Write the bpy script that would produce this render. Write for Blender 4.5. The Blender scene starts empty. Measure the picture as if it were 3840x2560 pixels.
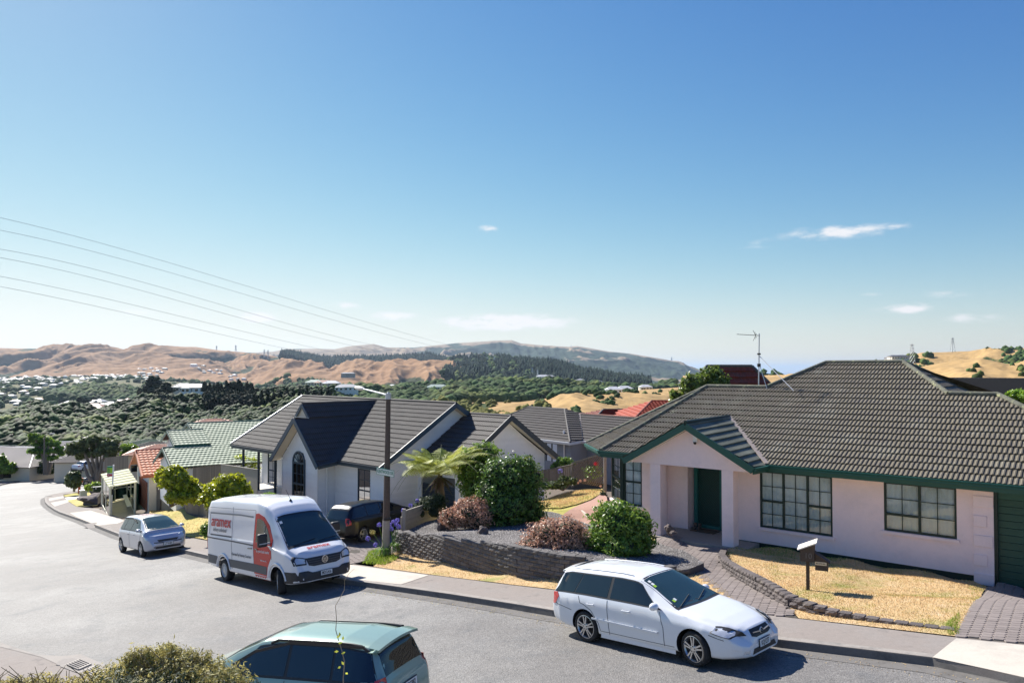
import bpy, bmesh, math, random
import numpy as np
from mathutils import Vector, Matrix, noise
from mathutils.geometry import delaunay_2d_cdt
random.seed(7); rng=np.random.default_rng(7)
R=math.radians
sc=bpy.context.scene
# ------------------------------------------------------------------ camera
F=2750.0; PIT=R(1.3); SHF=107-F*math.tan(PIT)
cam_d=bpy.data.cameras.new('camera'); cam=bpy.data.objects.new('camera',cam_d); sc.collection.objects.link(cam)
cam_d.sensor_width=36; cam_d.lens=F/3840*36; cam_d.shift_y=SHF/3840
cam_d.clip_start=.1; cam_d.clip_end=120000
cam.location=(0,0,0); cam.rotation_euler=(R(90)+PIT,0,0); sc.camera=cam
# ------------------------------------------------------------------ sky and sun
SUN_EL=R(38.5); SUNV=Vector((-.65,.76,0)).normalized()*math.cos(SUN_EL)+Vector((0,0,math.sin(SUN_EL)))
w=bpy.data.worlds.new('World'); sc.world=w; w.use_nodes=True
nt=w.node_tree; nt.nodes.clear()
def nd(nt,t,**k):
    n=nt.nodes.new(t)
    for a,b in k.items():
        if a.startswith('i_'): n.inputs[a[2:].replace('_',' ')].default_value=b
        else: setattr(n,a,b)
    return n
out=nd(nt,'ShaderNodeOutputWorld'); bg=nd(nt,'ShaderNodeBackground'); bg.inputs[1].default_value=.15
sky=nd(nt,'ShaderNodeTexSky'); sky.sky_type='NISHITA'; sky.sun_disc=False; sky.sun_elevation=SUN_EL
sky.sun_rotation=math.atan2(SUNV.x,SUNV.y); sky.altitude=150; sky.air_density=1.0; sky.dust_density=.15; sky.ozone_density=3.0
tc=nd(nt,'ShaderNodeTexCoord')
L=nt.links.new
def math_(nt,op,a,b=None,c=None):
    n=nt.nodes.new('ShaderNodeMath'); n.operation=op
    for i,v in enumerate((a,b,c)):
        if v is None: continue
        if isinstance(v,(int,float)): n.inputs[i].default_value=v
        else: nt.links.new(v,n.inputs[i])
    return n.outputs[0]
sep=nd(nt,'ShaderNodeSeparateXYZ'); L(tc.outputs['Generated'],sep.inputs[0])
# small fair-weather clouds low over the hills: azimuth/elevation patches broken up by noise
az=math_(nt,'ARCTAN2',sep.outputs[0],sep.outputs[1]); el=math_(nt,'ARCSINE',sep.outputs[2])
cmb=nd(nt,'ShaderNodeCombineXYZ'); L(az,cmb.inputs[0]); L(math_(nt,'MULTIPLY',el,2.6),cmb.inputs[1])
nz=nd(nt,'ShaderNodeTexNoise'); nz.inputs['Scale'].default_value=26; nz.inputs['Detail'].default_value=9; nz.inputs['Roughness'].default_value=.62
L(cmb.outputs[0],nz.inputs['Vector'])
def pxae(x,y): return math.atan2(x-1920,F), math.atan2(1387-y,math.hypot(F,x-1920))
acc=None
for (x,y,rx,ry,s) in [(1900,1208,230,30,1.35),(1730,1205,120,22,.9),(945,1188,80,20,.9),(1280,1148,70,18,.7),(1480,1184,95,20,.8),(1828,857,45,14,.75),(3160,868,190,26,.75),(3370,850,50,20,.6),
      (3400,1156,88,19,1.0),(3560,1095,90,22,.45),(3640,1195,90,18,.6),(500,1168,70,14,.5),(2860,905,60,16,.4),(2250,1240,50,14,.3),(3280,1105,60,12,.3),(3300,1260,60,14,.25),(2850,925,120,10,.35),(700,1172,60,14,.4),(1760,1130,60,16,.3),(3750,1090,70,14,.3),(3060,1058,60,12,.25)]:
    a0,e0=pxae(x,y); da=math_(nt,'DIVIDE',math_(nt,'SUBTRACT',az,a0),rx/F); de=math_(nt,'DIVIDE',math_(nt,'SUBTRACT',el,e0),ry/F)
    g=math_(nt,'POWER',2.718,math_(nt,'MULTIPLY',math_(nt,'ADD',math_(nt,'MULTIPLY',da,da),math_(nt,'MULTIPLY',de,de)),-1.0)); g=math_(nt,'MULTIPLY',g,s)
    acc=g if acc is None else math_(nt,'MAXIMUM',acc,g)
cl=math_(nt,'MULTIPLY_ADD',nz.outputs[0],1.6,-.42)
cm=math_(nt,'MULTIPLY',acc,cl); mr=nd(nt,'ShaderNodeMapRange'); L(cm,mr.inputs[0]); mr.inputs[1].default_value=.07; mr.inputs[2].default_value=.38; mr.interpolation_type='SMOOTHSTEP'; mr.inputs[4].default_value=.9
hs=nd(nt,'ShaderNodeHueSaturation'); hs.inputs['Saturation'].default_value=1.12; hs.inputs['Hue'].default_value=.503; hs.inputs['Value'].default_value=1.0; L(sky.outputs[0],hs.inputs['Color'])
mx=nd(nt,'ShaderNodeMix'); mx.data_type='RGBA'; L(mr.outputs[0],mx.inputs[0]); 
sp3=nd(nt,'ShaderNodeSeparateColor'); L(hs.outputs[0],sp3.inputs[0]); cb3=nd(nt,'ShaderNodeCombineColor')
for ch in range(3): L(math_(nt,'MULTIPLY',math_(nt,'SUBTRACT',1.0,math_(nt,'POWER',2.71828,math_(nt,'MULTIPLY',math_(nt,'POWER',math_(nt,'MULTIPLY',sp3.outputs[ch],.234),(1.6,1.45,1.0)[ch]),(-.85,-.78,-.85)[ch]))),1/.3446),cb3.inputs[ch])
L(cb3.outputs[0],mx.inputs[6]); mx.inputs[7].default_value=(2.85,2.8,2.85,1)
L(mx.outputs[2],bg.inputs[0]); L(bg.outputs[0],out.inputs[0])
sd=bpy.data.lights.new('sun','SUN'); sun=bpy.data.objects.new('sun',sd); sc.collection.objects.link(sun)
sd.energy=3.9; sd.angle=R(.53); sd.color=(1,.955,.88); sun.rotation_euler=(-SUNV).to_track_quat('-Z','Y').to_euler(); sun.location=(0,0,60)
sc.view_settings.view_transform='Standard'; sc.view_settings.look='None'; sc.view_settings.gamma=1; sc.view_settings.exposure=1.2
sc.cycles.max_bounces=6; sc.cycles.diffuse_bounces=3; sc.cycles.glossy_bounces=3; sc.cycles.transparent_max_bounces=10; sc.cycles.volume_bounces=0
# ------------------------------------------------------------------ pixel -> place helpers (photo measured in 3840x2560)
_c,_s=math.cos(PIT),math.sin(PIT)
def ray(x,y):
    u=(x-1920)/F; v=(1280-y+SHF)/F
    D=np.array([u,_c-v*_s,_s+v*_c]); return D/D[1]
def at(x,y,Y): return ray(x,y)*Y
def atz(x,y,z):
    D=ray(x,y); return D*(z/D[2])
def onplane(x,y,O,N):
    D=ray(x,y); O=np.array(O,float); N=np.array(N,float)
    return D*((O@N)/(D@N))
def rz(X,Y):            # the road: one even slope falling away to the left
    d=(X-3.245)*-.72+(Y-12.65)*.693
    return -(5.10+.1005*np.minimum(d,120)+.07*np.maximum(d-120,0))
def onroad(x,y,dz=0.):
    D=ray(x,y); lo,hi=3.,400.
    f=lambda t: D[2]*t-(rz(D[0]*t,t)+dz)
    ts=np.linspace(3,400,1200); v=np.array([f(t) for t in ts])
    i=np.where(v<0)[0]
    if len(i)==0: return D*400
    lo,hi=ts[max(i[0]-1,0)],ts[i[0]]
    for _ in range(30):
        m=(lo+hi)/2
        if f(m)>0: lo=m
        else: hi=m
    return D*lo
# ------------------------------------------------------------------ object helpers
COL=sc.collection
def tag(o,label=None,cat=None,group=None,kind=None):
    if label: o['label']=label
    if cat: o['category']=cat
    if group: o['group']=group
    if kind: o['kind']=kind
    return o
def thing(name,label,cat,loc=(0,0,0),rz_=0,group=None,rot=None):
    o=bpy.data.objects.new(name,None); COL.objects.link(o); o.location=loc; o.rotation_euler=rot or (0,0,rz_); o.empty_display_size=.2
    return tag(o,label,cat,group)
def sub3(a,b): return (a[0]-b[0],a[1]-b[1],a[2]-b[2])
class MB:
    def __init__(s,off=None): s.v=[]; s.f=[]; s.m=[]; s.mi=0; s.off=off
    def quad(s,*p):
        n=len(s.v); s.v+= [tuple(map(float,q)) for q in p]; s.f.append(tuple(range(n,n+len(p)))); s.m.append(s.mi)
    def grid(s,P,closeu=False):
        n=len(s.v); a=len(P); b=len(P[0])
        for r in P: s.v+=[tuple(map(float,q)) for q in r]
        for i in range(a-1):
            for j in range(b-1 if not closeu else b):
                k=(j+1)%b; s.f.append((n+i*b+j,n+i*b+k,n+(i+1)*b+k,n+(i+1)*b+j)); s.m.append(s.mi)
    def obox(s,c,ax,ay,az_,hx,hy,hz):   # oriented box, half sizes
        c=Vector(c); ax=Vector(ax).normalized()*hx; ay=Vector(ay).normalized()*hy; az_=Vector(az_).normalized()*hz
        n=len(s.v)
        for i in (-1,1):
            for j in (-1,1):
                for k in (-1,1): s.v.append(tuple(c+ax*i+ay*j+az_*k))
        for f in ((0,1,3,2),(4,6,7,5),(0,4,5,1),(2,3,7,6),(0,2,6,4),(1,5,7,3)): s.f.append(tuple(n+q for q in f)); s.m.append(s.mi)
    def box(s,x0,x1,y0,y1,z0,z1): s.obox(((x0+x1)/2,(y0+y1)/2,(z0+z1)/2),(1,0,0),(0,1,0),(0,0,1),abs(x1-x0)/2,abs(y1-y0)/2,abs(z1-z0)/2)
    def bar(s,p,q,w_,h,up=(0,0,1)):     # rectangular bar between two points
        p=Vector(p); q=Vector(q); d=q-p; u=Vector(up); sd_=d.cross(u)
        if sd_.length<1e-6: sd_=d.cross(Vector((1,0,0)))
        u2=sd_.cross(d); s.obox((p+q)/2,d,sd_,u2,d.length/2,w_/2,h/2)
    def tube(s,pts,r,n=8,cap=True):
        pts=[Vector(p) for p in pts]; rs=r if hasattr(r,'__len__') else [r]*len(pts); rings=[]
        for i,p in enumerate(pts):
            d=(pts[min(i+1,len(pts)-1)]-pts[max(i-1,0)]).normalized(); a=d.cross(Vector((0,0,1)))
            if a.length<1e-3: a=d.cross(Vector((0,1,0)))
            a.normalize(); b=d.cross(a)
            rings.append([p+(a*math.cos(t)+b*math.sin(t))*rs[i] for t in [2*math.pi*k/n for k in range(n)]])
        s.grid(rings,True)
        if cap: s.quad(*rings[0][::-1]); s.quad(*rings[-1])
    def lathe(s,o,axis,prof,n=24):      # prof: (distance along the axis, radius)
        axis=Vector(axis).normalized(); a=axis.cross(Vector((0,0,1)))
        if a.length<1e-3: a=Vector((1,0,0))
        a.normalize(); b=axis.cross(a); o=Vector(o)
        s.grid([[o+axis*h+(a*math.cos(t)+b*math.sin(t))*r for t in [2*math.pi*k/n for k in range(n)]] for h,r in prof],True)
    def prism(s,poly,d):                # polygon extruded by vector d
        P=[Vector(p) for p in poly]; Q=[p+Vector(d) for p in P]
        s.quad(*P[::-1]); s.quad(*Q); m=len(P)
        for i in range(m): s.quad(P[i],P[(i+1)%m],Q[(i+1)%m],Q[i])
    def build(s,name,mats,parent=None,smooth=False,mesh_only=False):
        me=bpy.data.meshes.new(name); v=s.v
        if parent is not None and s.off is None:
            l=wloc(parent); v=[(a-l[0],b-l[1],c-l[2]) for a,b,c in v]
        me.from_pydata(v,[],s.f)
        for m in (mats if isinstance(mats,(list,tuple)) else [mats]): me.materials.append(m)
        if any(s.m): me.polygons.foreach_set('material_index',s.m)
        if smooth: me.shade_smooth()
        me.update()
        if mesh_only: return me
        return link(name,me,parent)
def wloc(o):
    l=Vector((0,0,0))
    while o is not None: l=l+o.location; o=o.parent
    return l
def link(name,me,parent=None):
    o=bpy.data.objects.new(name,me); COL.objects.link(o)
    if parent is not None: o.parent=parent
    return o
def npmesh(name,V,Fc,mats,parent=None,smooth=False,mi=None):
    V=np.asarray(V,np.float32); Fc=np.asarray(Fc,np.int32)
    if parent is not None: V=V-np.array(wloc(parent),np.float32)
    me=bpy.data.meshes.new(name); me.vertices.add(len(V)); me.vertices.foreach_set('co',V.ravel())
    k=Fc.shape[1]; me.loops.add(Fc.size); me.loops.foreach_set('vertex_index',Fc.ravel()); me.polygons.add(len(Fc))
    me.polygons.foreach_set('loop_start',np.arange(0,Fc.size,k,dtype=np.int32))
    for m in (mats if isinstance(mats,(list,tuple)) else [mats]): me.materials.append(m)
    if mi is not None: me.polygons.foreach_set('material_index',np.asarray(mi,np.int32))
    me.update(calc_edges=True); me.validate()
    if smooth: me.shade_smooth()
    return link(name,me,parent)
def copy_tree(o,parent=None):
    c=o.copy(); COL.objects.link(c); c.parent=parent
    for ch in list(o.children): copy_tree(ch,c)
    return c
def text_mesh(body,size,font_w=1.0,extr=.002,bold=0.0,align='CENTER'):
    cu=bpy.data.curves.new('lettering','FONT'); cu.body=body; cu.size=size; cu.extrude=extr; cu.offset=bold; cu.align_x=align; cu.align_y='CENTER'; cu.resolution_u=3
    o=bpy.data.objects.new('lettering',cu); COL.objects.link(o); bpy.context.view_layer.update()
    me=bpy.data.meshes.new_from_object(o.evaluated_get(bpy.context.evaluated_depsgraph_get())); bpy.data.objects.remove(o)
    if font_w!=1.0:
        for v in me.vertices: v.co.x*=font_w
    return me
def put_text(name,body,size,m,parent,origin,xdir,ydir,font_w=1.0,bold=0.0,extr=.0015):
    me=text_mesh(body,size,font_w,extr,bold); x=Vector(xdir).normalized(); y=Vector(ydir).normalized(); z=x.cross(y)
    M=Matrix((x,y,z)).transposed().to_4x4(); M.translation=Vector(origin)-(wloc(parent) if parent is not None else Vector((0,0,0)))
    me.transform(M); me.materials.clear(); me.materials.append(m); return link(name,me,parent)
# ------------------------------------------------------------------ materials
def M(name,col,rough=.7,metal=0,spec=.5,noise_=None,bump=None,var=.0,island=0.0,coat=0,col2=None,emit=None,alpha=None,trans=0,sub=None):
    """noise_=(scale,amount) value mottling; col2=(colour,scale,threshold) blotches; bump=(scale,strength,dist); island=random value per loose piece"""
    m=bpy.data.materials.new(name); m.use_nodes=True; t=m.node_tree; b=t.nodes['Principled BSDF']
    b.inputs['Roughness'].default_value=rough; b.inputs['Metallic'].default_value=metal; b.inputs['Specular IOR Level'].default_value=spec
    if coat: b.inputs['Coat Weight'].default_value=coat; b.inputs['Coat Roughness'].default_value=.04
    if trans: b.inputs['Transmission Weight'].default_value=trans
    rgb=nd(t,'ShaderNodeRGB'); rgb.outputs[0].default_value=(*col,1); c=rgb.outputs[0]; tcn=nd(t,'ShaderNodeNewGeometry'); pos=tcn.outputs['Position']
    if col2:
        for cc,scl,lo,hi in (col2 if isinstance(col2,list) else [col2]):
            n=nd(t,'ShaderNodeTexNoise'); n.inputs['Scale'].default_value=scl; n.inputs['Detail'].default_value=6; n.inputs['Roughness'].default_value=.65; t.links.new(pos,n.inputs['Vector'])
            r=nd(t,'ShaderNodeMapRange'); r.inputs[1].default_value=lo; r.inputs[2].default_value=hi; t.links.new(n.outputs[0],r.inputs[0])
            x=nd(t,'ShaderNodeMix'); x.data_type='RGBA'; t.links.new(r.outputs[0],x.inputs[0]); t.links.new(c,x.inputs[6]); x.inputs[7].default_value=(*cc,1); c=x.outputs[2]
    val=None
    if noise_:
        for scl,amt in (noise_ if isinstance(noise_,list) else [noise_]):
            n=nd(t,'ShaderNodeTexNoise'); n.inputs['Scale'].default_value=scl; n.inputs['Detail'].default_value=5; t.links.new(pos,n.inputs['Vector'])
            q=math_(t,'MULTIPLY_ADD',n.outputs[0],amt*2,1-amt); val=q if val is None else math_(t,'MULTIPLY',val,q)
    if island:
        q=math_(t,'MULTIPLY_ADD',tcn.outputs['Random Per Island'],island*2,1-island); val=q if val is None else math_(t,'MULTIPLY',val,q)
    if var:
        oi=nd(t,'ShaderNodeObjectInfo'); q=math_(t,'MULTIPLY_ADD',oi.outputs['Random'],var*2,1-var); val=q if val is None else math_(t,'MULTIPLY',val,q)
    if val is not None:
        h=nd(t,'ShaderNodeHueSaturation'); t.links.new(c,h.inputs['Color']); t.links.new(val,h.inputs['Value']); c=h.outputs[0]
    t.links.new(c,b.inputs['Base Color'])
    if sub: # leaf translucency
        tr=nd(t,'ShaderNodeBsdfTranslucent'); mxs=nd(t,'ShaderNodeMixShader'); mxs.inputs[0].default_value=sub; h2=nd(t,'ShaderNodeHueSaturation'); h2.inputs['Value'].default_value=1.6; h2.inputs['Hue'].default_value=.485; t.links.new(c,h2.inputs['Color']); t.links.new(h2.outputs[0],tr.inputs[0])
        o=t.nodes['Material Output']; t.links.new(b.outputs[0],mxs.inputs[1]); t.links.new(tr.outputs[0],mxs.inputs[2]); t.links.new(mxs.outputs[0],o.inputs[0])
    if bump:
        prev=None
        for scl,st,di in (bump if isinstance(bump,list) else [bump]):
            n=nd(t,'ShaderNodeTexNoise'); n.inputs['Scale'].default_value=scl; n.inputs['Detail'].default_value=4; t.links.new(pos,n.inputs['Vector'])
            bp=nd(t,'ShaderNodeBump'); bp.inputs['Strength'].default_value=st; bp.inputs['Distance'].default_value=di; t.links.new(n.outputs[0],bp.inputs['Height'])
            if prev: t.links.new(prev,bp.inputs['Normal'])
            prev=bp.outputs[0]
        t.links.new(prev,b.inputs['Normal'])
    if emit: b.inputs['Emission Color'].default_value=(*emit[0],1); b.inputs['Emission Strength'].default_value=emit[1]
    return m
def glass_mat(name,tint=(.9,.94,.94),k=.015,rough=.01):
    m=bpy.data.materials.new(name); m.use_nodes=True; t=m.node_tree; t.nodes.clear(); o=nd(t,'ShaderNodeOutputMaterial')
    tr=nd(t,'ShaderNodeBsdfTransparent'); tr.inputs[0].default_value=(*tint,1); g=nd(t,'ShaderNodeBsdfGlossy'); g.inputs['Roughness'].default_value=rough
    fr=nd(t,'ShaderNodeFresnel'); fr.inputs[0].default_value=1.5; mx_=nd(t,'ShaderNodeMixShader'); t.links.new(math_(t,'ADD',fr.outputs[0],k),mx_.inputs[0]); t.links.new(tr.outputs[0],mx_.inputs[1]); t.links.new(g.outputs[0],mx_.inputs[2]); t.links.new(mx_.outputs[0],o.inputs[0]); return m
Mt={}
def mk(k,*a,**kw): Mt[k]=M(k,*a,**kw); return Mt[k]
mk('asphalt',(.165,.155,.145),.7,spec=.4,col2=[((.24,.23,.215),.18,.45,.72),((.13,.13,.13),1.1,.52,.75),((.14,.135,.13),.33,.68,.8)],noise_=[(36,.85),(13,.4),(1.2,.14)],bump=[(42,.8,.02)])
mk('footpath',(.25,.215,.19),.92,col2=[((.25,.225,.205),.8,.45,.7),((.11,.1,.095),2.3,.58,.8)],noise_=[(45,.25),(9,.12)],bump=(70,.4,.008))
mk('concrete',(.52,.47,.4),.9,col2=[((.36,.33,.29),1.2,.5,.8)],noise_=[(30,.12),(4,.08)],bump=(60,.3,.004))
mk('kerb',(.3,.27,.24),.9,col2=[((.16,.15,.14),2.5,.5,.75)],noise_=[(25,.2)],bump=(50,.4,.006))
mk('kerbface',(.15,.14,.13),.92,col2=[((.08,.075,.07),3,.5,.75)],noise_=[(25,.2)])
mk('drygrass',(.54,.38,.19),.95,col2=[((.3,.29,.09),.75,.54,.7),((.6,.45,.27),1.6,.52,.72),((.2,.21,.05),2.6,.64,.8)],noise_=[(28,.28),(6,.14)],bump=[(45,.7,.03)])
mk('drygrass_l',(.5,.4,.14),.95,col2=[((.33,.33,.06),.5,.45,.65),((.6,.45,.16),1.4,.5,.75)],noise_=[(22,.3),(5,.15)],bump=[(45,.7,.03)])
mk('blade',(.58,.43,.22),.9,island=.4,col2=[((.3,.31,.06),.75,.48,.66)],sub=.25)
mk('bladeg',(.2,.3,.04),.9,island=.45,sub=.3)
mk('soil',(.13,.1,.075),.95,noise_=[(20,.3)],bump=(30,.6,.03))
mk('gravel',(.2,.185,.175),.85,island=.55,noise_=[(9,.1)])
mk('gravelbed',(.11,.1,.095),.95,noise_=[(60,.4)],bump=(60,.8,.02))
mk('block',(.12,.11,.105),.85,var=.25,noise_=[(18,.35)],col2=[((.16,.13,.1),5,.6,.8)],bump=[(35,.9,.02)])
mk('blockred',(.12,.1,.095),.9,var=.25,noise_=[(18,.3)],col2=[((.2,.17,.13),4,.55,.8)],bump=[(35,.9,.02)])
mk('paver',(.215,.18,.165),.9,var=.13,noise_=[(14,.18)],col2=[((.3,.26,.23),2.5,.6,.8)],bump=(60,.4,.006))
mk('paverpink',(.36,.21,.16),.9,var=.15,noise_=[(14,.2)])
mk('joint',(.07,.06,.05),.95,noise_=[(20,.3)])
mk('pink',(.93,.75,.74),.9,col2=[((.8,.66,.66),1.3,.5,.8),((.62,.54,.5),.9,.68,.82)],noise_=[(9,.04),(70,.08)],bump=[(60,.7,.008)])
mk('pinkfloor',(.33,.29,.25),.85,noise_=[(10,.2)])
mk('dkgreen',(.012,.085,.062),.45,spec=.5,noise_=[(3,.1)])
mk('dkgreen2',(.005,.025,.018),.5)
mk('garage',(.015,.075,.05),.5,noise_=[(2,.15)])
mk('doorgreen',(.02,.16,.14),.5)
mk('tileA',(.125,.105,.07),.72,col2=[((.2,.185,.14),1.1,.52,.75),((.09,.075,.06),2.6,.5,.72),((.42,.39,.34),16,.665,.70),((.4,.4,.27),.9,.66,.78)],noise_=[(30,.25)],bump=(120,.35,.004))
mk('tileAcross',(.12,.13,.1),.72,col2=[((.21,.22,.17),1.2,.45,.7)],noise_=[(30,.2)],bump=(120,.35,.004))
mk('tileB',(.06,.05,.044),.7,col2=[((.14,.125,.115),14,.62,.72),((.34,.32,.3),20,.7,.735),((.05,.045,.042),1.5,.5,.7)],noise_=[(30,.25)],bump=(120,.35,.004))
mk('tileC',(.085,.073,.064),.72,noise_=[(20,.25),(3,.1)])
mk('tileRed',(.2,.045,.025),.75,noise_=[(9,.3)],col2=[((.07,.055,.045),2,.5,.75)])
mk('tileRed2',(.42,.09,.05),.75,noise_=[(9,.2)])
mk('tileGreen',(.26,.31,.21),.7,noise_=[(7,.15),(1,.08)])
mk('tileOrange',(.72,.3,.17),.75,noise_=[(7,.15)])
mk('tileGrey',(.43,.38,.35),.75,noise_=[(7,.12)])
mk('tileDk',(.1,.1,.09),.75,noise_=[(7,.2)])
mk('tileBlue',(.12,.14,.17),.6,noise_=[(5,.15)])
mk('moss',(.13,.13,.1),.9,col2=[((.4,.4,.2),9,.55,.66),((.07,.07,.05),3,.5,.7)],noise_=[(30,.3)])
mk('ridgeB',(.06,.053,.05),.75,noise_=[(20,.3)],col2=[((.25,.24,.2),9,.64,.72)])
mk('valley',(.3,.25,.22),.6,noise_=[(10,.2)])
mk('whitewall',(.84,.84,.84),.6,noise_=[(5,.05)],var=.03)
mk('cream',(.7,.62,.48),.8,noise_=[(5,.06)]); mk('peach',(.72,.4,.27),.8,noise_=[(5,.05)]); mk('greywall',(.27,.28,.3),.75,noise_=[(5,.06)],var=.05)
mk('bluetrim',(.035,.07,.105),.45); mk('bluetrim2',(.018,.032,.05),.45); mk('white',(.8,.8,.79),.45); mk('offwhite',(.72,.68,.6),.6)
mk('curtain',(.93,.93,.93),.9,noise_=[(6,.04)]); mk('dark',(.012,.012,.014),.8)
mk('woodgrey',(.2,.17,.14),.9,var=.22,noise_=[(12,.25)],bump=(30,.4,.006)); mk('woodbrown',(.24,.17,.11),.9,var=.2,noise_=[(12,.2)])
mk('pole',(.1,.075,.06),.9,noise_=[(18,.35),(3,.15)],bump=(40,.6,.01)); mk('woodlight',(.34,.31,.27),.85,noise_=[(10,.2)])
mk('mbdark',(.065,.05,.042),.8,noise_=[(20,.3)]); mk('metal',(.45,.46,.47),.4,metal=.8); mk('galv',(.5,.52,.54),.5,metal=.5,noise_=[(8,.15)]); mk('black',(.018,.018,.02),.5)
mk('rubber',(.022,.022,.023),.85); mk('alloy',(.55,.56,.58),.3,metal=.9); mk('plastic',(.03,.031,.034),.55)
mk('carwhite',(.76,.77,.79),.32,coat=1,spec=.5); mk('vanwhite',(.74,.74,.76),.35,coat=.8); mk('carsilver',(.5,.51,.56),.32,metal=.35,coat=1); mk('cargreen',(.27,.38,.32),.3,metal=.3,coat=1)
mk('carblack',(.005,.005,.006),.3,coat=.25); mk('carnavy',(.02,.035,.06),.25,coat=1); mk('carblue',(.1,.18,.35),.3,coat=1); mk('carred',(.5,.03,.02),.3,coat=1); mk('vanred',(.6,.006,.004),.45,coat=.15)
mk('vangrey',(.1,.102,.108),.6); mk('carglass',(.012,.018,.02),.03,spec=.9); mk('windscreen',(.02,.045,.05),.04,spec=.7); mk('lamp',(.62,.64,.66),.1,metal=.3,coat=1); mk('taillamp',(.5,.008,.01),.15,coat=1)
mk('plate',(.75,.76,.75),.5); mk('platetext',(.015,.015,.015),.5); mk('redtext',(.55,.02,.03),.5); mk('greytext',(.12,.125,.14),.5); mk('signgreen',(.01,.24,.14),.5); mk('signwhite',(.75,.78,.74),.5); mk('lime',(.38,.62,.04),.5)
mk('leafA',(.11,.2,.035),.38,island=.55,sub=.25); mk('leafB',(.15,.25,.035),.4,island=.5,sub=.3); mk('leafY',(.3,.34,.02),.4,island=.55,sub=.35); mk('leafR',(.46,.27,.17),.5,island=.55,sub=.2)
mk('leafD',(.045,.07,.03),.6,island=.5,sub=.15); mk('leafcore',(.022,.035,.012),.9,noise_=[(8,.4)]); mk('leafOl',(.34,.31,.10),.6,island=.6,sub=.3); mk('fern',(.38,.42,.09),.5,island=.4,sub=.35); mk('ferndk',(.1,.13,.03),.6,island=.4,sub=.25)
mk('agap',(.28,.22,.62),.6,island=.35,sub=.2); mk('agleaf',(.12,.24,.03),.45,island=.35,sub=.3); mk('bark',(.13,.1,.075),.9,noise_=[(15,.3)],bump=(20,.6,.02)); mk('barkgrey',(.2,.17,.14),.9,noise_=[(10,.3)],bump=(14,.6,.02)); mk('frondead',(.12,.07,.04),.9,island=.3)
mk('rock',(.14,.11,.1),.9,noise_=[(9,.4)],bump=[(14,.8,.04)]); mk('leafM',(.07,.1,.03),.5,island=.5,sub=.2); mk('flowerp',(.65,.25,.35),.6,island=.3); mk('flowerr',(.8,.04,.06),.6)
mk('stem',(.16,.13,.07),.8)
Mt['glass']=glass_mat('glass'); Mt['shelterglass']=glass_mat('shelterglass',(.8,.86,.84),.02)
# ------------------------------------------------------------------ terrain near the camera
CP=[]
def cp(X,Y,z): CP.append((X,Y,z-float(rz(X,Y))))
for X,Y in [(12,9),(8.5,12.3),(7.1,13.4),(5.67,14.63),(3.4,16.6),(1.22,18.45),(0,19.47),(-2.44,21.64),(-4,23),(-5.21,24.25),(-8,27.2),(-11,30.3),(-15,34.31),(-19,39.3),(-23.7,45.03),(-27.5,50.5),(-32,58),(-40,70),(-50,90),(-90,130),(-90,90),(-60,60),(-30,30),(-10,15),(5,5),(-2,12),(-48,83),(-60,120),(-75,150)]: CP.append((X,Y,.15))
for X,Y,z in [(12.1,19.3,-5.52),(13.5,18,-5.52),(10.8,20.4,-5.5),(9.3,21.6,-5.5),(7.9,22.8,-5.48),(6.3,22.7,-5.46),(4.6,24.0,-5.46),(3.4,26.2,-5.45),(2.3,29.5,-5.45),(4.2,33.5,-5.5),(0,30,-5.5),(-1.5,27.5,-5.5),(20,22,-5.5),(16,28,-5.5),(8,35,-5.6),
              (9.6,17.9,-5.2),(7.9,19.5,-5.28),(6.3,19.8,-5.35),(5.2,21.3,-5.42),(3.6,22.5,-5.4),(1.8,25,-5.45),(0.5,28.5,-5.48)]: cp(X,Y,z)
for X,Y,z in [(-7.4,28.4,-6.95),(-8.5,31.5,-7.45),(-5.5,30.5,-7.3),(-5.4,28,-6.95),(-4.05,25.59,-6.33),(-3.6,25,-6.25),(-2,22.74,-5.93),(0.05,20.2,-5.61),(1.1,19.35,-5.47),(-3,32,-7.35),(-10,35,-7.5),(-5,36,-7.5),(-1,37,-7.3),(-14,42,-7.9),(-18,47,-8.1),(3,45,-7.5),(-8,45,-7.6),(10,50,-7.6),(20,50,-7.6),(-11,32.2,-7.5)]: cp(X,Y,z)
for X,Y,z in [(-22,55,-10.6),(-12,52,-9.8),(-30,62,-12),(-5,60,-10),(-20,75,-13),(-36,75,-13.2)]: cp(X,Y,z)
CPA=np.array(CP)
def gz(X,Y):
    X=np.asarray(X,float); Y=np.asarray(Y,float); sh=X.shape; x=X.ravel(); y=Y.ravel()
    d2=(x[:,None]-CPA[None,:,0])**2+(y[:,None]-CPA[None,:,1])**2; w_=1/(d2+.05)**2
    return (rz(x,y)+(w_*CPA[None,:,2]).sum(1)/w_.sum(1)).reshape(sh)
def ong(x,y,dz=0.,zf=None):
    zf=zf or gz; D=ray(x,y); ts=np.linspace(6,230,1400); v=D[2]*ts-(zf(D[0]*ts,ts)+dz); i=np.where(v<0)[0]
    if not len(i): return D*230
    k=max(i[0],1); a=v[k-1]; b=v[k]; return D*(ts[k-1]+(ts[k]-ts[k-1])*a/(a-b))
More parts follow.
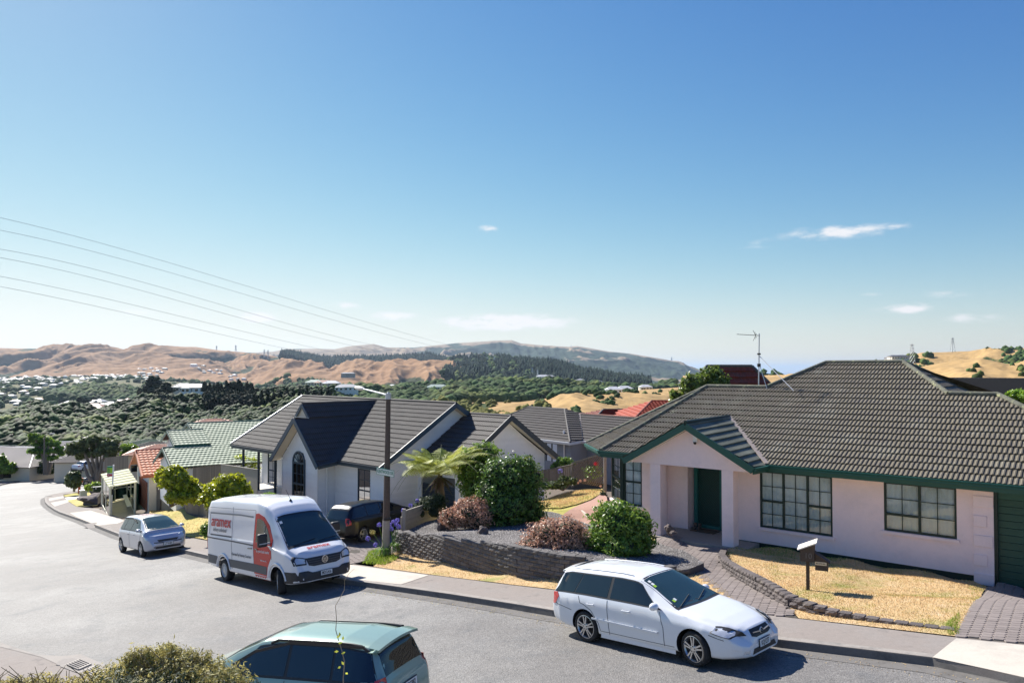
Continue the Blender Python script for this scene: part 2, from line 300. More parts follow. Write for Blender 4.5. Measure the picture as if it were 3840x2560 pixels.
def drape(name,poly,zf,dz,mat,res=.6,parent=None,skirt=0.,kind='structure'):
    poly=[(float(p[0]),float(p[1])) for p in poly]; P=[]
    for i,p in enumerate(poly):
        q=poly[(i+1)%len(poly)]; n=max(1,int(math.dist(p,q)/(res))); P+= [(p[0]+(q[0]-p[0])*k/n,p[1]+(q[1]-p[1])*k/n) for k in range(n)]
    nb=len(P); xs=[p[0] for p in P]; ys=[p[1] for p in P]; A_=np.array(P)
    gx,gy=np.meshgrid(np.arange(min(xs)+res*.5,max(xs),res),np.arange(min(ys)+res*.5,max(ys),res)); G_=np.c_[gx.ravel(),gy.ravel()]
    ins=inside(G_,A_); G_=G_[ins]
    if len(G_):
        dmin=np.array([np.min(np.hypot(A_[:,0]-g[0],A_[:,1]-g[1])) for g in G_]); G_=G_[dmin>res*.4]
    pts=[Vector(p) for p in P]+[Vector((g[0],g[1])) for g in G_]
    vs,es,fs,_,_,_=delaunay_2d_cdt(pts,[],[list(range(nb))],1,1e-5)
    X=np.array([v.x for v in vs]); Y=np.array([v.y for v in vs]); Z=zf(X,Y)+dz
    V=[(X[i],Y[i],Z[i]) for i in range(len(X))]; Fc=[tuple(f) for f in fs]
    if skirt:
        for i in range(nb):
            a,b=i,(i+1)%nb; n=len(V); za=float(zf(np.array([P[a][0]]),np.array([P[a][1]]))[0])+dz; zb=float(zf(np.array([P[b][0]]),np.array([P[b][1]]))[0])+dz
            V+=[(P[a][0],P[a][1],za),(P[b][0],P[b][1],zb),(P[b][0],P[b][1],zb-skirt),(P[a][0],P[a][1],za-skirt)]; Fc.append((n,n+3,n+2,n+1))
    me=bpy.data.meshes.new(name); l=wloc(parent) if parent is not None else (0,0,0)
    me.from_pydata([(a-l[0],b-l[1],c-l[2]) for a,b,c in V],[],Fc); me.materials.append(mat); me.update()
    bm=bmesh.new(); bm.from_mesh(me); bmesh.ops.recalc_face_normals(bm,faces=bm.faces[:]); bm.to_mesh(me); bm.free()
    o=link(name,me,parent)
    if kind: o['kind']=kind
    return o
def inside(G_,A_):
    x,y=G_[:,0],G_[:,1]; c=np.zeros(len(G_),bool); j=len(A_)-1
    for i in range(len(A_)):
        xi,yi=A_[i]; xj,yj=A_[j]
        t=((yi>y)!=(yj>y))&(x<(xj-xi)*(y-yi)/((yj-yi) if yj!=yi else 1e-9)+xi); c^=t; j=i
    return c
def PX(pts,f=None,dz=0.): return [tuple((f or onroad)(x,y,dz)[:2]) for x,y in pts]
rzf=lambda X,Y: rz(X,Y)
# lines measured on the photo
kerb_px=[(326,1834),(234.7,1846),(192,1854),(172,1862),(167,1868),(169,1882),(180,1894),(204,1910),(224,1920),(300,1946),(369,1973),(455,2006),(620,2047),(795,2087),(1060,2135),(1294,2174),(1430,2192),(1680,2227),(1920,2264),(2071,2289),(2480,2342),(2906,2398),(3200,2432),(3494,2467),(3700,2513),(3840,2545)]
K=[onroad(x,y,.13)[:2] for x,y in kerb_px]; K.append(K[-1]+(K[-1]-K[-4])*3)
back_px=[(3840,2414),(3586,2388),(2995,2318),(2103,2213),(1920,2192),(1608,2153),(1326,2114),(1060,2070),(800,2030),(711,2014),(600,1985),(465,1949),(372,1906),(302,1901),(286,1898),(249,1875),(237,1853),(300,1846),(350,1840)]
Bk=[onroad(x,y,.15)[:2] for x,y in back_px]; Bk=[Bk[0]+(Bk[0]-Bk[1])*3.6]+Bk
for a_,b_ in zip(Bk[1:8],Bk[2:9]):
    for k_ in np.arange(0,1,.8/max(.8,math.dist(a_,b_))): CP.append((*(a_+(b_-a_)*k_),.15))
CPA=np.array(CP)
# ground sheet under everything near (bare dry earth), out to the valley edge
xs=np.concatenate([np.linspace(-170,-40,40),np.linspace(-38,34,90),np.linspace(38,90,14)]); ys=np.concatenate([np.linspace(-25,14,20),np.linspace(15,60,70),np.linspace(63,230,60)])
GX,GY=np.meshgrid(xs,ys); GZ=gz(GX,GY)-.3
GZ-=np.clip((GY-62)/60,0,1)**1.2*np.clip((GX+58)/40,0,1)*16+np.clip((GX+20)/60,0,1)*np.clip((GY-60)/80,0,1)*12
nx=len(xs); V=np.c_[GX.ravel(),GY.ravel(),GZ.ravel()]; idx=np.arange(len(ys)*nx).reshape(len(ys),nx)
Fq=np.stack([idx[:-1,:-1],idx[:-1,1:],idx[1:,1:],idx[1:,:-1]],-1).reshape(-1,4)
g=npmesh('ground',V,Fq,Mt['soil'],smooth=True); g['kind']='structure'
def groundz(X,Y):
    z=gz(np.array([float(X)]),np.array([float(Y)]))[0]-.3
    return z-np.clip((Y-62)/60,0,1)**1.2*np.clip((X+58)/40,0,1)*16-np.clip((X+20)/60,0,1)*np.clip((Y-60)/80,0,1)*12
# road surface
far_k=[onroad(x,y,.05)[:2] for x,y in [(-150,1862),(0,1818),(81.6,1802),(159,1787.8),(234.7,1781),(300,1778)]]
roadpoly=[tuple(k) for k in K]+[(14,5),(14,-12),(-14,-12),(-60,20),(-90,60)]+[tuple(p) for p in far_k]+[tuple(onroad(430,1778,.05)[:2]),tuple(onroad(420,1822,.05)[:2])]
drape('road',roadpoly,rzf,0,Mt['asphalt'],res=3.0)
# footpath and kerbs
fp=[tuple(k) for k in K[:-1]]+[tuple(K[-1])]+[tuple(b) for b in Bk]
drape('footpath',fp,rzf,.15,Mt['footpath'],res=1.2,skirt=.2)
def kerb(name,line,h0=.145,w_=.16,side=1):
    mb=MB(); rows=[]
    for i,p in enumerate(line):
        a=np.array(line[max(i-1,0)]); b=np.array(line[min(i+1,len(line)-1)]); d=(b-a)/np.linalg.norm(b-a); n=np.array([-d[1],d[0]])*side
        p=np.array(p); h=h0 if not hasattr(h0,'__len__') else h0[i]
        pr=lambda q,dz:(q[0],q[1],float(rz(q[0],q[1]))+dz)
        rows.append([pr(p-n*.36,.006),pr(p-n*.02,.012),pr(p,h-.015),pr(p+n*.02,h+.006),pr(p+n*w_,h+.012),pr(p+n*w_,h-.2)])
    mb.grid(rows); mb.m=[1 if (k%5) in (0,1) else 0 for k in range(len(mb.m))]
    o=mb.build(name,[Mt['kerb'],Mt['kerbface']]); o['kind']='structure'; return o
def refine(line,step=.8):
    o=[]
    for a,b in zip(line[:-1],line[1:]):
        n=max(1,int(math.dist(a,b)/step)); o+=[tuple(np.array(a)+(np.array(b)-np.array(a))*k/n) for k in range(n)]
    return o+[tuple(line[-1])]
Kr=refine(K); i0=[i for i,p in enumerate(Kr) if p[0]>6.85]; hs_=[.145]*len(Kr)
for i,p in enumerate(Kr):
    if p[0]>6.85: hs_[i]=max(.04,.145-.25*(p[0]-6.85))
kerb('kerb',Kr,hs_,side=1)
# far side of the street: footpath, kerb, dry verge
off=lambda line,d:[(p[0]-d*.75,p[1]+d*.66) for p in line]
fk=[tuple(p) for p in far_k]; kerb('kerb',refine(fk,3),.14,side=1)
fo=[tuple(onroad(x,y,.13)[:2]) for x,y in [(-150,1836),(0,1803),(60,1792),(150,1780),(235,1776),(300,1772)]]
drape('footpath',fk+fo[::-1],rzf,.13,Mt['footpath'],res=3)
vo=[tuple(onroad(x,y,.13)[:2]) for x,y in [(-150,1812),(0,1792),(60,1784),(140,1775),(235,1768),(300,1764)]]
drape('verge',fo+vo[::-1],rzf,.14,Mt['drygrass_l'],res=3)
# pale concrete crossings
def slab(pts,dz=.158,mat='concrete',nm='driveway_crossing',res=1.0): return drape(nm,PX(pts,onroad,dz),rzf,dz,Mt[mat],res=res)
slab([(1318,2117),(1608,2155),(1504,2190),(1299,2166),(1150,2140),(1180,2093)])
slab([(261,1922),(339,1913),(468,1951),(440,1962),(366,1969),(300,1943)])
slab([(3586,2391),(3497,2462),(3700,2506),(3838,2537),(4200,2620),(4200,2452),(3840,2417)])
slab([(182,1868),(236,1859),(240,1866),(186,1877)]); slab([(190,1884),(250,1873),(262,1880),(205,1898)])
slab([(372,1972),(381,1962),(711,2028),(795,2052),(790,2080)],.156,'footpath')
# corner grass plots on the left
drape('verge',PX([(237,1856),(330,1838),(342,1852),(333,1857),(245,1861)],onroad,.17),rzf,.17,Mt['drygrass_l'],res=.9)
drape('verge',PX([(250,1874),(336,1862),(352,1880),(366,1893),(302,1900),(286,1897)],onroad,.17),rzf,.17,Mt['drygrass_l'],res=.9)
drape('front_walk',PX([(244,1864),(333,1858),(336,1868),(250,1874)],onroad,.168),rzf,.168,Mt['offwhite'],res=.9)
# verge in front of the block wall, dry grass, and the verge below the fence
v1=[(1446,2083),(1482,2068),(1677,2111),(1927,2157),(2119,2170),(2300,2185),(2420,2193),(2584,2137),(2640,2150),(2800,2290),(2700,2284),(2103,2213),(1920,2192),(1608,2153),(1400,2124)]
vg=drape('verge',PX(v1,ong,.0),gz,.012,Mt['drygrass'],res=.5)
v2=[(560,1971),(600,1985),(711,2014),(800,2030),(800,1944),(700,1925),(600,1910),(562,1905)]
drape('verge',PX(v2,ong,.0),gz,.02,Mt['drygrass_l'],res=.9)
# lot A: lawn to the right of the path, lawn to the left of the bed
lawnR_px=[(2745,2052),(2880,2037),(3650,2160),(3706,2203),(3654,2268),(3596,2362),(3586,2386),(2995,2318),(2948,2266),(2880,2226),(2809,2195),(2736,2148),(2700,2105),(2700,2072)]
E2=np.array([-.6391,-.7691]); EA=np.array([.7691,-.6391]); OA=np.array([12.083,19.350])
def hA(a,n,z): return (OA[0]+EA[0]*a+E2[0]*n,OA[1]+EA[1]*a+E2[1]*n,z)
lawnR=PX(lawnR_px,ong)
lawnR[1]=hA(-5.45,.02,0)[:2]; lawnR[2]=hA(.0,.02,0)[:2]
drape('lawn',lawnR,gz,.012,Mt['drygrass'],res=.4)
lawnL_px=[(1990,1860),(2085,1868),(2150,1850),(2240,1826),(2262,1830),(2120,1812),(2040,1806),(1990,1818)]
lawnL=[tuple(atz(x,y,-5.42)[:2]) for x,y in [(1960,1895),(2035,1900),(2100,1905),(2160,1890),(2270,1842),(2255,1826),(2130,1815),(2000,1830),(1900,1840)]]
drape('lawn',lawnL,gz,.03,Mt['drygrass_l'],res=.6)
# paths
path_px=[(2478,2005),(2500,1996),(2760,2046),(2704,2066),(2699,2106),(2736,2148),(2809,2195),(2880,2226),(2948,2268),(2992,2316),(2790,2290),(2720,2239),(2600,2143),(2542,2101),(2443,2033)]
pathA=PX(path_px,ong); drape('path',pathA,gz,.0,Mt['joint'],res=.5)
# garage forecourt and driveway A
drvA=[hA(.62,.0,0)[:2],hA(3.6,.0,0)[:2],(16.5,10.5)]+[tuple(Bk[0]),tuple(Bk[1]),tuple(Bk[2])]+PX([(3596,2362),(3654,2268),(3706,2205)],ong)
drape('driveway',drvA,gz,.0,Mt['joint'],res=.6)
drvB=[tuple(Bk[7]),(-3.9,25.6),(-3.2,29.0),(-2.6,33.5),(-4.4,35.2),(-10.5,33.6),(-12.5,31.3),(-8.1,27.3)]
drape('driveway',drvB,gz,.0,Mt['joint'],res=.8)
# hexagonal cobbles, each its own piece: one shared mesh per paving, copied over the surface
def paver_mesh(U,H,h,mat,name='paver'):
    g_=.006; p=U*.3-g_; q=U*.2-g_; b=H-g_; mb=MB(off=1)
    pl=[(-p,0),(-q,b),(q,b),(p,0),(q,-b),(-q,-b)]; top=[(x*.96,y*.93,h) for x,y in pl]; mid=[(x,y,h-.006) for x,y in pl]; bot=[(x,y,-.01) for x,y in pl]; mb.quad(*top)
    for A_,B_ in ((top,mid),(mid,bot)):
        for i in range(6): mb.quad(A_[i],A_[(i+1)%6],B_[(i+1)%6],B_[i])
    me=mb.build(name,mat,mesh_only=True); bm=bmesh.new(); bm.from_mesh(me); bmesh.ops.recalc_face_normals(bm,faces=bm.faces[:]); bm.to_mesh(me); bm.free(); return me
def pave(poly,U,H,ang,mat,parent,limit=290,near=(0,0)):
    me=paver_mesh(U,H,.022,mat); A_=np.array(poly); c,s_=math.cos(ang),math.sin(ang); lo=A_.min(0)-1; hi=A_.max(0)+1; m=(lo+hi)/2; rad=np.linalg.norm(hi-lo)/2
    P=[]; ni=int(rad/U)+2; nj=int(rad/H)+2
    for j in range(-nj,nj):
        for i in range(-ni,ni):
            u=(i+(.5 if j%2 else 0))*U; v=j*H; P.append((m[0]+u*c-v*s_,m[1]+u*s_+v*c))
    P=np.array(P); P=P[inside(P,A_)]; d=np.hypot(P[:,0],P[:,1]); P=P[np.argsort(d)]
    Z=gz(P[:,0],P[:,1]); e=.05; gx_=(gz(P[:,0]+e,P[:,1])-gz(P[:,0]-e,P[:,1]))/(2*e); gy_=(gz(P[:,0],P[:,1]+e)-gz(P[:,0],P[:,1]-e))/(2*e)
    rest=MB(off=1)
    for k in range(len(P)):
        n=Vector((-gx_[k]+random.gauss(0,.008),-gy_[k]+random.gauss(0,.008),1)).normalized(); x=Vector((c,s_,0)); x=(x-n*x.dot(n)).normalized(); y=n.cross(x)
        Mx=Matrix((x,y,n)).transposed().to_4x4(); Mx.translation=Vector((P[k,0],P[k,1],Z[k]+.001+random.uniform(-.002,.002)))
        if k<limit:
            o=bpy.data.objects.new('paver',me); COL.objects.link(o); o.parent=parent; o.matrix_local=Mx
        else:
            n0=len(rest.v); rest.v+=[tuple(Mx@v.co) for v in me.vertices]; rest.f+=[tuple(n0+q for q in p.vertices) for p in me.polygons]; rest.m+=[0]*len(me.polygons)
    if rest.f: o=rest.build('paving_cobbles',mat,mesh_only=False); o.parent=parent; o['kind']='stuff'
OB=bpy.data.objects
pave(pathA,.36,.075,R(-25),Mt['paver'],OB['path'])
pave(drvA,.36,.075,R(-38),Mt['paver'],OB['driveway'])
pave(drvB,.4,.085,R(25),Mt['paver'],OB['driveway.001'],limit=280)
# ------------------------------------------------------------------ house building kit
class Bs:
    """a house's own axes: a along its front, n out towards the street, z up"""
    def __init__(s,o,A):
        s.o=np.array(o[:2],float); s.A=np.array(A,float)/np.linalg.norm(A); s.N=np.array([s.A[1],-s.A[0]])
        if s.N[1]>0: s.N=-s.N
    def P(s,a,n,z): return (float(s.o[0]+s.A[0]*a+s.N[0]*n),float(s.o[1]+s.A[1]*a+s.N[1]*n),float(z))
    def A3(s): return Vector((s.A[0],s.A[1],0))
    def N3(s): return Vector((s.N[0],s.N[1],0))
UP=Vector((0,0,1))
def newell(P):
    n=Vector((0,0,0))
    for i in range(len(P)):
        a,b=P[i],P[(i+1)%len(P)]; n+=Vector(((a.y-b.y)*(a.z+b.z),(a.z-b.z)*(a.x+b.x),(a.x-b.x)*(a.y+b.y)))
    return n.normalized()
def tiles(poly,eave,mat,parent,course=.37,wave=.21,wpt=6,amp=.02,lift=.035,single=True,spw=4,name='roof_tile',phase=0.,under=True,cnt=None):
    """pressed tiles over a roof face: every tile a corrugated sheet whose lower edge stands proud of the course below"""
    P=[Vector(p) for p in poly]; n=newell(P)
    if n.z<0: n=-n
    e1=Vector(eave); e1=(e1-n*e1.dot(n)).normalized(); e2=n.cross(e1)
    if e2.z<0: e2=-e2
    o=P[0]; Q=[((p-o).dot(e1),(p-o).dot(e2)) for p in P]; bmin=min(q[1] for q in Q); bmax=max(q[1] for q in Q); amin=min(q[0] for q in Q); amax=max(q[0] for q in Q)
    def iv(a):
        c=[]
        for i in range(len(Q)):
            (x0,y0),(x1,y1)=Q[i],Q[(i+1)%len(Q)]
            if (x0<=a)!=(x1<=a): c.append(y0+(y1-y0)*(a-x0)/(x1-x0))
        c.sort(); return (c[0],c[-1]) if len(c)>=2 else None
    tw=wave*wpt; step=wave/spw; tm=MB(off=1); allm=MB(off=1); pl=wloc(parent); nt_=0
    nc=int((bmax-bmin)/course)+1
    for j in range(nc):
        b0=bmin+j*course; b1=b0+course; sh=phase+(tw/2 if j%2 else 0)
        k0=int((amin-sh)/tw)-1
        for k in range(k0,int((amax-sh)/tw)+2):
            mb=MB(off=1) if single else allm; base=len(mb.v); prev=None; jit=random.uniform(-.003,.003)
            for s_ in range(wpt*spw+1):
                a=sh+k*tw+s_*step; I=iv(a)
                if I is None: prev=None; continue
                lo=max(b0,I[0]); hi=min(b1+.0,I[1])
                if hi-lo<.004: prev=None; continue
                ph=(s_%spw)/spw; w_=amp*(1,.85,0,.15)[s_%4] if spw==4 else amp*(1-abs(math.sin(math.pi*ph))**.6) if spw>3 else amp*(1 if s_%spw==0 else 0)
                h=lambda b,l: w_+lift*(1-(b-b0)/course)*l+.004+jit
                pt=lambda b,hh:tuple(o+e1*a+e2*b+n*hh-pl)
                m=len(mb.v); mb.v+=[pt(lo,-.012),pt(lo,h(lo,1)),pt(hi,h(hi,1))]
                if prev is not None:
                    mb.f.append((prev,m,m+1,prev+1)); mb.f.append((prev+1,m+1,m+2,prev+2)); mb.m+=[0,0]
                prev=m
            if single and mb.f:
                if cnt is not None and cnt[0]<=0:
                    q=len(allm.v); allm.v+=mb.v; allm.f+=[tuple(q+i for i in f) for f in mb.f]; allm.m+=mb.m
                else:
                    oo=mb.build(name,mat); oo.parent=parent
                    if cnt is not None: cnt[0]-=1
    if allm.f: oo=allm.build('roof_tiles' ,mat); oo.parent=parent; oo['kind']='stuff'
    if under:
        mb=MB(); mb.quad(*[tuple(p-n*.02) for p in P]); mb.quad(*[tuple(p-n*.06) for p in P][::-1]); mb.build('roof_deck',Mt['dark'],parent)
def cap(parent,pts,mat,r=.085,name='ridge_cap',lift=.03):
    mb=MB(); mb.tube([Vector(p)+UP*lift for p in pts],r,8); mb.build(name,mat,parent,smooth=True)
def fascia(parent,pts,mat,h=.2,t=.03,gut=True,name='fascia',out=None,gmat=None):
    """board below the eave plus a gutter along its top; pts run along the roof edge"""
    mb=MB(); 
    for p,q in zip(pts[:-1],pts[1:]):
        p,q=Vector(p),Vector(q); mb.bar(p-UP*(h/2),q-UP*(h/2),t,h)
    mb.build(name,mat,parent)
    if gut:
        mb=MB()
        for p,q in zip(pts[:-1],pts[1:]):
            p,q=Vector(p),Vector(q); d=(q-p).normalized(); s_=d.cross(UP); s_=s_ if s_.dot(Vector(out))>0 else -s_; pr=[(0,.0),(.105,.0),(.11,-.03),(.085,-.06),(.09,-.1),(.0,-.11)]
            mb.grid([[p+s_*(x+.014)+UP*z for x,z in pr],[q+s_*(x+.014)+UP*z for x,z in pr]])
            mb.quad(*[p+s_*(x+.014)+UP*z for x,z in pr]); mb.quad(*[q+s_*(x+.014)+UP*z for x,z in pr])
        mb.build('gutter',gmat or mat,parent)
def wall(parent,B,n,a0,a1,z0,z1,holes=(),mat=None,t=.1,axis='a',name='wall',top=None):
    """wall in the plane n (or a when axis is 'n') with real openings; top: list of (a,z) for a gable head"""
    mb=MB(); as_=sorted({a0,a1,*[h[0] for h in holes],*[h[1] for h in holes]}); zs=sorted({z0,z1,*[h[2] for h in holes],*[h[3] for h in holes]})
    pt=(lambda a,z,d=0: B.P(a,n-d,z)) if axis=='a' else (lambda a,z,d=0: B.P(n-d,a,z))
    for i in range(len(as_)-1):
        for j in range(len(zs)-1):
            ca=(as_[i]+as_[i+1])/2; cz=(zs[j]+zs[j+1])/2
            if any(h[0]<ca<h[1] and h[2]<cz<h[3] for h in holes): continue
            mb.quad(pt(as_[i],zs[j]),pt(as_[i+1],zs[j]),pt(as_[i+1],zs[j+1]),pt(as_[i],zs[j+1]))
    for h in holes:
        A_,B_,C_,D_=h[:4]
        for (u0,w0),(u1,w1) in (((A_,C_),(B_,C_)),((B_,C_),(B_,D_)),((B_,D_),(A_,D_)),((A_,D_),(A_,C_))): mb.quad(pt(u0,w0),pt(u1,w1),pt(u1,w1,t),pt(u0,w0,t))
    if top: mb.quad(*[pt(a,z) for a,z in [(a0,z1),(a1,z1)]+list(top)])
    return mb.build(name,mat,parent)
def window(parent,pt,a0,a1,z0,z1,lights,frame,sill=None,curt=1.0,recess=.05,name='window',bar_=.055,mun=.02,muntin=None,backing=True,sillo=.07):
    """pt(a,z,depth)->place, depth>0 inwards. lights: (fraction of width, transom height 0..1 or None, columns, rows above, rows below)"""
    f=MB(); P0=Vector(pt(0,0,0)); ax=(Vector(pt(1,0,0))-P0).normalized(); az_=UP; ad=(Vector(pt(0,0,1))-P0).normalized()
    def br(a,b,c,d,dep,hd): f.obox(pt((a+b)/2,(c+d)/2,dep),ax,az_,ad,abs(b-a)/2,abs(d-c)/2,hd)
    br(a0,a1,z0,z0+bar_,recess,.035); br(a0,a1,z1-bar_,z1,recess,.035); br(a0,a0+bar_,z0+bar_,z1-bar_,recess,.035); br(a1-bar_,a1,z0+bar_,z1-bar_,recess,.035)
    a=a0+bar_; W_=a1-a0-2*bar_; panes=[]; zb,zt=z0+bar_,z1-bar_
    for i,(fr,tr,nc,rt,rb) in enumerate(lights):
        b=a+W_*fr; r=b-(bar_*.55 if i<len(lights)-1 else 0); l=a+(bar_*.55 if i else 0)
        if i: br(a-bar_*.55,a+bar_*.55,zb,zt,recess,.035)
        segs=[(zb,zt,rt)] if tr is None else [(zb+(zt-zb)*tr+bar_*.55,zt,rt),(zb,zb+(zt-zb)*tr-bar_*.55,rb)]
        if tr is not None: br(l,r,zb+(zt-zb)*tr-bar_*.55,zb+(zt-zb)*tr+bar_*.55,recess,.035)
        for s0,s1,rows in segs:
            for c in range(nc):
                for q in range(rows):
                    panes.append((l+(r-l)*c/nc,l+(r-l)*(c+1)/nc,s0+(s1-s0)*q/rows,s0+(s1-s0)*(q+1)/rows))
            for c in range(1,nc): x=l+(r-l)*c/nc; br(x-mun/2,x+mun/2,s0,s1,recess,.012)
            for q in range(1,rows): y=s0+(s1-s0)*q/rows; br(l,r,y-mun/2,y+mun/2,recess+.001,.0125)
        a=b
    o=f.build(name,frame,parent)
    for (l,r,s0,s1) in panes:
        m=MB(); e=mun*.35; m.obox(pt((l+r)/2,(s0+s1)/2,recess+.003),ax,az_,ad,(r-l)/2-e,(s1-s0)/2-e,.003); m.build('pane',Mt['glass'],o)
    if curt:
        spans=[(a0,a1)] if curt is True or curt==1.0 else curt
        for (l,r) in spans:
            m=MB(); n=int((r-l)/.035); ph=random.random()*6
            rows=[[pt(l+(r-l)*i/n,z,recess+.06+.018*math.sin(i*1.25+ph)+.02*math.sin(i*.37+ph*2+z)) for i in range(n+1)] for z in np.linspace(z0,z1,5)]
            m.grid(rows); m.build('curtain',Mt['curtain'],o,smooth=True)
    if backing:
        m=MB(); m.obox(pt((a0+a1)/2,(z0+z1)/2,recess+.42),ax,az_,ad,(a1-a0)/2+.15,(z1-z0)/2+.15,.02); m.build('room_shade',Mt['dark'],o)  # black sheet stands in for the darkness of the unlit room
    if sill:
        m=MB(); m.obox(pt((a0+a1)/2,z0-.045,-.0+.0-sillo/2+.02),ax,az_,ad,(a1-a0)/2+.06,.04,sillo/2+.02); m.build('sill',sill,o)
    return o
def boards(parent,B,n,z0,z1,span,mat,axis='a',cover=.16,name='weatherboard',th=.016):
    """lapped weatherboards: span(z)-> list of (a0,a1) where the board runs"""
    z=z0
    while z<z1-.02:
        h=min(cover,z1-z)
        lo_,hi_,md_=span(z+.001),span(z+h-.001),span(z+h*.5)
        for ii,(a0,a1) in enumerate(md_):
            if a1-a0<.06: continue
            e0,e1,f0,f1=(a0,a1,a0,a1) if not len(lo_)==len(hi_)==len(md_) else (*lo_[ii],*hi_[ii])
            if f1<f0: f0=f1=(f0+f1)/2
            pt=(lambda a,z_,d: B.P(a,n+d,z_)) if axis=='a' else (lambda a,z_,d: B.P(n+d,a,z_))
            m=MB(); lo0,lo1=[(x0,x1) for x0,x1 in [(a0,a1)]][0]
            A_=[(0,z+h+.004),(.004,z+h+.004),(th,z),(0,z)]; pr=[[pt(f0 if zz>z+.01 else e0,zz,d) for d,zz in A_],[pt(f1 if zz>z+.01 else e1,zz,d) for d,zz in A_]]
            m.grid(pr,True); m.quad(*pr[0]); m.quad(*pr[1][::-1]); m.build(name,mat,parent)
        z+=cover
def onn(B,x,y,n):
    D=ray(x,y); t=(n+B.o@B.N)/(D[:2]@B.N); return D*t
# ------------------------------------------------------------------ pink house
A=Bs(OA,EA); hp=thing('house','pale pink stucco house with green fascias and mossy dark tiled roof, nearest right','house',A.P(-4,-5,-5.46)); pa=A.P
G_,ze=-5.5,-2.87; SL=.477
cntA=[298]
fpoly=[pa(-11.15,.6,ze),pa(4.6,.6,ze),pa(.2,-3.8,-.77),pa(-1.1,-3.8,-.77),pa(-2.8,-5.94,.25),pa(-5.4,-5.94,.25),pa(-6.95,-4.03,-.66),pa(-9.25,-4.03,-.66)]
roofA=MB(); roofA.quad(*[Vector(p)-UP*.05 for p in fpoly]); roof=roofA.build('roof',Mt['dark'],hp)
tiles(fpoly,A.A3(),Mt['tileA'],roof,amp=.026,lift=.035,cnt=cntA,wave=.117,wpt=11,spw=4,under=False)
c2=pa(-12.95,-1.2,ze); c3=pa(-12.95,-8.6,ze); re_=pa(-9.25,-4.03,-.66)
tiles([fpoly[0],c2,re_],Vector(c2)-Vector(fpoly[0]),Mt['tileA'],roof,amp=.026,lift=.035,wave=.117,single=False)
tiles([c2,c3,re_],A.N3(),Mt['tileA'],roof,single=False)
mr_=pa(-2.8,-5.94,.25); ml_=pa(-5.4,-5.94,.25); jr=pa(-1.1,-3.8,-.77); jb=pa(-1.1,-8.08,-.77); ez=-2.87; 
tiles([mr_,jr,jb],A.N3(),Mt['tileA'],roof,single=False)
mb=MB()
mb.quad(ml_,pa(-6.95,-4.03,-.66),pa(-6.95,-7.9,-.66)); mb.quad(re_,pa(-6.95,-4.03,-.66),pa(-6.95,-8.7,-2.87),c3)
mb.quad(ml_,mr_,pa(4.6,-12.5,ez),pa(-12,-12.5,ez)); mb.quad(pa(.2,-3.8,-.77),jr,pa(-1.1,-8,-2.8),pa(4.6,-8.2,ez)); mb.quad(pa(.2,-3.8,-.77),pa(4.6,.6,ez),pa(4.6,-8.2,ez))
mb.quad(pa(-1.1,-8.08,-.77),mr_,pa(4.6,-12.5,ez),pa(-1.1,-8.2,ez)); mb.quad(pa(-6.95,-7.9,-.66),ml_,pa(-12,-12.5,ez))
mb.build('rear_roof',Mt['tileA'],roof)
for pts in ([fpoly[0],re_],[c2,re_],[re_,pa(-6.95,-4.03,-.66)],[pa(-6.95,-4.03,-.66),ml_],[ml_,mr_],[mr_,jr],[jr,pa(.2,-3.8,-.77)],[pa(.2,-3.8,-.77),pa(4.6,.6,ze)],[mr_,jb]): cap(roof,pts,Mt['moss'],.085)
dg=Mt['dkgreen']; fl=.0
fascia(hp,[pa(-11.13,.57,ze+.02),pa(-9.7,.57,ze+.02)],dg,.22,out=A.N3()); fascia(hp,[pa(-5.25,.57,ze+.02),pa(4.6,.57,ze+.02)],dg,.22,out=A.N3())
fascia(hp,[pa(-12.93,-1.2,ze+.02),pa(-11.15,.58,ze+.02)],dg,.22,out=A.N3()-A.A3()); fascia(hp,[pa(-12.93,-8.6,ze+.02),pa(-12.93,-1.2,ze+.02)],dg,.22,out=-A.A3())
mb=MB(); zs_=ze-.19; mb.quad(pa(-11.1,.55,zs_),pa(4.6,.55,zs_),pa(4.6,-.3,zs_),pa(-10.66,-.3,zs_)); mb.quad(pa(-11.1,.55,zs_),pa(-10.6,-.1,zs_),pa(-11.9,-1.4,zs_),pa(-12.9,-1.2,zs_)); mb.quad(pa(-12.9,-1.2,zs_),pa(-11.7,-1.1,zs_),pa(-11.7,-9,zs_),pa(-12.9,-9,zs_)); mb.build('soffit',Mt['offwhite'],hp)
# walls with window openings
pk=Mt['pink']; wt=ze-.17; ap=lambda n:(lambda a,z,d=0: pa(a,n-d,z))
W1=(-5.66,-3.5,-4.88,-3.13); W2=(-2.12,-.35,-4.49,-3.13)
wall(hp,A,0,-6.9,.03,-5.37,wt,[W1,W2],pk); wall(hp,A,0,-10.62,-9.1,-5.5,wt,[(-10.58,-9.83,-4.76,-3.1)],pk)
mb=MB(); mb.box(0,1,0,1,0,1); mb=MB()
mb.quad(pa(-6.0,-.04,-5.37),pa(.03,-.04,-5.37),pa(.03,-.04,-5.56),pa(-6.0,-.04,-5.56)); mb.build('foundation',Mt['dkgreen2'],hp)
wl=window(hp,ap(0),*W1,[(.325,.47,2,2,2),(.35,None,2,4,0),(.325,.47,2,2,2)],Mt['dkgreen2'],sill=pk); window(hp,ap(0),*W2,[(.5,.33,2,2,1),(.5,None,2,3,0)],Mt['dkgreen2'],sill=pk)
window(hp,ap(0),-10.58,-9.83,-4.76,-3.1,[(1.,.5,2,2,2)],Mt['dkgreen2'],sill=pk)
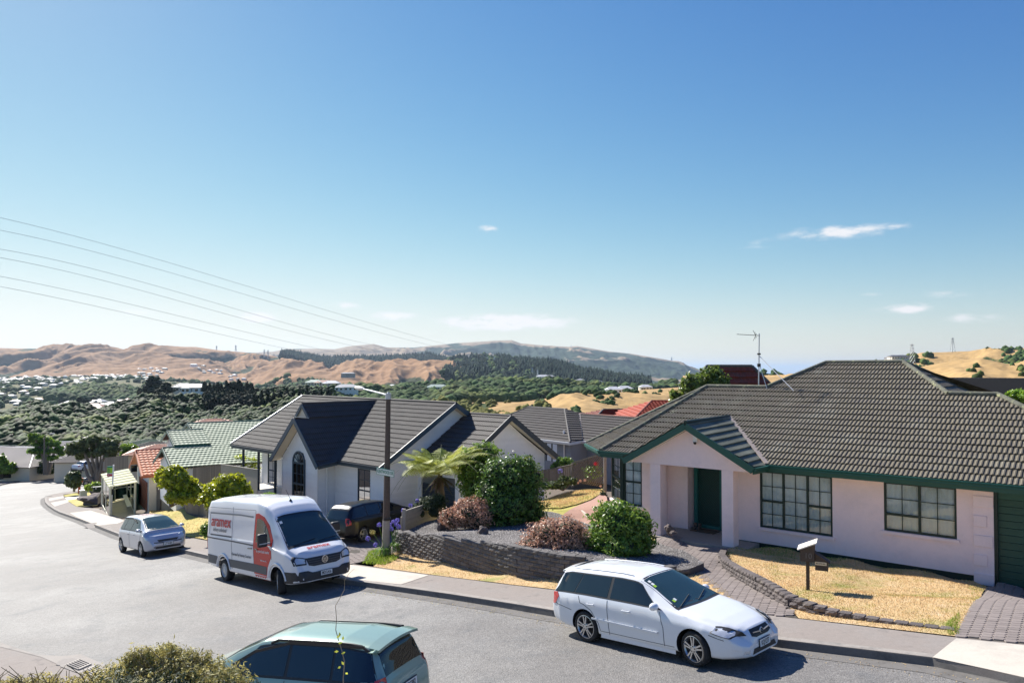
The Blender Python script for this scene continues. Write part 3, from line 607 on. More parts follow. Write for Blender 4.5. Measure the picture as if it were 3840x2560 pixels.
# slanted side of the bay and its long window
dB=Bs(pa(-10.66,0,0),(A.A+A.N)/1.0); 
def bayP(a,z,d=0):
    u=(A.A+A.N)/math.sqrt(2); v=(A.N-A.A)/math.sqrt(2); b=np.array(pa(-10.66,0,0)[:2]); q=b+u*a-v*d; return (q[0],q[1],z)
mb=MB(); mb.quad(bayP(-1.56,-5.55),bayP(0,-5.55),bayP(0,-4.78),bayP(-1.56,-4.78)); mb.quad(bayP(-1.56,-3.06),bayP(0,-3.06),bayP(0,-2.9),bayP(-1.56,-2.9))
e=bayP(-1.56,0); 
mb.quad((e[0],e[1],-5.55),pa(-11.76,-9,-5.55),pa(-11.76,-9,-2.9),(e[0],e[1],-2.9)); mb.quad(pa(-11.76,-9,-5.55),pa(3.9,-12,-5.55),pa(3.9,-12,-2.9),pa(-11.76,-9,-2.9)); mb.quad(pa(3.9,-12,-5.55),pa(3.9,0,-5.55),pa(3.9,0,-2.9),pa(3.9,-12,-2.9)); mb.build('wall',pk,hp)
window(hp,bayP,-1.5,-.04,-4.78,-3.08,[(1.,.5,6,2,2)],Mt['dkgreen2'],sill=pk,recess=.04)
mb=MB(); mb.bar(bayP(-.0,-4.78,.05),bayP(0,-3.05,.05),.12,.12,up=A.N3()); mb.build('corner_post',Mt['dkgreen2'],hp)
# portico
PL=-5.40
mb=MB(); mb.quad(pa(-9.2,1.15,PL),pa(-5.7,1.15,PL),pa(-5.7,-1.4,PL),pa(-9.2,-1.4,PL)); mb.quad(pa(-9.2,1.15,PL),pa(-5.7,1.15,PL),pa(-5.7,1.15,PL-.2),pa(-9.2,1.15,PL-.2)); mb.quad(pa(-5.7,1.15,PL),pa(-5.7,-.1,PL),pa(-5.7,-.1,PL-.25),pa(-5.7,1.15,PL-.25)); mb.build('portico_floor',Mt['pinkfloor'],hp)
for a in (-8.95,-6.47):
    mb=MB(); c=Vector(pa(a+.185,.8,(PL-3.085)/2)); mb.obox(c,A.A3(),A.N3(),UP,.185,.198,(PL*-1-3.085)/2); mb.build('portico_post',pk,hp)
mb=MB()   # gable front over the posts
zb=-3.08; apx=(-7.49,-1.86)
for dn in (1.0,.62): mb.quad(pa(-9.66,dn,-3.05),pa(-9.6,dn,-2.98),pa(*[apx[0],dn,apx[1]]),pa(-5.4,dn,-2.98),pa(-5.4,dn,-3.08),pa(-5.42,dn,zb),pa(-9.6,dn,zb))
mb.quad(pa(-9.66,1.0,zb),pa(-5.4,1.0,zb),pa(-5.4,.62,zb),pa(-9.66,.62,zb)); mb.build('gable_wall',pk,hp)
mb=MB(); mb.quad(pa(-9.3,.62,-3.04),pa(-5.6,.62,-3.04),pa(-5.6,-1.5,-3.04),pa(-9.3,-1.5,-3.04)); mb.build('portico_ceiling',Mt['offwhite'],hp)
wall(hp,A,-.5,-9.6,-8.35,-5.4,-2.95,[],pk); wall(hp,A,-8.35,-.5,-1.05,-5.4,-2.95,[],pk,axis='n'); wall(hp,A,-9.1,.0,-.5,-5.4,-2.95,[],pk,axis='n'); wall(hp,A,-6.9,0,-1.05,-5.4,-2.95,[],pk,axis='n'); wall(hp,A,-1.05,-7.3,-6.9,-5.4,-2.95,[],pk)
# front door with its diamond mesh screen
dr=MB(); an=A.N3(); aa=A.A3()
for a0_,a1_,z0_,z1_ in ((-8.33,-8.2,-5.38,-3.1),(-7.4,-7.3,-5.38,-3.1),(-8.33,-7.3,-3.2,-3.1),(-8.33,-7.3,-5.38,-5.28)): dr.obox(pa((a0_+a1_)/2,-.98,(z0_+z1_)/2),aa,an,UP,(a1_-a0_)/2,.04,(z1_-z0_)/2)
dr=dr.build('front_door',Mt['doorgreen'],hp); mb=MB(); mb.obox(pa(-7.8,-1.04,-4.24),aa,an,UP,.42,.01,1.05); mb.build('door_panel',Mt['dkgreen2'],dr)
mb=MB(); 
for k in range(-26,34):
    for s_ in (1,-1):
        x0=-8.2; z0=-5.28+k*.09; pts=[]
        for (xx,zz) in ((x0,z0),(x0+.8,z0+.8*1.5*s_)):
            pts.append((xx,zz))
        (xa,za),(xb,zb_)=pts
        if za==zb_: continue
        def cl(zlim):
            t=(zlim-za)/(zb_-za); return xa+(xb-xa)*t
        lo,hi=-5.28,-3.2; p=[(xa,za),(xb,zb_)]
        if max(za,zb_)<=lo or min(za,zb_)>=hi: continue
        q=[]
        for (xx,zz) in p:
            if zz<lo: q.append((cl(lo),lo))
            elif zz>hi: q.append((cl(hi),hi))
            else: q.append((xx,zz))
        mb.bar(pa(q[0][0],-.99,q[0][1]),pa(q[1][0],-.99,q[1][1]),.006,.006)
mb.build('door_mesh',Mt['doorgreen'],dr)
# portico roof
pr1=pa(-7.49,1.37,-1.67); prb=pa(-7.49,-1.96,-1.65); vf=pa(-5.2,.6,ze); rf=pa(-5.33,1.37,-2.88); lf=pa(-9.75,1.37,-2.94); lvf=pa(-9.6,.6,ze)
pR=MB(); pR.quad(*[Vector(p)-UP*.05 for p in (rf,vf,prb,pr1)]); pR.quad(*[Vector(p)-UP*.05 for p in (lf,lvf,prb,pr1)]); pR=pR.build('portico_roof',Mt['dark'],hp)
up_=Vector((0,0,.012))
tiles([Vector(p)+up_ for p in (rf,vf,prb,pr1)],A.N3(),Mt['tileAcross'],pR,course=.31,wave=.1,wpt=12,amp=.014,lift=.045,spw=4,under=False)
tiles([Vector(p)+up_ for p in (lf,lvf,prb,pr1)],A.N3(),Mt['tileA'],pR,single=False,under=False)
cap(pR,[pr1,prb],Mt['dkgreen2'],.06); mb=MB(); mb.bar(Vector(prb)+UP*.05,Vector(vf)+UP*.05,.14,.03,up=UP); mb.build('valley_flashing',Mt['valley'],pR)
mb=MB()
for p,q in ((pr1,rf),(pr1,lf)):
    p,q=Vector(p),Vector(q); mb.bar(p-UP*.09+an*.02,q-UP*.09+an*.02,.035,.2)
mb.build('bargeboard',dg,hp); fascia(hp,[rf,vf],dg,.2,out=A.A3())
mb=MB(); 
for p,q in ((pr1,rf),(pr1,lf)): mb.quad(Vector(p)-UP*.17,Vector(q)-UP*.17,Vector(q)-UP*.17-an*.36,Vector(p)-UP*.17-an*.36)
mb.build('verge_soffit',Mt['offwhite'],hp)
# quoin and garage
mb=MB(); mb.obox(pa(.255,-.1,-4.35),aa,an,UP,.225,.15,1.2); mb.build('quoin_pillar',pk,hp)
for i,(z_,w_,c_) in enumerate([(-3.42,.45,.255),(-3.93,.3,.18),(-4.44,.43,.245),(-4.94,.3,.18),(-5.42,.45,.255)]):
    mb=MB(); mb.obox(pa(c_,.062,z_),aa,an,UP,w_/2,.02,.145); o=mb.build('quoin',pk,hp); bv=o.modifiers.new('bevel','BEVEL'); bv.width=.012; bv.segments=2
wall(hp,A,0,3.3,3.9,-5.5,wt,[],pk)
gd=MB(); 
zz=-5.52
gdo=None
for i in range(12):
    m=MB(); m.obox(pa(1.95,-.14,zz+.09),aa,an,UP,1.4,.022,.088); m.obox(pa(1.95,-.112,zz+.15),aa,an,UP,1.4,.012,.018)
    if gdo is None: gdo=m.build('garage_door',Mt['garage'],hp)
    else: m.build('door_slat',Mt['garage'],gdo)
    zz+=.183
mb=MB(); mb.obox(pa(1.95,-.1,-3.17),aa,an,UP,1.4,.03,.15); mb.build('door_header',Mt['dkgreen'],hp)
mb=MB(); mb.obox(pa(.52,-.08,-4.35),aa,an,UP,.04,.09,1.2); mb.build('door_jamb',Mt['dkgreen2'],hp)
# camera-like sensor light in the gable
sl_=thing('security_light','white security light high in the pink portico gable','security light',pa(-7.3,1.02,-2.2)); mb=MB(); mb.obox(pa(-7.3,1.05,-2.17),aa,an,UP,.07,.05,.12); mb.build('housing',Mt['white'],sl_); mb=MB(); mb.lathe(pa(-7.3,1.1,-2.26),(0,0,-1) ,[(0,.05),(.02,.055),(.07,.04),(.09,0)],14); mb.build('sensor',Mt['black'],sl_,smooth=True)
# television aerial on the ridge
tp=onn(A,2847,1453,-4.1); tv=thing('television_aerial','tall braced television aerial on the ridge of the pink house','aerial',tuple(tp)); s_=float(tp[1]); 
def tvp(x,y): return at(x,y,s_)
mb=MB(); mb.tube([tvp(2845,1455),tvp(2847,1250)],.022,8); mb.build('mast',Mt['galv'],tv)
mb=MB(); mb.tube([tvp(2763,1253),tvp(2850,1258)],.011,6)
for i,x in enumerate(np.linspace(2766,2826,9)): p=Vector(tvp(x,1253+(x-2763)*.06)); mb.tube([p-Vector((.02,.11,0)),p+Vector((.02,.11,0))],.006,5)
mb.build('antenna_boom',Mt['black'],tv)
mb=MB()
for sgn in (1,-1):
    for k in range(3): mb.tube([tvp(2833,1258+sgn*1),tvp(2838-k*7,1258+sgn*(8+k*6))],.008,5)
mb.build('reflector',Mt['black'],tv)
mb=MB()
for y in (1327,1369): p=Vector(tvp(2846,y)); mb.obox(p,(1,0,0),(0,1,0),UP,.05,.05,.06 if y>1350 else .03)
mb.build('junction_box',Mt['black'],tv)
for (x,y),(X,Y_,n_) in (((2848,1335),(2976,1464,-3.3)),((2850,1372),(2878,1463,-3.9))):
    mb=MB(); mb.tube([tvp(x,y),onn(A,X,Y_,n_)],.013,6); mb.build('stay',Mt['galv'],tv)
# ------------------------------------------------------------------ white weatherboard house
Bb=Bs((-6.16,34.4),(.722,-.692)); pb=Bb.P; hb=thing('house','white weatherboard house with navy trim, charcoal tiles and an arched window','house',pb(-6,-3,-7.3))
bt,bt2,ww=Mt['bluetrim'],Mt['bluetrim2'],Mt['whitewall']; ab,nb_=Bb.A3(),Bb.N3(); zE=-4.54; zR=-1.72; rn=-4.75
ar=lambda n:zE+(-n)*(zR-zE)/4.75     # height of the front slope at n
rB=MB(); F1=[pb(-15.25,.0,zE),pb(0,0,zE),pb(0,rn,zR),pb(-15.1,rn,zR)]; rB.quad(*[Vector(p)-UP*.05 for p in F1]); rB.quad(pb(-15.1,rn,zR-.02),pb(0,rn,zR-.02),pb(0,2*rn,zE),pb(-15.25,2*rn,zE)); rB=rB.build('roof',Mt['dark'],hb)
cntB=[230]; vz=lambda a:0
vtop=(-6.75,-4.61)
# front slope left and right of the cross gable
tiles([pb(-15.25,0,zE),pb(-8.0,0,zE),pb(-6.75,-4.61,ar(-4.61)),pb(-6.75,rn,zR),pb(-15.1,rn,zR)],ab,Mt['tileB'],rB,cnt=cntB,wave=.12,wpt=10,amp=.02,lift=.035,under=False)
tiles([pb(-3.58,0,zE),pb(0,0,zE),pb(0,rn,zR),pb(-6.75,rn,zR),pb(-6.75,-4.61,ar(-4.61))],ab,Mt['tileB'],rB,cnt=cntB,wave=.12,wpt=10,amp=.02,lift=.035,under=False)
# cross gable: broad upper gable set back, narrower steep gable in front, one right slope between them
cr=MB(); RS=[pb(-3.82,1.02,-4.68),pb(-3.58,0.0,-4.56),pb(-6.75,-4.61,-1.8),pb(-6.75,.15,-1.8),pb(-6.05,.15,-2.5),pb(-6.07,1.02,-2.5)]
FRs=[pb(-3.85,1.02,-4.72),pb(-3.85,-.2,-4.72),pb(-6.75,-4.61,-1.8),pb(-6.75,.15,-1.8),pb(-6.05,.15,-2.5),pb(-6.07,1.02,-2.5)]
cr.quad(*[Vector(p)-UP*.03 for p in (pb(-3.82,1.02,-4.7),pb(-3.6,0,-4.6),pb(-6.07,-3.4,-2.5),pb(-6.07,1.02,-2.5))]); cr.quad(*[Vector(p)-UP*.03 for p in (pb(-6.05,.15,-2.5),pb(-6.07,-3.4,-2.5),pb(-6.75,-4.61,-1.8),pb(-6.75,.15,-1.8))])
cr.quad(pb(-6.07,1.0,-2.5),pb(-8.43,1.0,-4.72),pb(-8.43,-.4,-4.72),pb(-6.07,-.4,-2.5)); cr.quad(pb(-6.75,.15,-1.8),pb(-6.75,-4.61,-1.8),pb(-8.2,-1,-3.3),pb(-7.5,.15,-2.55)); cro=cr.build('cross_gable_roof',Mt['tileB'],hb)
tiles([pb(-3.78,1.02,-4.7),pb(-3.6,-.02,-4.7),pb(-6.07,-3.4,-2.5),pb(-6.07,1.02,-2.5)],nb_,Mt['tileB'],cro,cnt=cntB,wave=.12,wpt=10,amp=.02,lift=.035,under=False)
tiles([pb(-6.05,.15,-2.5),pb(-6.05,-3.4,-2.5),pb(-6.75,-4.61,-1.8),pb(-6.75,.15,-1.8)],nb_,Mt['tileB'],cro,cnt=cntB,wave=.12,wpt=10,amp=.02,lift=.035,under=False)
cap(cro,[pb(-6.75,.15,-1.8),pb(-6.75,-4.61,-1.8)],Mt['ridgeB'],.06); cap(rB,[pb(-15.1,rn,zR),pb(0,rn,zR)],Mt['ridgeB'],.07)
mb=MB(); mb.bar(pb(-15.27,.02,zE+.06),pb(-15.12,rn,zR+.06),.06,.08); mb.build('verge_flashing',Mt['galv'],rB)
def barge(parent,pts,mat,h=.22,out=nb_,th=.04):
    m=MB()
    for p,q in zip(pts[:-1],pts[1:]): m.bar(Vector(p)-UP*.08,Vector(q)-UP*.08,th,h)
    m.build('bargeboard',mat,parent)
barge(hb,[pb(-8.46,1.04,-4.75),pb(-6.07,1.04,-2.48),pb(-3.8,1.04,-4.75)],bt,.24); barge(hb,[pb(-7.45,.18,-2.5),pb(-6.75,.18,-1.78),pb(-6.03,.18,-2.5)],bt,.17)
mb=MB(); mb.quad(pb(-7.4,.1,-2.5),pb(-6.05,.1,-2.5),pb(-6.75,.1,-1.85)); mb.build('gablet_vent',Mt['cream'],hb); mb=MB(); mb.bar(pb(-7.5,.2,-2.5),pb(-6.0,.2,-2.5),.05,.03); mb.build('gablet_sill',Mt['offwhite'],hb)
barge(hb,[pb(.02,.03,zE-.02),pb(.02,rn,zR),pb(.02,-7.0,-3.06)],bt,.24)
mb=MB(); mb.quad(pb(0,rn,zR-.22),pb(0,-7.0,-3.3),pb(-.4,-7.0,-3.3),pb(-.4,rn,zR-.22)); mb.quad(pb(0,rn,zR-.22),pb(0,0,zE-.22),pb(-.4,0,zE-.22),pb(-.4,rn,zR-.22)); mb.quad(pb(-8.4,1,-4.86),pb(-6.07,1.,-2.66),pb(-6.07,.5,-2.66),pb(-8.4,.5,-4.86)); mb.quad(pb(-3.85,1,-4.86),pb(-6.07,1.,-2.66),pb(-6.07,.5,-2.66),pb(-3.85,.5,-4.86)); mb.build('verge_soffit',Mt['cream'],hb)
fascia(hb,[pb(-15.25,-.02,zE),pb(-8.2,-.02,zE)],bt,.2,out=nb_,gmat=bt2); fascia(hb,[pb(-3.62,-.02,zE),pb(0,-.02,zE)],bt,.2,out=nb_,gmat=bt2); fascia(hb,[pb(-3.76,1.0,-4.7),pb(-3.62,0,-4.56)],bt,.2,out=ab,gmat=bt2)
# front gable wall with arched window
zB=-7.7; aw0,aw1=-7.0,-5.78
gl=lambda z:(-8.1 if z<-4.86 else -8.1+(z+4.86)*.94*1.0, -4.6 if z<-4.86 else -4.6-(z+4.86)*.66*1.0)
def sp_f(z):
    zt=-2.66; l,r=(-8.1,-4.6) if z<-4.82 else (-8.35+(z+4.86)/( -2.7+4.86)*2.28,-3.8-(z+4.86)/(-2.7+4.86)*2.27)
    l=max(l,-8.1); r=min(r,-4.6)
    if z<-4.8: return [(l,aw0-.05),(aw1+.05,r)]
    if z<-4.22:
        h=math.sqrt(max(0,.66**2-(z+4.84)**2)); return [(l,-6.39-h),(-6.39+h,r)]
    return [(l,r)]
boards(hb,Bb,.5,zB-.6,-2.75,sp_f,ww)
mb=MB(); mb.quad(pb(-8.1,.49,zB),pb(-4.6,.49,zB),pb(-4.6,.49,-4.2),pb(-6.07,.49,-2.7),pb(-8.1,.49,-4.6)); mb.build('wall',ww,hb)
aw=MB(); P3=lambda a,z,d=0: pb(a,.53-d,z)
def br(m,a,b,c,d_,dep,hd): m.obox(P3((a+b)/2,(c+d_)/2,dep),ab,UP,nb_,abs(b-a)/2,abs(d_-c)/2,hd)
cx=(aw0+aw1)/2; rr=.61; zs2=-4.84
br(aw,aw0,aw0+.07,-7.1,zs2,0,.04); br(aw,aw1-.07,aw1,-7.1,zs2,0,.04); br(aw,aw0,aw1,zs2-.05,zs2+.03,0,.042); br(aw,aw0,aw1,-5.98,-5.9,0,.042)
for x in (-6.6,-6.18): br(aw,x-.012,x+.012,-7.1,zs2,0.01,.015)
for z_ in (-5.42,-6.45): br(aw,aw0,aw1,z_-.012,z_+.012,.01,.014)
arc=[(cx+rr*math.cos(t),zs2+rr*math.sin(t)) for t in np.linspace(0,math.pi,17)]
for (x0,y0),(x1,y1) in zip(arc[:-1],arc[1:]): aw.bar(P3(x0*.94+cx*.06,y0*.94+zs2*.06),P3(x1*.94+cx*.06,y1*.94+zs2*.06),.08,.08,up=nb_)
for t in np.radians([35,62,90,118,145]): aw.bar(P3(cx,zs2),P3(cx+rr*.93*math.cos(t),zs2+rr*.93*math.sin(t)),.03,.025,up=nb_)
awo=aw.build('arched_window',bt,hb)
zsr=[(-7.1,-6.45),(-6.45,-5.94),(-5.94,-5.42),(-5.42,-4.86)]; xsr=[(-7.0,-6.6),(-6.6,-6.18),(-6.18,-5.78)]
for z0_,z1_ in zsr:
    for x0_,x1_ in xsr: m=MB(); m.obox(P3((x0_+x1_)/2,(z0_+z1_)/2,.02),ab,UP,nb_,(x1_-x0_)/2-.01,(z1_-z0_)/2-.01,.003); m.build('pane',Mt['glass'],awo)
m=MB(); m.quad(*[P3(cx+rr*.95*math.cos(t),zs2+rr*.95*math.sin(t),.02) for t in np.linspace(0,math.pi,17)]); m.build('fanlight',Mt['glass'],awo)
m=MB(); m.quad(P3(-7.0,-7.2,.035),P3(-5.78,-7.2,.035),P3(-5.78,-4.3,.035),P3(-7.0,-4.3,.035)); m.build('room_shade',Mt['dark'],awo)  # flat black sheet close behind the panes, painted darkness of the room
for l,r in ((-6.97,-6.35),(-5.95,-5.8)):
    m=MB(); n_=int((r-l)/.035); m.grid([[P3(l+(r-l)*i/n_,z_,.0295+.003*math.sin(i*1.5)) for i in range(n_+1)] for z_ in (-7.1,-5.6,-4.4)]); m.build('curtain',Mt['curtain'],awo)
wall(hb,Bb,-4.6,.49,-.6,zB,-4.7,[],ww,axis='n'); boards(hb,Bb,-4.6,zB,-4.75,lambda z:[(-.5,.5)],ww,axis='n')
for a_,n_ in ((-4.585,.515),(-8.1,.515)): m=MB(); m.bar(pb(a_,n_,zB),pb(a_,n_,-4.8),.05,.05,up=nb_); m.build('corner_board',Mt['white'],hb)
m=MB(); m.tube([pb(-4.0,.05,-4.72),pb(-4.0,.05,-4.82),pb(-4.5,.02,-4.9),pb(-4.5,.02,-7.2)],.045,8); m.build('downpipe',Mt['white'],hb)
# main front wall and window beside the driveway
wh=(-2.55,-1.48,-6.7,-4.86)
wall(hb,Bb,-.5,-4.6,-.35,zB,-4.66,[wh],ww); boards(hb,Bb,-.5,zB,-4.7,lambda z:[(-4.57,wh[0]),(wh[1],-.37)] if wh[2]<z<wh[3] else [(-4.57,-.37)],ww)
window(hb,lambda a,z,d=0: pb(a,-.48-d,z),*wh,[(1.,.42,2,2,2)],bt2,curt=[(wh[0],wh[0]+.5)])
sp_r=lambda z:[(-9.0,-.5)] if z<ar(-.5)-.2 else [(-(4.75+ (zR-.22-z)/.594) ,-4.75+(zR-.22-z)/.594)]
m=MB(); m.quad(pb(-.37,-.5,zB),pb(-.37,-9,zB),pb(-.37,-9,-4.8),pb(-.37,rn,zR-.1),pb(-.37,-.5,-4.8)); m.build('gable_wall',ww,hb); boards(hb,Bb,-.365,zB,-1.98,sp_r,ww,axis='n')
# porch at the left end
m=MB(); m.quad(pb(-15.2,-.05,-7.0),pb(-8.1,-.05,-7.0),pb(-8.1,-1.8,-7.0),pb(-15.2,-1.8,-7.0)); m.quad(pb(-15.2,-.05,-7.0),pb(-8.1,-.05,-7.0),pb(-8.1,-.05,-7.9),pb(-15.2,-.05,-7.9)); m.build('porch_floor',Mt['offwhite'],hb)
for a_ in (-14.05,-12.15,-10.2): m=MB(); m.bar(pb(a_,-.2,-7.8),pb(a_,-.2,-4.75),.11,.11,up=nb_); m.build('porch_post',bt2,hb)
wp=(-13.9,-12.75,-6.95,-4.9)
wall(hb,Bb,-1.7,-14.6,-8.1,-7.0,-4.6,[wp],ww); boards(hb,Bb,-1.7,-7.0,-4.65,lambda z:[(-14.6,wp[0]),(wp[1],-8.12)],ww)
window(hb,lambda a,z,d=0: pb(a,-1.68-d,z),*wp,[(1.,.4,2,2,2)],bt2,curt=[(wp[0],wp[0]+.55)])
m=MB(); m.quad(pb(-14.6,-1.7,-7.9),pb(-14.6,-9,-7.9),pb(-14.6,-9,-4.6),pb(-14.6,-4.75,-1.9),pb(-14.6,-1.7,-4.2)); m.quad(pb(-8.1,.5,-7.3),pb(-8.1,-1.7,-7.3),pb(-8.1,-1.7,-4.6),pb(-8.1,.5,-4.8)); m.quad(pb(-14.6,-9,-7.9),pb(-.4,-9,-7.9),pb(-.4,-9,-4.5),pb(-14.6,-9,-4.5)); m.build('wall',ww,hb)
m=MB(); m.quad(pb(-15.2,-.05,-4.72),pb(-8.2,-.05,-4.72),pb(-8.2,-1.8,-4.72),pb(-15.2,-1.8,-4.72)); m.quad(pb(-3.6,-.05,-4.72),pb(0,-.05,-4.72),pb(0,-.55,-4.72),pb(-3.6,-.55,-4.72)); m.build('soffit',Mt['cream'],hb)
# garage wing on the right with its own gable
wz=-2.3; wn=-5.7; we=-4.56; wl_=-2.08; wr_=-9.33; wa=3.02
wg=MB(); wg.quad(pb(-.3,wl_,we-.05),pb(wa,wl_,we-.05),pb(wa,wn,wz-.05),pb(-.3,wn,wz-.05)); wg.quad(pb(-.3,wr_,we),pb(wa,wr_,we),pb(wa,wn,wz),pb(-.3,wn,wz)); wg=wg.build('wing_roof',Mt['dark'],hb)
tiles([pb(-.3,wl_,we),pb(wa,wl_,we),pb(wa,wn,wz),pb(-.3,wn,wz)],ab,Mt['tileB'],wg,cnt=[60],wave=.17,wpt=7,amp=.02,lift=.035,under=False); cap(wg,[pb(-.3,wn,wz),pb(wa,wn,wz)],Mt['ridgeB'],.07)
barge(hb,[pb(wa+.03,wl_-.02,we-.03),pb(wa+.03,wn,wz+.02),pb(wa+.03,wr_+.02,we-.03)],bt2,.26)
sp_w=lambda z:[(wr_+.75,wl_-.45)] if z<-4.5 else [(wn-3.05*(wz-.3-z)/(wz-.3+4.5),wn+3.05*(wz-.3-z)/(wz-.3+4.5))]
m=MB(); m.quad(pb(wa-.36,wl_-.45,zB),pb(wa-.36,wr_+.75,zB),pb(wa-.36,wr_+.75,-4.5),pb(wa-.36,wn,wz-.2),pb(wa-.36,wl_-.45,-4.5)); m.build('gable_wall',ww,hb); boards(hb,Bb,wa-.355,zB,wz-.3,sp_w,ww,axis='n',cover=.165)
m=MB(); 
for p,q in (((wa,wl_,we-.2),(wa,wn,wz-.2)),((wa,wr_,we-.2),(wa,wn,wz-.2))): m.quad(pb(*p),pb(*q),pb(q[0]-.36,*q[1:]),pb(p[0]-.36,*p[1:]))
m.build('verge_soffit',Mt['offwhite'],hb)
wall(hb,Bb,wl_-.45,-.4,wa-.36,zB,-4.66,[(-.1,2.4,zB,-5.1)],ww); fascia(hb,[pb(-.3,wl_-.02,we),pb(wa,wl_-.02,we)],bt,.2,out=nb_)
gdo=None
for i in range(12):
    m=MB(); m.obox(pb(1.15,wl_-.55,zB+.09+i*.18),ab,nb_,UP,1.25,.02,.085)
    o=m.build('garage_door' if gdo is None else 'door_slat',bt2,hb if gdo is None else gdo); gdo=gdo or o
# ------------------------------------------------------------------ simpler neighbouring houses
def band(parent,pts,mat,name='eave_board',h=.2,th=.04):
    m=MB()
    for p,q in zip(pts[:-1],pts[1:]): m.bar(Vector(p)-UP*h/2,Vector(q)-UP*h/2,th,h)
    m.build(name,mat,parent)
C=Bs(atz(2138,1659,-4.95),(.607,-.794)); pc=C.P; hc=thing('house','grey walled house with charcoal tiles and a white gutter, behind the lattice fence','house',pc(-3,-4,-7.6))
rc=MB(); 
polys=[[pc(-12,0,-4.95),pc(0,0,-4.95),pc(-5.4,-4.3,-3.07),pc(-9.9,-4.3,-3.07)],[pc(0,0,-4.95),pc(-.48,-1.55,-4.95),pc(-4.6,-5.1,-3.38),pc(-5.4,-4.3,-3.07)],[pc(-.48,-1.55,-4.95),pc(9,-1.55,-4.95),pc(5,-5.1,-3.4),pc(-4.6,-5.1,-3.4)]]
for p in polys: rc.quad(*[Vector(q)-UP*.04 for q in p])
rc.quad(pc(-12,0,-4.95),pc(-9.9,-4.3,-3.07),pc(-14,-8.6,-4.95)); rc.quad(pc(-5.4,-4.3,-3.07),pc(-9.9,-4.3,-3.07),pc(-14,-8.6,-4.95),pc(0,-8.6,-4.95)); rc=rc.build('roof',Mt['dark'],hc)
tiles(polys[0],C.A3(),Mt['tileC'],rc,cnt=[110],amp=.025,lift=.05,under=False); tiles(polys[1],C.N3(),Mt['tileC'],rc,single=False,amp=.02,lift=.07,under=False); tiles(polys[2],C.A3(),Mt['tileC'],rc,cnt=[110],amp=.025,lift=.05,under=False)
cap(rc,[polys[0][1],polys[0][2]],Mt['ridgeB'],.08); cap(rc,[polys[0][2],polys[0][3]],Mt['ridgeB'],.07); cap(rc,[polys[0][3],polys[0][0]],Mt['ridgeB'],.07); cap(rc,[polys[2][2],polys[2][3]],Mt['tileRed'],.07); m=MB(); m.bar(Vector(polys[1][1])+UP*.06,Vector(polys[1][2])+UP*.06,.14,.04); m.build('valley_flashing',Mt['valley'],rc)
fascia(hc,[pc(-12,0,-4.93),pc(0,0,-4.93),pc(-.48,-1.53,-4.93),pc(9,-1.53,-4.93)],Mt['white'],.2,out=C.N3())
gw=Mt['greywall']
wall(hc,C,-.5,-12,-.5,-7.8,-5.05,[(-3.2,-1.9,-6.6,-5.2)],gw); wall(hc,C,-2.05,-.9,8.5,-7.8,-5.05,[],gw); wall(hc,C,-.5,-.5,-2.05,-7.8,-5.05,[],gw,axis='n'); boards(hc,C,-2.05,-7.6,-5.1,lambda z:[(-.5,6)],gw,cover=.18); boards(hc,C,-.5,-7.6,-5.1,lambda z:[(-11,-3.2),(-1.9,-.5)] if -6.6<z<-5.2 else [(-11,-.5)],gw,cover=.18)
window(hc,lambda a,z,d=0: pc(a,-.5-d,z),-3.2,-1.9,-6.6,-5.2,[(.5,None,1,1,0),(.5,None,1,1,0)],Mt['black'],curt=False)
for q in ((-1.1,-.42),(4.2,-1.97)): m=MB(); m.tube([pc(q[0],q[1],-5.05),pc(q[0],q[1],-7.6)],.045,8); m.build('downpipe',Mt['white'],hc)
vp_=onn(C,2115,1640,-1.0); m=MB(); m.tube([vp_,Vector(vp_)+UP*.5],.07,10); m.build('vent_pipe',Mt['white'],rc)
# green roofed house on the left
Dd=Bs(at(642,1751,44),(.829,.559)); pd=Dd.P; hd=thing('house','white house with pale green tiled roof and dark green trim below the bus shelter hedge','house',pd(5,-5,-8.5)); s3=.28; gd_=lambda n:-5.85-n*s3
rd=MB(); f1=[pd(0,0,-5.85),pd(13,0,-5.85),pd(13,-7.5,-3.75),pd(2.8,-7.5,-3.75),pd(2.8,-3.2,-4.95),pd(0,-3.2,-4.95)]; rd.quad(*[Vector(q)-UP*.04 for q in f1]); rd.quad(pd(0,-3.2,-4.99),pd(2.8,-3.2,-4.99),pd(2.8,-6.4,-5.9),pd(0,-6.4,-5.9)); rd.quad(pd(2.8,-7.5,-3.79),pd(13,-7.5,-3.79),pd(13,-15,-5.9),pd(2.8,-15,-5.9)); rd=rd.build('roof',Mt['dark'],hd)
tiles([pd(0,0,-5.85),pd(13,0,-5.85),pd(13,-3.2,gd_(-3.2)),pd(0,-3.2,gd_(-3.2))],Dd.A3(),Mt['tileGreen'],rd,cnt=[90],amp=.014,lift=.04,wave=.26,wpt=5,under=False); tiles([pd(2.8,-3.2,gd_(-3.2)),pd(13,-3.2,gd_(-3.2)),pd(13,-7.5,-3.75),pd(2.2,-7.5,-3.75)],Dd.A3(),Mt['tileGreen'],rd,cnt=[120],amp=.014,lift=.04,wave=.26,wpt=5,under=False)
gt=Mt['dkgreen']
barge(hd,[pd(-.02,.0,-5.88),pd(-.02,-3.2,-4.93),pd(-.02,-7.0,-6.2)],gt,.2,Dd.A3()); barge(hd,[pd(2.3,-3.4,gd_(-3.4)),pd(2.2,-7.5,-3.72),pd(2.2,-9.5,-4.3)],gt,.2,Dd.A3()); cap(rd,[pd(0,-3.2,-4.95),pd(2.8,-3.2,-4.95)],gt,.06); cap(rd,[pd(2.2,-7.5,-3.75),pd(13,-7.5,-3.75)],gt,.06)
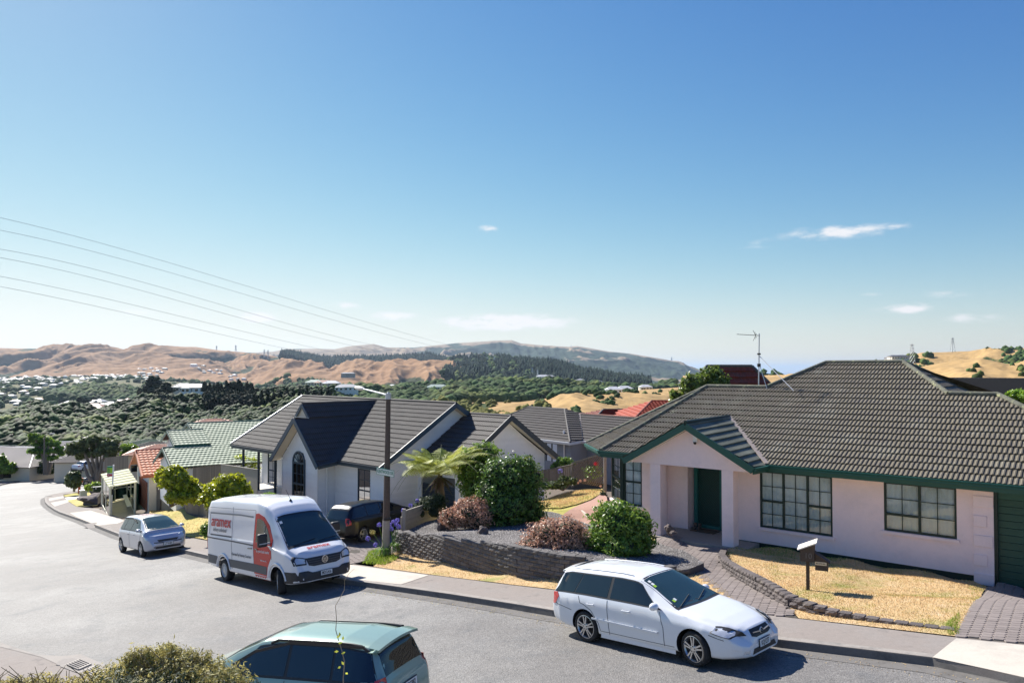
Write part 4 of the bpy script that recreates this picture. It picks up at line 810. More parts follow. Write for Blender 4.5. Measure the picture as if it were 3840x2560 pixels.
m=MB(); m.quad(pd(.35,-.4,-8.6),pd(.35,-6.3,-8.6),pd(.35,-6.3,-6.1),pd(.35,-3.2,-5.1),pd(.35,-.4,-6.0)); m.quad(pd(.35,-.4,-8.6),pd(13,-.4,-8.6),pd(13,-.4,-6.0),pd(.35,-.4,-6.0)); m.quad(pd(13,-.4,-8.6),pd(13,-14,-8.6),pd(13,-14,-6),pd(13,-7.5,-4),pd(13,-.4,-6)); m.quad(pd(.35,-6.3,-8.6),pd(13,-14,-8.6),pd(13,-14,-6),pd(.35,-6.3,-6)); m.build('wall',ww,hd)
window(hd,lambda a,z,d=0: pd(.33+d,a,z),-1.6,-.9,-7.6,-6.4,[(1.,None,1,1,0)],gt,curt=False,recess=-.02,backing=False)
# upper storey block with its own small roof
ur=MB(); uf=[pd(.68,-3.2,-4.82),pd(2.9,-3.2,-4.82),pd(2.9,-5.6,-4.06),pd(.62,-5.6,-4.06)]; ur.quad(*[Vector(q)-UP*.04 for q in uf]); ur.quad(uf[3],uf[2],pd(2.9,-8.2,-4.9),pd(.62,-8.2,-4.9)); ur=ur.build('upper_roof',Mt['dark'],hd); tiles(uf,Dd.A3(),Mt['tileGreen'],ur,cnt=[40],amp=.014,lift=.04,wave=.26,wpt=4,under=False)
barge(hd,[pd(.66,-3.2,-4.85),pd(.62,-5.6,-4.04),pd(.62,-8.2,-4.9)],gt,.18,Dd.A3()); cap(ur,[pd(.62,-5.6,-4.06),pd(2.9,-5.6,-4.06)],gt,.05); band(hd,[pd(.68,-3.2,-4.8),pd(2.6,-3.2,-4.8)],gt,h=.16,th=.1); m=MB(); m.quad(pd(1.0,-3.5,-6.5),pd(1.0,-8,-6.5),pd(1.0,-8,-4.95),pd(1.0,-5.6,-4.2),pd(1.0,-3.5,-4.9)); m.build('upper_wall',ww,hd)
# orange roofed garage house
Eo=Bs(at(532,1782,50),(.829,.559)); pe=Eo.P; he=thing('house','small peach house with orange tiled roof and brick red garage door','house',pe(3,-3.4,-9.7))
re2=MB(); ef=[pe(0,0,-7.15),pe(8,0,-7.15),pe(8,-3.4,-5.8),pe(0,-3.4,-5.8)]; re2.quad(*[Vector(q)-UP*.04 for q in ef]); re2.quad(pe(0,-3.4,-5.84),pe(8,-3.4,-5.84),pe(8,-6.8,-7.15),pe(0,-6.8,-7.15)); re2=re2.build('roof',Mt['tileOrange'],he); tiles(ef,Eo.A3(),Mt['tileOrange'],re2,cnt=[120],amp=.035,lift=.06,wave=.28,wpt=4,under=False); cap(re2,[ef[3],ef[2]],Mt['tileRed2'],.07)
ot=mk('orangetrim',(.42,.12,.05),.6); barge(he,[pe(-.02,.0,-7.2),pe(-.02,-3.4,-5.8),pe(-.02,-6.8,-7.3)],ot,.2,Eo.A3()); fascia(he,[pe(0,0.02,-7.15),pe(8,.02,-7.15)],ot,.2,out=Eo.N3())
m=MB(); m.quad(pe(.5,-.4,-9.9),pe(.5,-6.4,-9.9),pe(.5,-6.4,-7.3),pe(.5,-3.4,-6.1),pe(.5,-.4,-7.25)); m.build('wall',Mt['white'],he); m=MB(); m.quad(pe(.5,-.4,-9.9),pe(8,-.4,-9.9),pe(8,-.4,-7.25),pe(.5,-.4,-7.25)); m.quad(pe(8,-.4,-9.9),pe(8,-6.4,-9.9),pe(8,-6.4,-7.25),pe(8,-3.4,-6),pe(8,-.4,-7.25)); m.build('side_wall',Mt['cream'],he)
m=MB(); 
bo=None
for i in range(10):
    m=MB(); m.obox(pe(.46,-2.9,-9.7+i*.2),Eo.N3(),Eo.A3(),UP,1.9,.02,.09); o=m.build('garage_door' if bo is None else 'door_slat',mk('brickred',(.35,.11,.07),.7) if bo is None else Mt['brickred'],he if bo is None else bo); bo=bo or o
window(he,lambda a,z,d=0: pe(a,-.39-d,z),1.1,2.6,-8.9,-8.4,[(1.,None,2,1,0)],Mt['white'],curt=False,recess=-.02,backing=True)
# peach second house behind, and the two red roofs, plus roofs further down the street
def hiphouse(px,zs,label,mat,wallm,name='house',back=8.,caps=None,h=2.6,side=None,trim=None,cnt=0):
    """px: eave left, eave right, ridge right, ridge left (photo points); zs: eave height and ridge height"""
    e0,e1=[Vector(atz(x,y,zs[0])) for x,y in px[:2]]; d=(e1-e0); d.z=0; d.normalize(); nn=Vector((d.y,-d.x,0)); nn=nn if nn.y<0 else -nn
    r1,r0=[Vector(atz(x,y,zs[1])) if zs[1]!=0 else Vector(at(x,y,zs[2])) for x,y in px[2:4]]
    base=(e0+e1)/2-nn*back/2; t=thing(name,label,'house',(base.x,base.y,zs[0]-h))
    ridge_back=((r0-e0).dot(-nn)+(r1-e0).dot(-nn))/2; bk=2*ridge_back
    r0=e0+d*(r0-e0).dot(d)-nn*ridge_back; r1=e0+d*(r1-e0).dot(d)-nn*ridge_back; r0.z=r1.z=zs[1]
    b0=e0-nn*bk; b1=e1-nn*bk; m=MB(); dz=UP*.04
    m.quad(e0-dz,e1-dz,r1-dz,r0-dz); m.quad(e1-dz,b1-dz,r1-dz); m.quad(b1-dz,b0-dz,r0-dz,r1-dz); m.quad(b0-dz,e0-dz,r0-dz); rf_=m.build('roof',mat,t)
    tiles([e0,e1,r1,r0],d,mat,rf_,single=False,amp=.03,lift=.09,wave=.3,spw=2,course=.38,under=False,wpt=40)
    tiles([e1,b1,r1],nn,mat,rf_,single=False,amp=.03,lift=.09,wave=.3,spw=2,course=.38,under=False,wpt=40); tiles([b0,e0,r0],nn,mat,rf_,single=False,amp=.03,lift=.09,wave=.3,spw=2,course=.38,under=False,wpt=40)
    for p,q in ((e0,r0),(e1,r1),(r0,r1)): cap(rf_,[p,q],caps or mat,.09)
    i=.45; w0=e0+d*i-nn*i; w1=e1-d*i-nn*i; w2=b1-d*i+nn*i; w3=b0+d*i+nn*i; m=MB(); zt=zs[0]-.1; zb_=zs[0]-h-1.2
    for p,q in ((w0,w1),(w1,w2),(w2,w3),(w3,w0)): m.quad((p.x,p.y,zb_),(q.x,q.y,zb_),(q.x,q.y,zt),(p.x,p.y,zt))
    m.build('wall',wallm,t); band(t,[e0,e1,b1,b0,e0],trim or Mt['white'],h=.18)
    for f_ in (.25,.65):
        c=w0+(w1-w0)*f_+nn*.03; m=MB(); m.obox((c.x,c.y,zs[0]-1.15),d,UP,nn,.7,.55,.02); wo=m.build('window',Mt['white'],t); m=MB(); m.obox((c.x+nn.x*.02,c.y+nn.y*.02,zs[0]-1.15),d,UP,nn,.63,.48,.01); m.build('pane',Mt['carglass'],wo)
    return t
hiphouse([(2350,1600),(2680,1600),(2600,1505),(2440,1503)],(-4.2,-2.6),'rust red tiled roof rising behind the grey house and the lattice fence','' and None or Mt['tileRed2'],Mt['white'],caps=Mt['tileRed'])
hiphouse([(2560,1560),(3010,1560),(2785,1375),(2680,1374)],(-2.4,.18),'dark red tiled house showing between the round tree and the aerial','' and None or Mt['tileRed'],Mt['cream'],caps=Mt['tileDk'])
hiphouse([(2200,1600),(2560,1600),(2470,1526),(2290,1548)],(-4.6,-3.6),'lower brownish red tiled roof directly behind the grey house ridge',Mt['tileRed'],Mt['cream'],caps=Mt['tileDk'])
hiphouse([(3560,1500),(4200,1520),(4000,1426),(3535,1420)],(-1.6,-.65),'dark grey tiled house behind the right end of the pink house',Mt['tileC'],Mt['cream'],caps=Mt['black'])
# ------------------------------------------------------------------ hills, valley, sea
def vnoise(x,y,seed=0):
    xi=np.floor(x).astype(np.int64); yi=np.floor(y).astype(np.int64); fx=x-xi; fy=y-yi; fx=fx*fx*(3-2*fx); fy=fy*fy*(3-2*fy)
    def h(a,b):
        n=(a*374761393+b*668265263+seed*1274126177)&0x7fffffff; n=((n^(n>>13))*1274126177)&0x7fffffff; return ((n^(n>>16))&0xffff)/65535.
    return (h(xi,yi)*(1-fx)+h(xi+1,yi)*fx)*(1-fy)+(h(xi,yi+1)*(1-fx)+h(xi+1,yi+1)*fx)*fy
def fbm(x,y,o=4,seed=0,g=.5):
    s=0;a=1;t=0
    for i in range(o): s=s+a*vnoise(x*2**i+i*17.3,y*2**i-i*9.1,seed+i); t+=a; a*=g
    return s/t
def ridged(x,y,o=3,seed=0):
    s=0;a=1;t=0
    for i in range(o): s=s+a*(1-abs(2*vnoise(x*2**i+i*5.7,y*2**i+i*3.3,seed+i)-1)); t+=a; a*=.5
    return s/t
def hillmat(name,grass,scrub,grass2,ns,rough=.95,bumps=(30,.5,2.0)):
    m=bpy.data.materials.new(name); m.use_nodes=True; t=m.node_tree; b=t.nodes['Principled BSDF']; b.inputs['Roughness'].default_value=rough; b.inputs['Specular IOR Level'].default_value=.1
    at_=nd(t,'ShaderNodeAttribute'); at_.attribute_name='veg'; geo=nd(t,'ShaderNodeNewGeometry')
    n1=nd(t,'ShaderNodeTexNoise'); n1.inputs['Scale'].default_value=ns; n1.inputs['Detail'].default_value=8; n1.inputs['Roughness'].default_value=.7; t.links.new(geo.outputs[0],n1.inputs[0])
    n2=nd(t,'ShaderNodeTexNoise'); n2.inputs['Scale'].default_value=ns*9; n2.inputs['Detail'].default_value=5; t.links.new(geo.outputs[0],n2.inputs[0])
    k=math_(t,'ADD',at_.outputs['Fac'],math_(t,'MULTIPLY_ADD',n1.outputs[0],1.1,-.55)); r=nd(t,'ShaderNodeMapRange'); t.links.new(k,r.inputs[0]); r.inputs[1].default_value=.46; r.inputs[2].default_value=.56
    x=nd(t,'ShaderNodeMix'); x.data_type='RGBA'; t.links.new(n1.outputs[0],x.inputs[0]); x.inputs[6].default_value=(*grass,1); x.inputs[7].default_value=(*grass2,1)
    y=nd(t,'ShaderNodeMix'); y.data_type='RGBA'; t.links.new(r.outputs[0],y.inputs[0]); t.links.new(x.outputs[2],y.inputs[6]); y.inputs[7].default_value=(*scrub,1)
    h=nd(t,'ShaderNodeHueSaturation'); t.links.new(y.outputs[2],h.inputs['Color']); t.links.new(math_(t,'MULTIPLY_ADD',n2.outputs[0],.9,.55),h.inputs['Value']); t.links.new(h.outputs[0],b.inputs['Base Color'])
    bp=nd(t,'ShaderNodeBump'); bp.inputs['Strength'].default_value=bumps[1]; bp.inputs['Distance'].default_value=bumps[2]; t.links.new(n2.outputs[0],bp.inputs['Height']); t.links.new(bp.outputs[0],b.inputs['Normal'])
    return m
class Hill:
    def __init__(s,name,sil,Yt,bot,Yb,mat,amp=30,scl=250,nx=220,nv=60,pw=1.,veg=None,seed=1,stretch=2.2,rough=.3,back=True):
        s.sx=[p[0] for p in sil]; s.sy=[p[1] for p in sil]; s.bx=[p[0] for p in bot]; s.by=[p[1] for p in bot]; s.Yt,s.Yb,s.pw=Yt,Yb,pw; s.amp,s.scl,s.seed,s.stretch,s.rough=amp,scl,seed,stretch,rough
        xs=np.linspace(s.sx[0],s.sx[-1],nx); vs=np.linspace(0,1,nv); XX,VV=np.meshgrid(xs,vs); X,Y,Z,g=s.pos(XX,VV)
        rows=[(X,Y,Z)]
        if back:
            bX,bY,bZ=[],[],[]
            for k in (3,2,1): bX.append(X[0]*(1+.12*k)); bY.append(Y[0]*(1+.12*k)); bZ.append(Z[0]-abs(.03*k*k)*Y[0])
            X=np.vstack([np.array(bX),X]); Y=np.vstack([np.array(bY),Y]); Z=np.vstack([np.array(bZ),Z]); g=np.vstack([np.zeros((3,nx)),g]); VV=np.vstack([np.zeros((3,nx)),VV]); XX=np.vstack([np.tile(xs,(3,1)),XX])
        nr=X.shape[0]; idx=np.arange(nr*nx).reshape(nr,nx); Fq=np.stack([idx[:-1,:-1],idx[1:,:-1],idx[1:,1:],idx[:-1,1:]],-1).reshape(-1,4)
        s.o=npmesh(name,np.c_[X.ravel(),Y.ravel(),Z.ravel()],Fq,mat,smooth=True); s.o['kind']='structure'
        vg=(veg(XX,VV,g) if veg else 0)+np.zeros_like(X); at_=s.o.data.attributes.new('veg','FLOAT','POINT'); at_.data.foreach_set('value',vg.ravel().astype(np.float32))
    def pos(s,x,v):
        x=np.asarray(x,float); v=np.asarray(v,float); yt=np.interp(x,s.sx,s.sy); yb=np.interp(x,s.bx,s.by)
        Yt=np.interp(x,[p[0] for p in s.Yt],[p[1] for p in s.Yt]) if hasattr(s.Yt,'__len__') else s.Yt; Yb=np.interp(x,[p[0] for p in s.Yb],[p[1] for p in s.Yb]) if hasattr(s.Yb,'__len__') else s.Yb
        u=(x-1920)/F; zt=Yt*(_s+_c*((1280-yt+SHF)/F))/(_c-_s*((1280-yt+SHF)/F)); zb=Yb*(_s+_c*((1280-yb+SHF)/F))/(_c-_s*((1280-yb+SHF)/F))
        Y=Yt+(Yb-Yt)*v; X=u/(_c)*Y; Z=zt+(zb-zt)*v**s.pw
        wx=fbm(X/s.scl*.6,Y/s.scl*.6,2,s.seed+9)*1.2
        g=ridged(X/s.scl+wx,Y/(s.scl*s.stretch)+wx,4,s.seed); env=np.clip(v*4.5,0,1)**1.3*np.clip((1-v)*3,.15,1)
        Z=Z+(g-.62)*s.amp*env+(fbm(X/(s.scl*.12),Y/(s.scl*.12),3,s.seed+3)-.5)*s.amp*s.rough*np.clip(v*5,.03,1)*.5
        return X,Y,Z,g
brown=hillmat('brownhill',(.30,.165,.085),(.05,.062,.03),(.36,.22,.12),.0035,bumps=(1,.6,6))
farh=hillmat('farhill',(.24,.18,.12),(.035,.055,.035),(.33,.25,.17),.003,bumps=(1,.6,10))
gold=hillmat('goldhill',(.40,.25,.10),(.05,.07,.025),(.45,.31,.15),.02,bumps=(1,.5,1))
midg=hillmat('valleyfloor',(.13,.13,.07),(.05,.07,.03),(.2,.18,.1),.008,bumps=(1,.5,2)); bushg=hillmat('bushground',(.06,.08,.025),(.04,.055,.02),(.09,.1,.03),.02,bumps=(1,.6,2))
forest=hillmat('farforest',(.032,.05,.034),(.025,.04,.026),(.045,.065,.04),.012,bumps=(1,.8,8))
vegG=lambda b=.0,k=2.4,t=.55: (lambda x,v,g: np.clip((t-g)*k,-.5,1)+b*v)
# farthest range
Hill('far_range',[(940,1322),(1021,1318),(1078,1308),(1188,1307),(1254,1309),(1307,1298),(1401,1289),(1450,1302),(1552,1303),(1715,1286),(1858,1277),(1920,1275),(1953,1287),(2042,1295),(2132,1300),(2165,1297),(2287,1318),(2369,1326),(2491,1347),(2540,1355),(2589,1375),(2640,1396),(2700,1410)],7000,[(940,1425),(2300,1440),(2700,1440)],4200,farh,amp=170,scl=420,nx=420,nv=110,seed=4,veg=lambda x,v,g: np.clip((.66-g)*2.2,-.5,1)+np.clip((x-1350)/500,0,.7)*np.clip(v*5,.1,1)+.12,rough=.3)
# brown range on the left
L1=Hill('brown_range',[(-250,1308),(0,1304),(82,1306),(163,1307),(245,1304),(367,1303),(469,1309),(530,1301),(612,1299),(735,1300),(816,1312),(939,1322),(1030,1335),(1100,1352),(1189,1378),(1260,1388),(1330,1374),(1370,1383),(1410,1377),(1523,1368),(1572,1374),(1700,1361),(1745,1380),(1800,1400)],[(-250,3900),(900,3700),(1200,2600),(1800,2000)],[(-250,1432),(500,1420),(960,1450),(1100,1462),(1800,1455)],[(-250,2500),(900,2200),(1200,1700),(1800,1400)],brown,amp=135,scl=230,nx=620,nv=140,seed=11,stretch=2.6,veg=lambda x,v,g: np.clip((.70-g)*3.4,-.5,.95)+.03,rough=.16)
# pine plantation between the ranges
def canopy(name,H,n,r,mat,vr=(0,1),xr=None,seed=0,sub=1,yscale=1.,jit=.28,cone=False,mask=None,sx=None,kind='stuff'):
    rg=np.random.default_rng(seed); bm=bmesh.new(); bmesh.ops.create_icosphere(bm,subdivisions=sub,radius=1); tv=np.array([v.co for v in bm.verts]); tf=np.array([[v.index for v in f.verts] for f in bm.faces]); bm.free()
    x0,x1=xr or (H.sx[0],H.sx[-1]); x=rg.uniform(x0,x1,n); v=rg.uniform(*vr,n)**.8
    if mask is not None: k=mask(x,v); x,v=x[k],v[k]
    X,Y,Z,_g=H.pos(x,v); n=len(x); s_=r*rg.uniform(.6,1.35,n)
    T=[]
    for q in range(8):
        t=tv.copy(); t*=(1+rg.uniform(-jit,jit,len(t)))[:,None]
        if cone: h=(t[:,2]+1)/2; t[:,0]*=(1.05-h)*1.1; t[:,1]*=(1.05-h)*1.1
        T.append(t)
    T=np.array(T)[rg.integers(0,8,n)]; a=rg.uniform(0,6.28,n); c,s2=np.cos(a),np.sin(a)
    V=np.empty_like(T); V[...,0]=T[...,0]*c[:,None]-T[...,1]*s2[:,None]; V[...,1]=T[...,0]*s2[:,None]+T[...,1]*c[:,None]; V[...,2]=T[...,2]*yscale*rg.uniform(.8,1.25,n)[:,None]
    V=V*s_[:,None,None]+np.stack([X,Y,Z+s_*yscale*.35],-1)[:,None,:]
    Fc=(tf[None]+(np.arange(n)*len(tv))[:,None,None]).reshape(-1,3); o=npmesh(name,V.reshape(-1,3),Fc,mat); o['kind']=kind; return o
pinefar=mk('pinefar',(.024,.04,.028),.9,island=.45,spec=.1); bushm=mk('bushcanopy',(.028,.055,.012),.75,island=.75,spec=.15,col2=[((.1,.125,.02),.03,.5,.62),((.018,.035,.014),.05,.5,.66)]); bushm2=mk('bushcanopy2',(.045,.08,.024),.85,island=.6,spec=.1,col2=[((.1,.12,.03),.012,.5,.65)])
H2=Hill('plantation_hill',[(1050,1334),(1058,1326),(1100,1327),(1188,1342),(1240,1345),(1430,1343),(1500,1341),(1600,1331),(1682,1351),(1760,1368)],3400,[(1050,1336),(1090,1344),(1221,1383),(1335,1386),(1430,1372),(1523,1368),(1760,1372)],2900,forest,amp=10,scl=300,nx=120,nv=20,seed=5)
canopy('pine_plantation',H2,5200,9,pinefar,seed=2,yscale=1.5,sub=1,cone=True)
H4=Hill('plantation_hill',[(1660,1390),(1682,1350),(1715,1343),(1755,1341),(1780,1338),(1817,1333),(1920,1343),(1965,1347),(2083,1365),(2165,1392),(2267,1416),(2369,1434),(2440,1446)],2300,[(1660,1400),(1700,1425),(1800,1430),(2000,1440),(2440,1450)],1500,forest,amp=45,scl=220,nx=160,nv=50,seed=8)
canopy('pine_plantation',H4,6500,6.5,pinefar,seed=3,yscale=1.6,cone=True,mask=lambda x,v:(fbm(x/40,v*5,3,3)>.40)|(x>1990)); canopy('hillside_scrub',H4,2500,7,bushm2,seed=4,mask=lambda x,v:(fbm(x/40,v*5,3,3)<=.46)&(x<2000))
# scrubby knoll left of centre
H5=Hill('scrub_knoll',[(940,1480),(985,1455),(1045,1410),(1080,1402),(1150,1400),(1205,1409),(1250,1428),(1300,1450)],1700,[(940,1490),(1100,1485),(1300,1475)],1300,brown,amp=35,scl=120,nx=90,nv=40,seed=15,veg=lambda x,v,g: .25+v*.5-np.clip((.12-v)*6,0,1))
canopy('hillside_scrub',H5,900,6,bushm2,vr=(.15,1),seed=5,mask=lambda x,v:fbm(x/30,v*4,3,5)>.42)
# valley floor with the distant suburb
L3=Hill('valley_floor',[(-350,1428),(100,1414),(480,1407),(560,1420),(960,1448),(1150,1458),(2000,1452),(2800,1440)],[(-350,2500),(500,2300),(1000,1500),(2800,3200)],[(-350,1640),(330,1600),(900,1560),(2800,1490)],[(-350,620),(900,600),(2800,900)],midg,amp=26,scl=300,nx=300,nv=90,seed=21,veg=lambda x,v,g: .35+.2*(g-.5))
Hb=Hill('bush_spur',[(180,1492),(230,1470),(270,1462),(330,1455),(400,1452),(460,1458),(520,1470),(560,1482),(640,1500)],1150,[(180,1500),(400,1512),(640,1520)],1000,bushg,amp=14,scl=90,nx=60,nv=24,seed=22); canopy('hillside_scrub',Hb,900,6,bushm2,seed=6)
# near bush-clad slope, left, and the wide green hillside in the middle
F1=Hill('bush_hill',[(-150,1575),(0,1570),(82,1549),(163,1541),(229,1548),(286,1560),(335,1561),(408,1553),(470,1530),(510,1510),(527,1492),(612,1486),(694,1488),(776,1488),(860,1478),(960,1478),(1130,1470),(1250,1480)],[(-150,330),(335,330),(520,430),(1250,480)],[(-150,1700),(400,1700),(800,1665),(1250,1620)],[(-150,170),(400,165),(1250,240)],bushg,amp=22,scl=60,nx=200,nv=80,seed=31,veg=lambda x,v,g: .6)
canopy('native_bush',F1,10500,1.5,bushm,seed=7,sub=1,jit=.24,yscale=.95,mask=lambda x,v: ~((x>430)&(x<640)&(v<.02)))
F2=Hill('bush_hill',[(1080,1480),(1246,1472),(1368,1460),(1500,1455),(1700,1458),(1920,1448),(1990,1435),(2075,1421),(2165,1441),(2290,1452),(2410,1456),(2532,1453)],[(1080,700),(2532,1100)],[(1080,1560),(1700,1512),(2002,1500),(2165,1483),(2532,1458)],[(1080,420),(1700,520),(2532,900)],bushg,amp=32,scl=110,nx=200,nv=70,seed=33,veg=lambda x,v,g:.6)
canopy('native_bush',F2,6500,4.6,bushm2,seed=8,sub=1,jit=.22,yscale=.8)
F3=Hill('bush_slope',[(1600,1516),(1715,1511),(1800,1508),(1900,1507),(1990,1508),(2060,1500)],430,[(1600,1600),(2060,1580)],230,gold,amp=14,scl=50,nx=100,nv=50,seed=35,veg=lambda x,v,g:.42-np.clip((x-1800)/260,0,.5)+np.clip((.6-g),-.2,.3)); canopy('low_scrub',F3,2200,1.5,mk('scrubyel',(.12,.12,.03),.85,island=.5,spec=.1),seed=9,mask=lambda x,v:fbm(x/25,v*5,3,7)>np.where(x>1800,.56,.3))
G1=Hill('golden_hill',[(1780,1540),(1860,1524),(1920,1511),(2002,1500),(2071,1490),(2165,1482),(2287,1475),(2410,1461),(2540,1452),(2650,1445),(2760,1441)],[(1780,330),(2165,420),(2760,800)],[(1780,1600),(2760,1560)],[(1780,200),(2760,280)],gold,amp=16,scl=80,nx=180,nv=70,seed=41,veg=lambda x,v,g: np.clip((.52-g)*2.2,-.5,.6)+.08)
canopy('low_scrub',G1,1500,1.7,bushm2,seed=10,mask=lambda x,v:(fbm(x/45,v*6,3,12)>.6)&(v>.12)&(x<2480),sub=1)
canopy('low_scrub',F1,2600,1.0,mk('shrubol',(.075,.085,.02),.8,island=.5,spec=.1),seed=14,vr=(.75,1.),sub=1)
# right-hand hills
R1=Hill('right_ridge',[(2560,1437),(2700,1434),(2830,1434),(2880,1427),(2966,1411),(3100,1402),(3200,1380),(3288,1359),(3325,1355),(3366,1341),(3410,1337),(3451,1322),(3533,1320),(3635,1316),(3696,1306),(3778,1307),(3840,1305),(4100,1290)],[(2560,1100),(4100,1000)],[(2560,1480),(4100,1420)],[(2560,600),(4100,600)],gold,amp=42,scl=150,nx=220,nv=60,seed=43,veg=lambda x,v,g: np.clip((.6-g)*2.4,-.4,.8)+np.clip((x-3650)/200,0,.25))
canopy('low_scrub',R1,2600,4,bushm2,seed=11,mask=lambda x,v:(fbm(x/55,v*4,3,19)>np.where(x>3700,.44,.57))&(v<.7)&(v>.04),sub=1)
R2=Hill('right_hill',[(3250,1440),(3380,1400),(3435,1378),(3492,1367),(3574,1353),(3676,1343),(3737,1355),(3778,1365),(3840,1366),(4100,1350)],480,[(3250,1480),(4100,1480)],260,gold,amp=18,scl=90,nx=120,nv=50,seed=47,veg=lambda x,v,g: np.clip((.5-g)*1.6,-.5,.5)); canopy('low_scrub',R2,420,1.8,bushm2,seed=12,mask=lambda x,v:(fbm(x/40,v*5,3,23)>.6)&(v>.2),sub=1)
# sea, with the low far shore
sm=mk('sea',(.05,.16,.3),.25,spec=.5,bump=(.02,.3,1.0)); 
mb=MB(); mb.quad((-9000,2600,-222),(60000,2600,-222),(60000,61000,-222),(-9000,61000,-222)); sea=mb.build('sea',sm); sea['kind']='structure'
Hill('far_headland',[(2980,1405),(3010,1398),(3050,1394),(3110,1393),(3160,1398),(3220,1407)],16000,[(2980,1408),(3220,1409)],15000,farh,amp=30,scl=900,nx=40,nv=8,seed=51)
Hill('coast_flat',[(2480,1440),(2620,1432),(2780,1425),(2830,1423),(3050,1424),(3300,1428)],3800,[(2480,1460),(3300,1450)],2500,midg,amp=8,scl=200,nx=60,nv=16,seed=52)
canopy('suburb_trees',L3,2600,6.5,bushm2,seed=16,sub=1,yscale=.8,mask=lambda x,v:(x<1000)|(v<.2))
# ------------------------------------------------------------------ distant houses
roofs=[mk('roof_%s'%n,c,.6,noise_=[(.5,.1)]) for n,c in (('pale',(.42,.42,.42)),('white',(.55,.55,.56)),('grey',(.3,.3,.31)),('rust',(.36,.17,.12)),('sage',(.33,.4,.34)),('dark',(.1,.1,.11)))]
walls_=[Mt['cream'],Mt['white'],Mt['offwhite'],Mt['greywall']]
def farhouse_mesh(w_,d_,h,rh,rm,wm,ell=False):
    m=MB(off=1); win=[]
    def blk(x0,x1,y0,y1,h,rh):
        m.mi=1; 
        for p,q in (((x0,y0),(x1,y0)),((x1,y0),(x1,y1)),((x1,y1),(x0,y1)),((x0,y1),(x0,y0))): m.quad((*p,-6),(*q,-6),(*q,h),(*p,h))
        m.mi=2; n=max(2,int((x1-x0)/3))
        for i in range(n): c=x0+(x1-x0)*(i+.5)/n; m.quad((c-.8,y0-.04,h-2.1),(c+.8,y0-.04,h-2.1),(c+.8,y0-.04,h-.8),(c-.8,y0-.04,h-.8))
        m.mi=0; e=.5; r=(y1-y0)/2*.8; ym=(y0+y1)/2; a,b,c,d=(x0-e,y0-e,h),(x1+e,y0-e,h),(x1+e,y1+e,h),(x0-e,y1+e,h); p,q=(x0+r,ym,h+rh),(x1-r,ym,h+rh)
        m.quad(a,b,q,p); m.quad(c,d,p,q); m.quad(b,c,q); m.quad(d,a,p); m.quad(d,c,b,a)
    blk(-w_/2,w_/2,-d_/2,d_/2,h,rh)
    if ell: blk(-w_/2+.5,-w_/2+w_*.4,-d_/2-3,0,h-.1,rh*.7)
    return m.build('suburban_house',[rm,wm,Mt['carglass']],mesh_only=True)
FH=[farhouse_mesh(random.uniform(11,17),random.uniform(8,11),random.choice((2.6,2.8,5.2)),random.uniform(1.6,2.6),roofs[i%6] if i%6<3 or i%2 else roofs[i%2],walls_[i%4],i%3==0) for i in range(12)]
def town(H,n,xr,vr,label,group,seed,scale=1.,mask=None,name='suburban_house',vp=1.):
    rg=random.Random(seed); k=0; t=0; pts=[]
    while k<n and t<n*30:
        t+=1; x=rg.uniform(*xr); v=rg.uniform(*vr)
        if mask and not mask(x,v): continue
        X,Y,Z,_=H.pos(np.array([x]),np.array([v])); p=(X[0],Y[0],Z[0])
        if any((p[0]-q[0])**2+((p[1]-q[1])*.6)**2<(15*scale)**2 for q in pts): continue
        pts.append(p); o=bpy.data.objects.new(name,rg.choice(FH)); COL.objects.link(o); o.location=p; o.rotation_euler=(0,0,rg.uniform(-.5,.5)+(math.pi/2 if rg.random()<.3 else 0)); o.scale=(scale,)*3; tag(o,label,'house',group); k+=1
town(L3,150,(-60,560),(.0,.30),'tiny pale roofed house of the far suburb under the brown range','houses of the far suburb below the brown range',1)
town(L3,52,(-60,340),(.3,.8),'small house among trees on the lower valley floor at far left','houses on the lower valley floor at far left',2)
town(L1,16,(520,620),(.78,.95),'tiny white house on the brown range lower spur','houses on the lower spur of the brown range',3)
town(L1,12,(745,830),(.7,.85),'tiny white house clustered halfway up the brown range','houses halfway up the brown range',4)
town(L1,6,(860,935),(.85,.95),'tiny white house low on the brown range, right group','houses right of the hillside cluster',14)
town(F2,20,(1160,1560),(.0,.05),'small house on the ridge behind the white house roof','houses along the tree lined ridge',5)
town(F2,24,(1690,2010),(.0,.04),'pale house in the row above the green hillside bush','houses above the green bush right of centre',6,scale=1.15)
town(F2,26,(2150,2420),(-.0,.06),'small pale house in the row under the pine slope','houses along the foot of the pine slope',7,scale=1.1)
town(L3,34,(2330,2600),(.0,.35),'tiny house of the far coastal suburb left of the round tree','houses of the far coastal suburb',8,scale=1.5)
def lone(x,y,Y,rm,wm,w_,label,sc_=1.,rot=0.,h=2.8):
    p=at(x,y,Y); me=farhouse_mesh(w_,9,h,2.2,rm,wm,True); o=link('suburban_house',me); o.location=(p[0],p[1],p[2]-h*sc_*.0); o.rotation_euler=(0,0,rot); o.scale=(sc_,)*3; tag(o,label,'house'); return o
lone(735,1470,430,roofs[0],walls_[1],13,'long white flat house between the two dark pine clumps',rot=.1); lone(690,1466,460,roofs[2],walls_[2],12,'grey house half hidden right of the tall dark pine clump',rot=.2)
lone(352,1552,340,roofs[3],walls_[0],11,'house with dusky red roof below the brown hills, above the bush',rot=.15); lone(480,1526,400,roofs[3],walls_[2],7,'red roofed house beside round bushes on the bush hill crest',rot=-.2); lone(232,1550,335,roofs[5],walls_[1],7,'dark roofed house with white gable left of the lone dark pine',rot=.5)
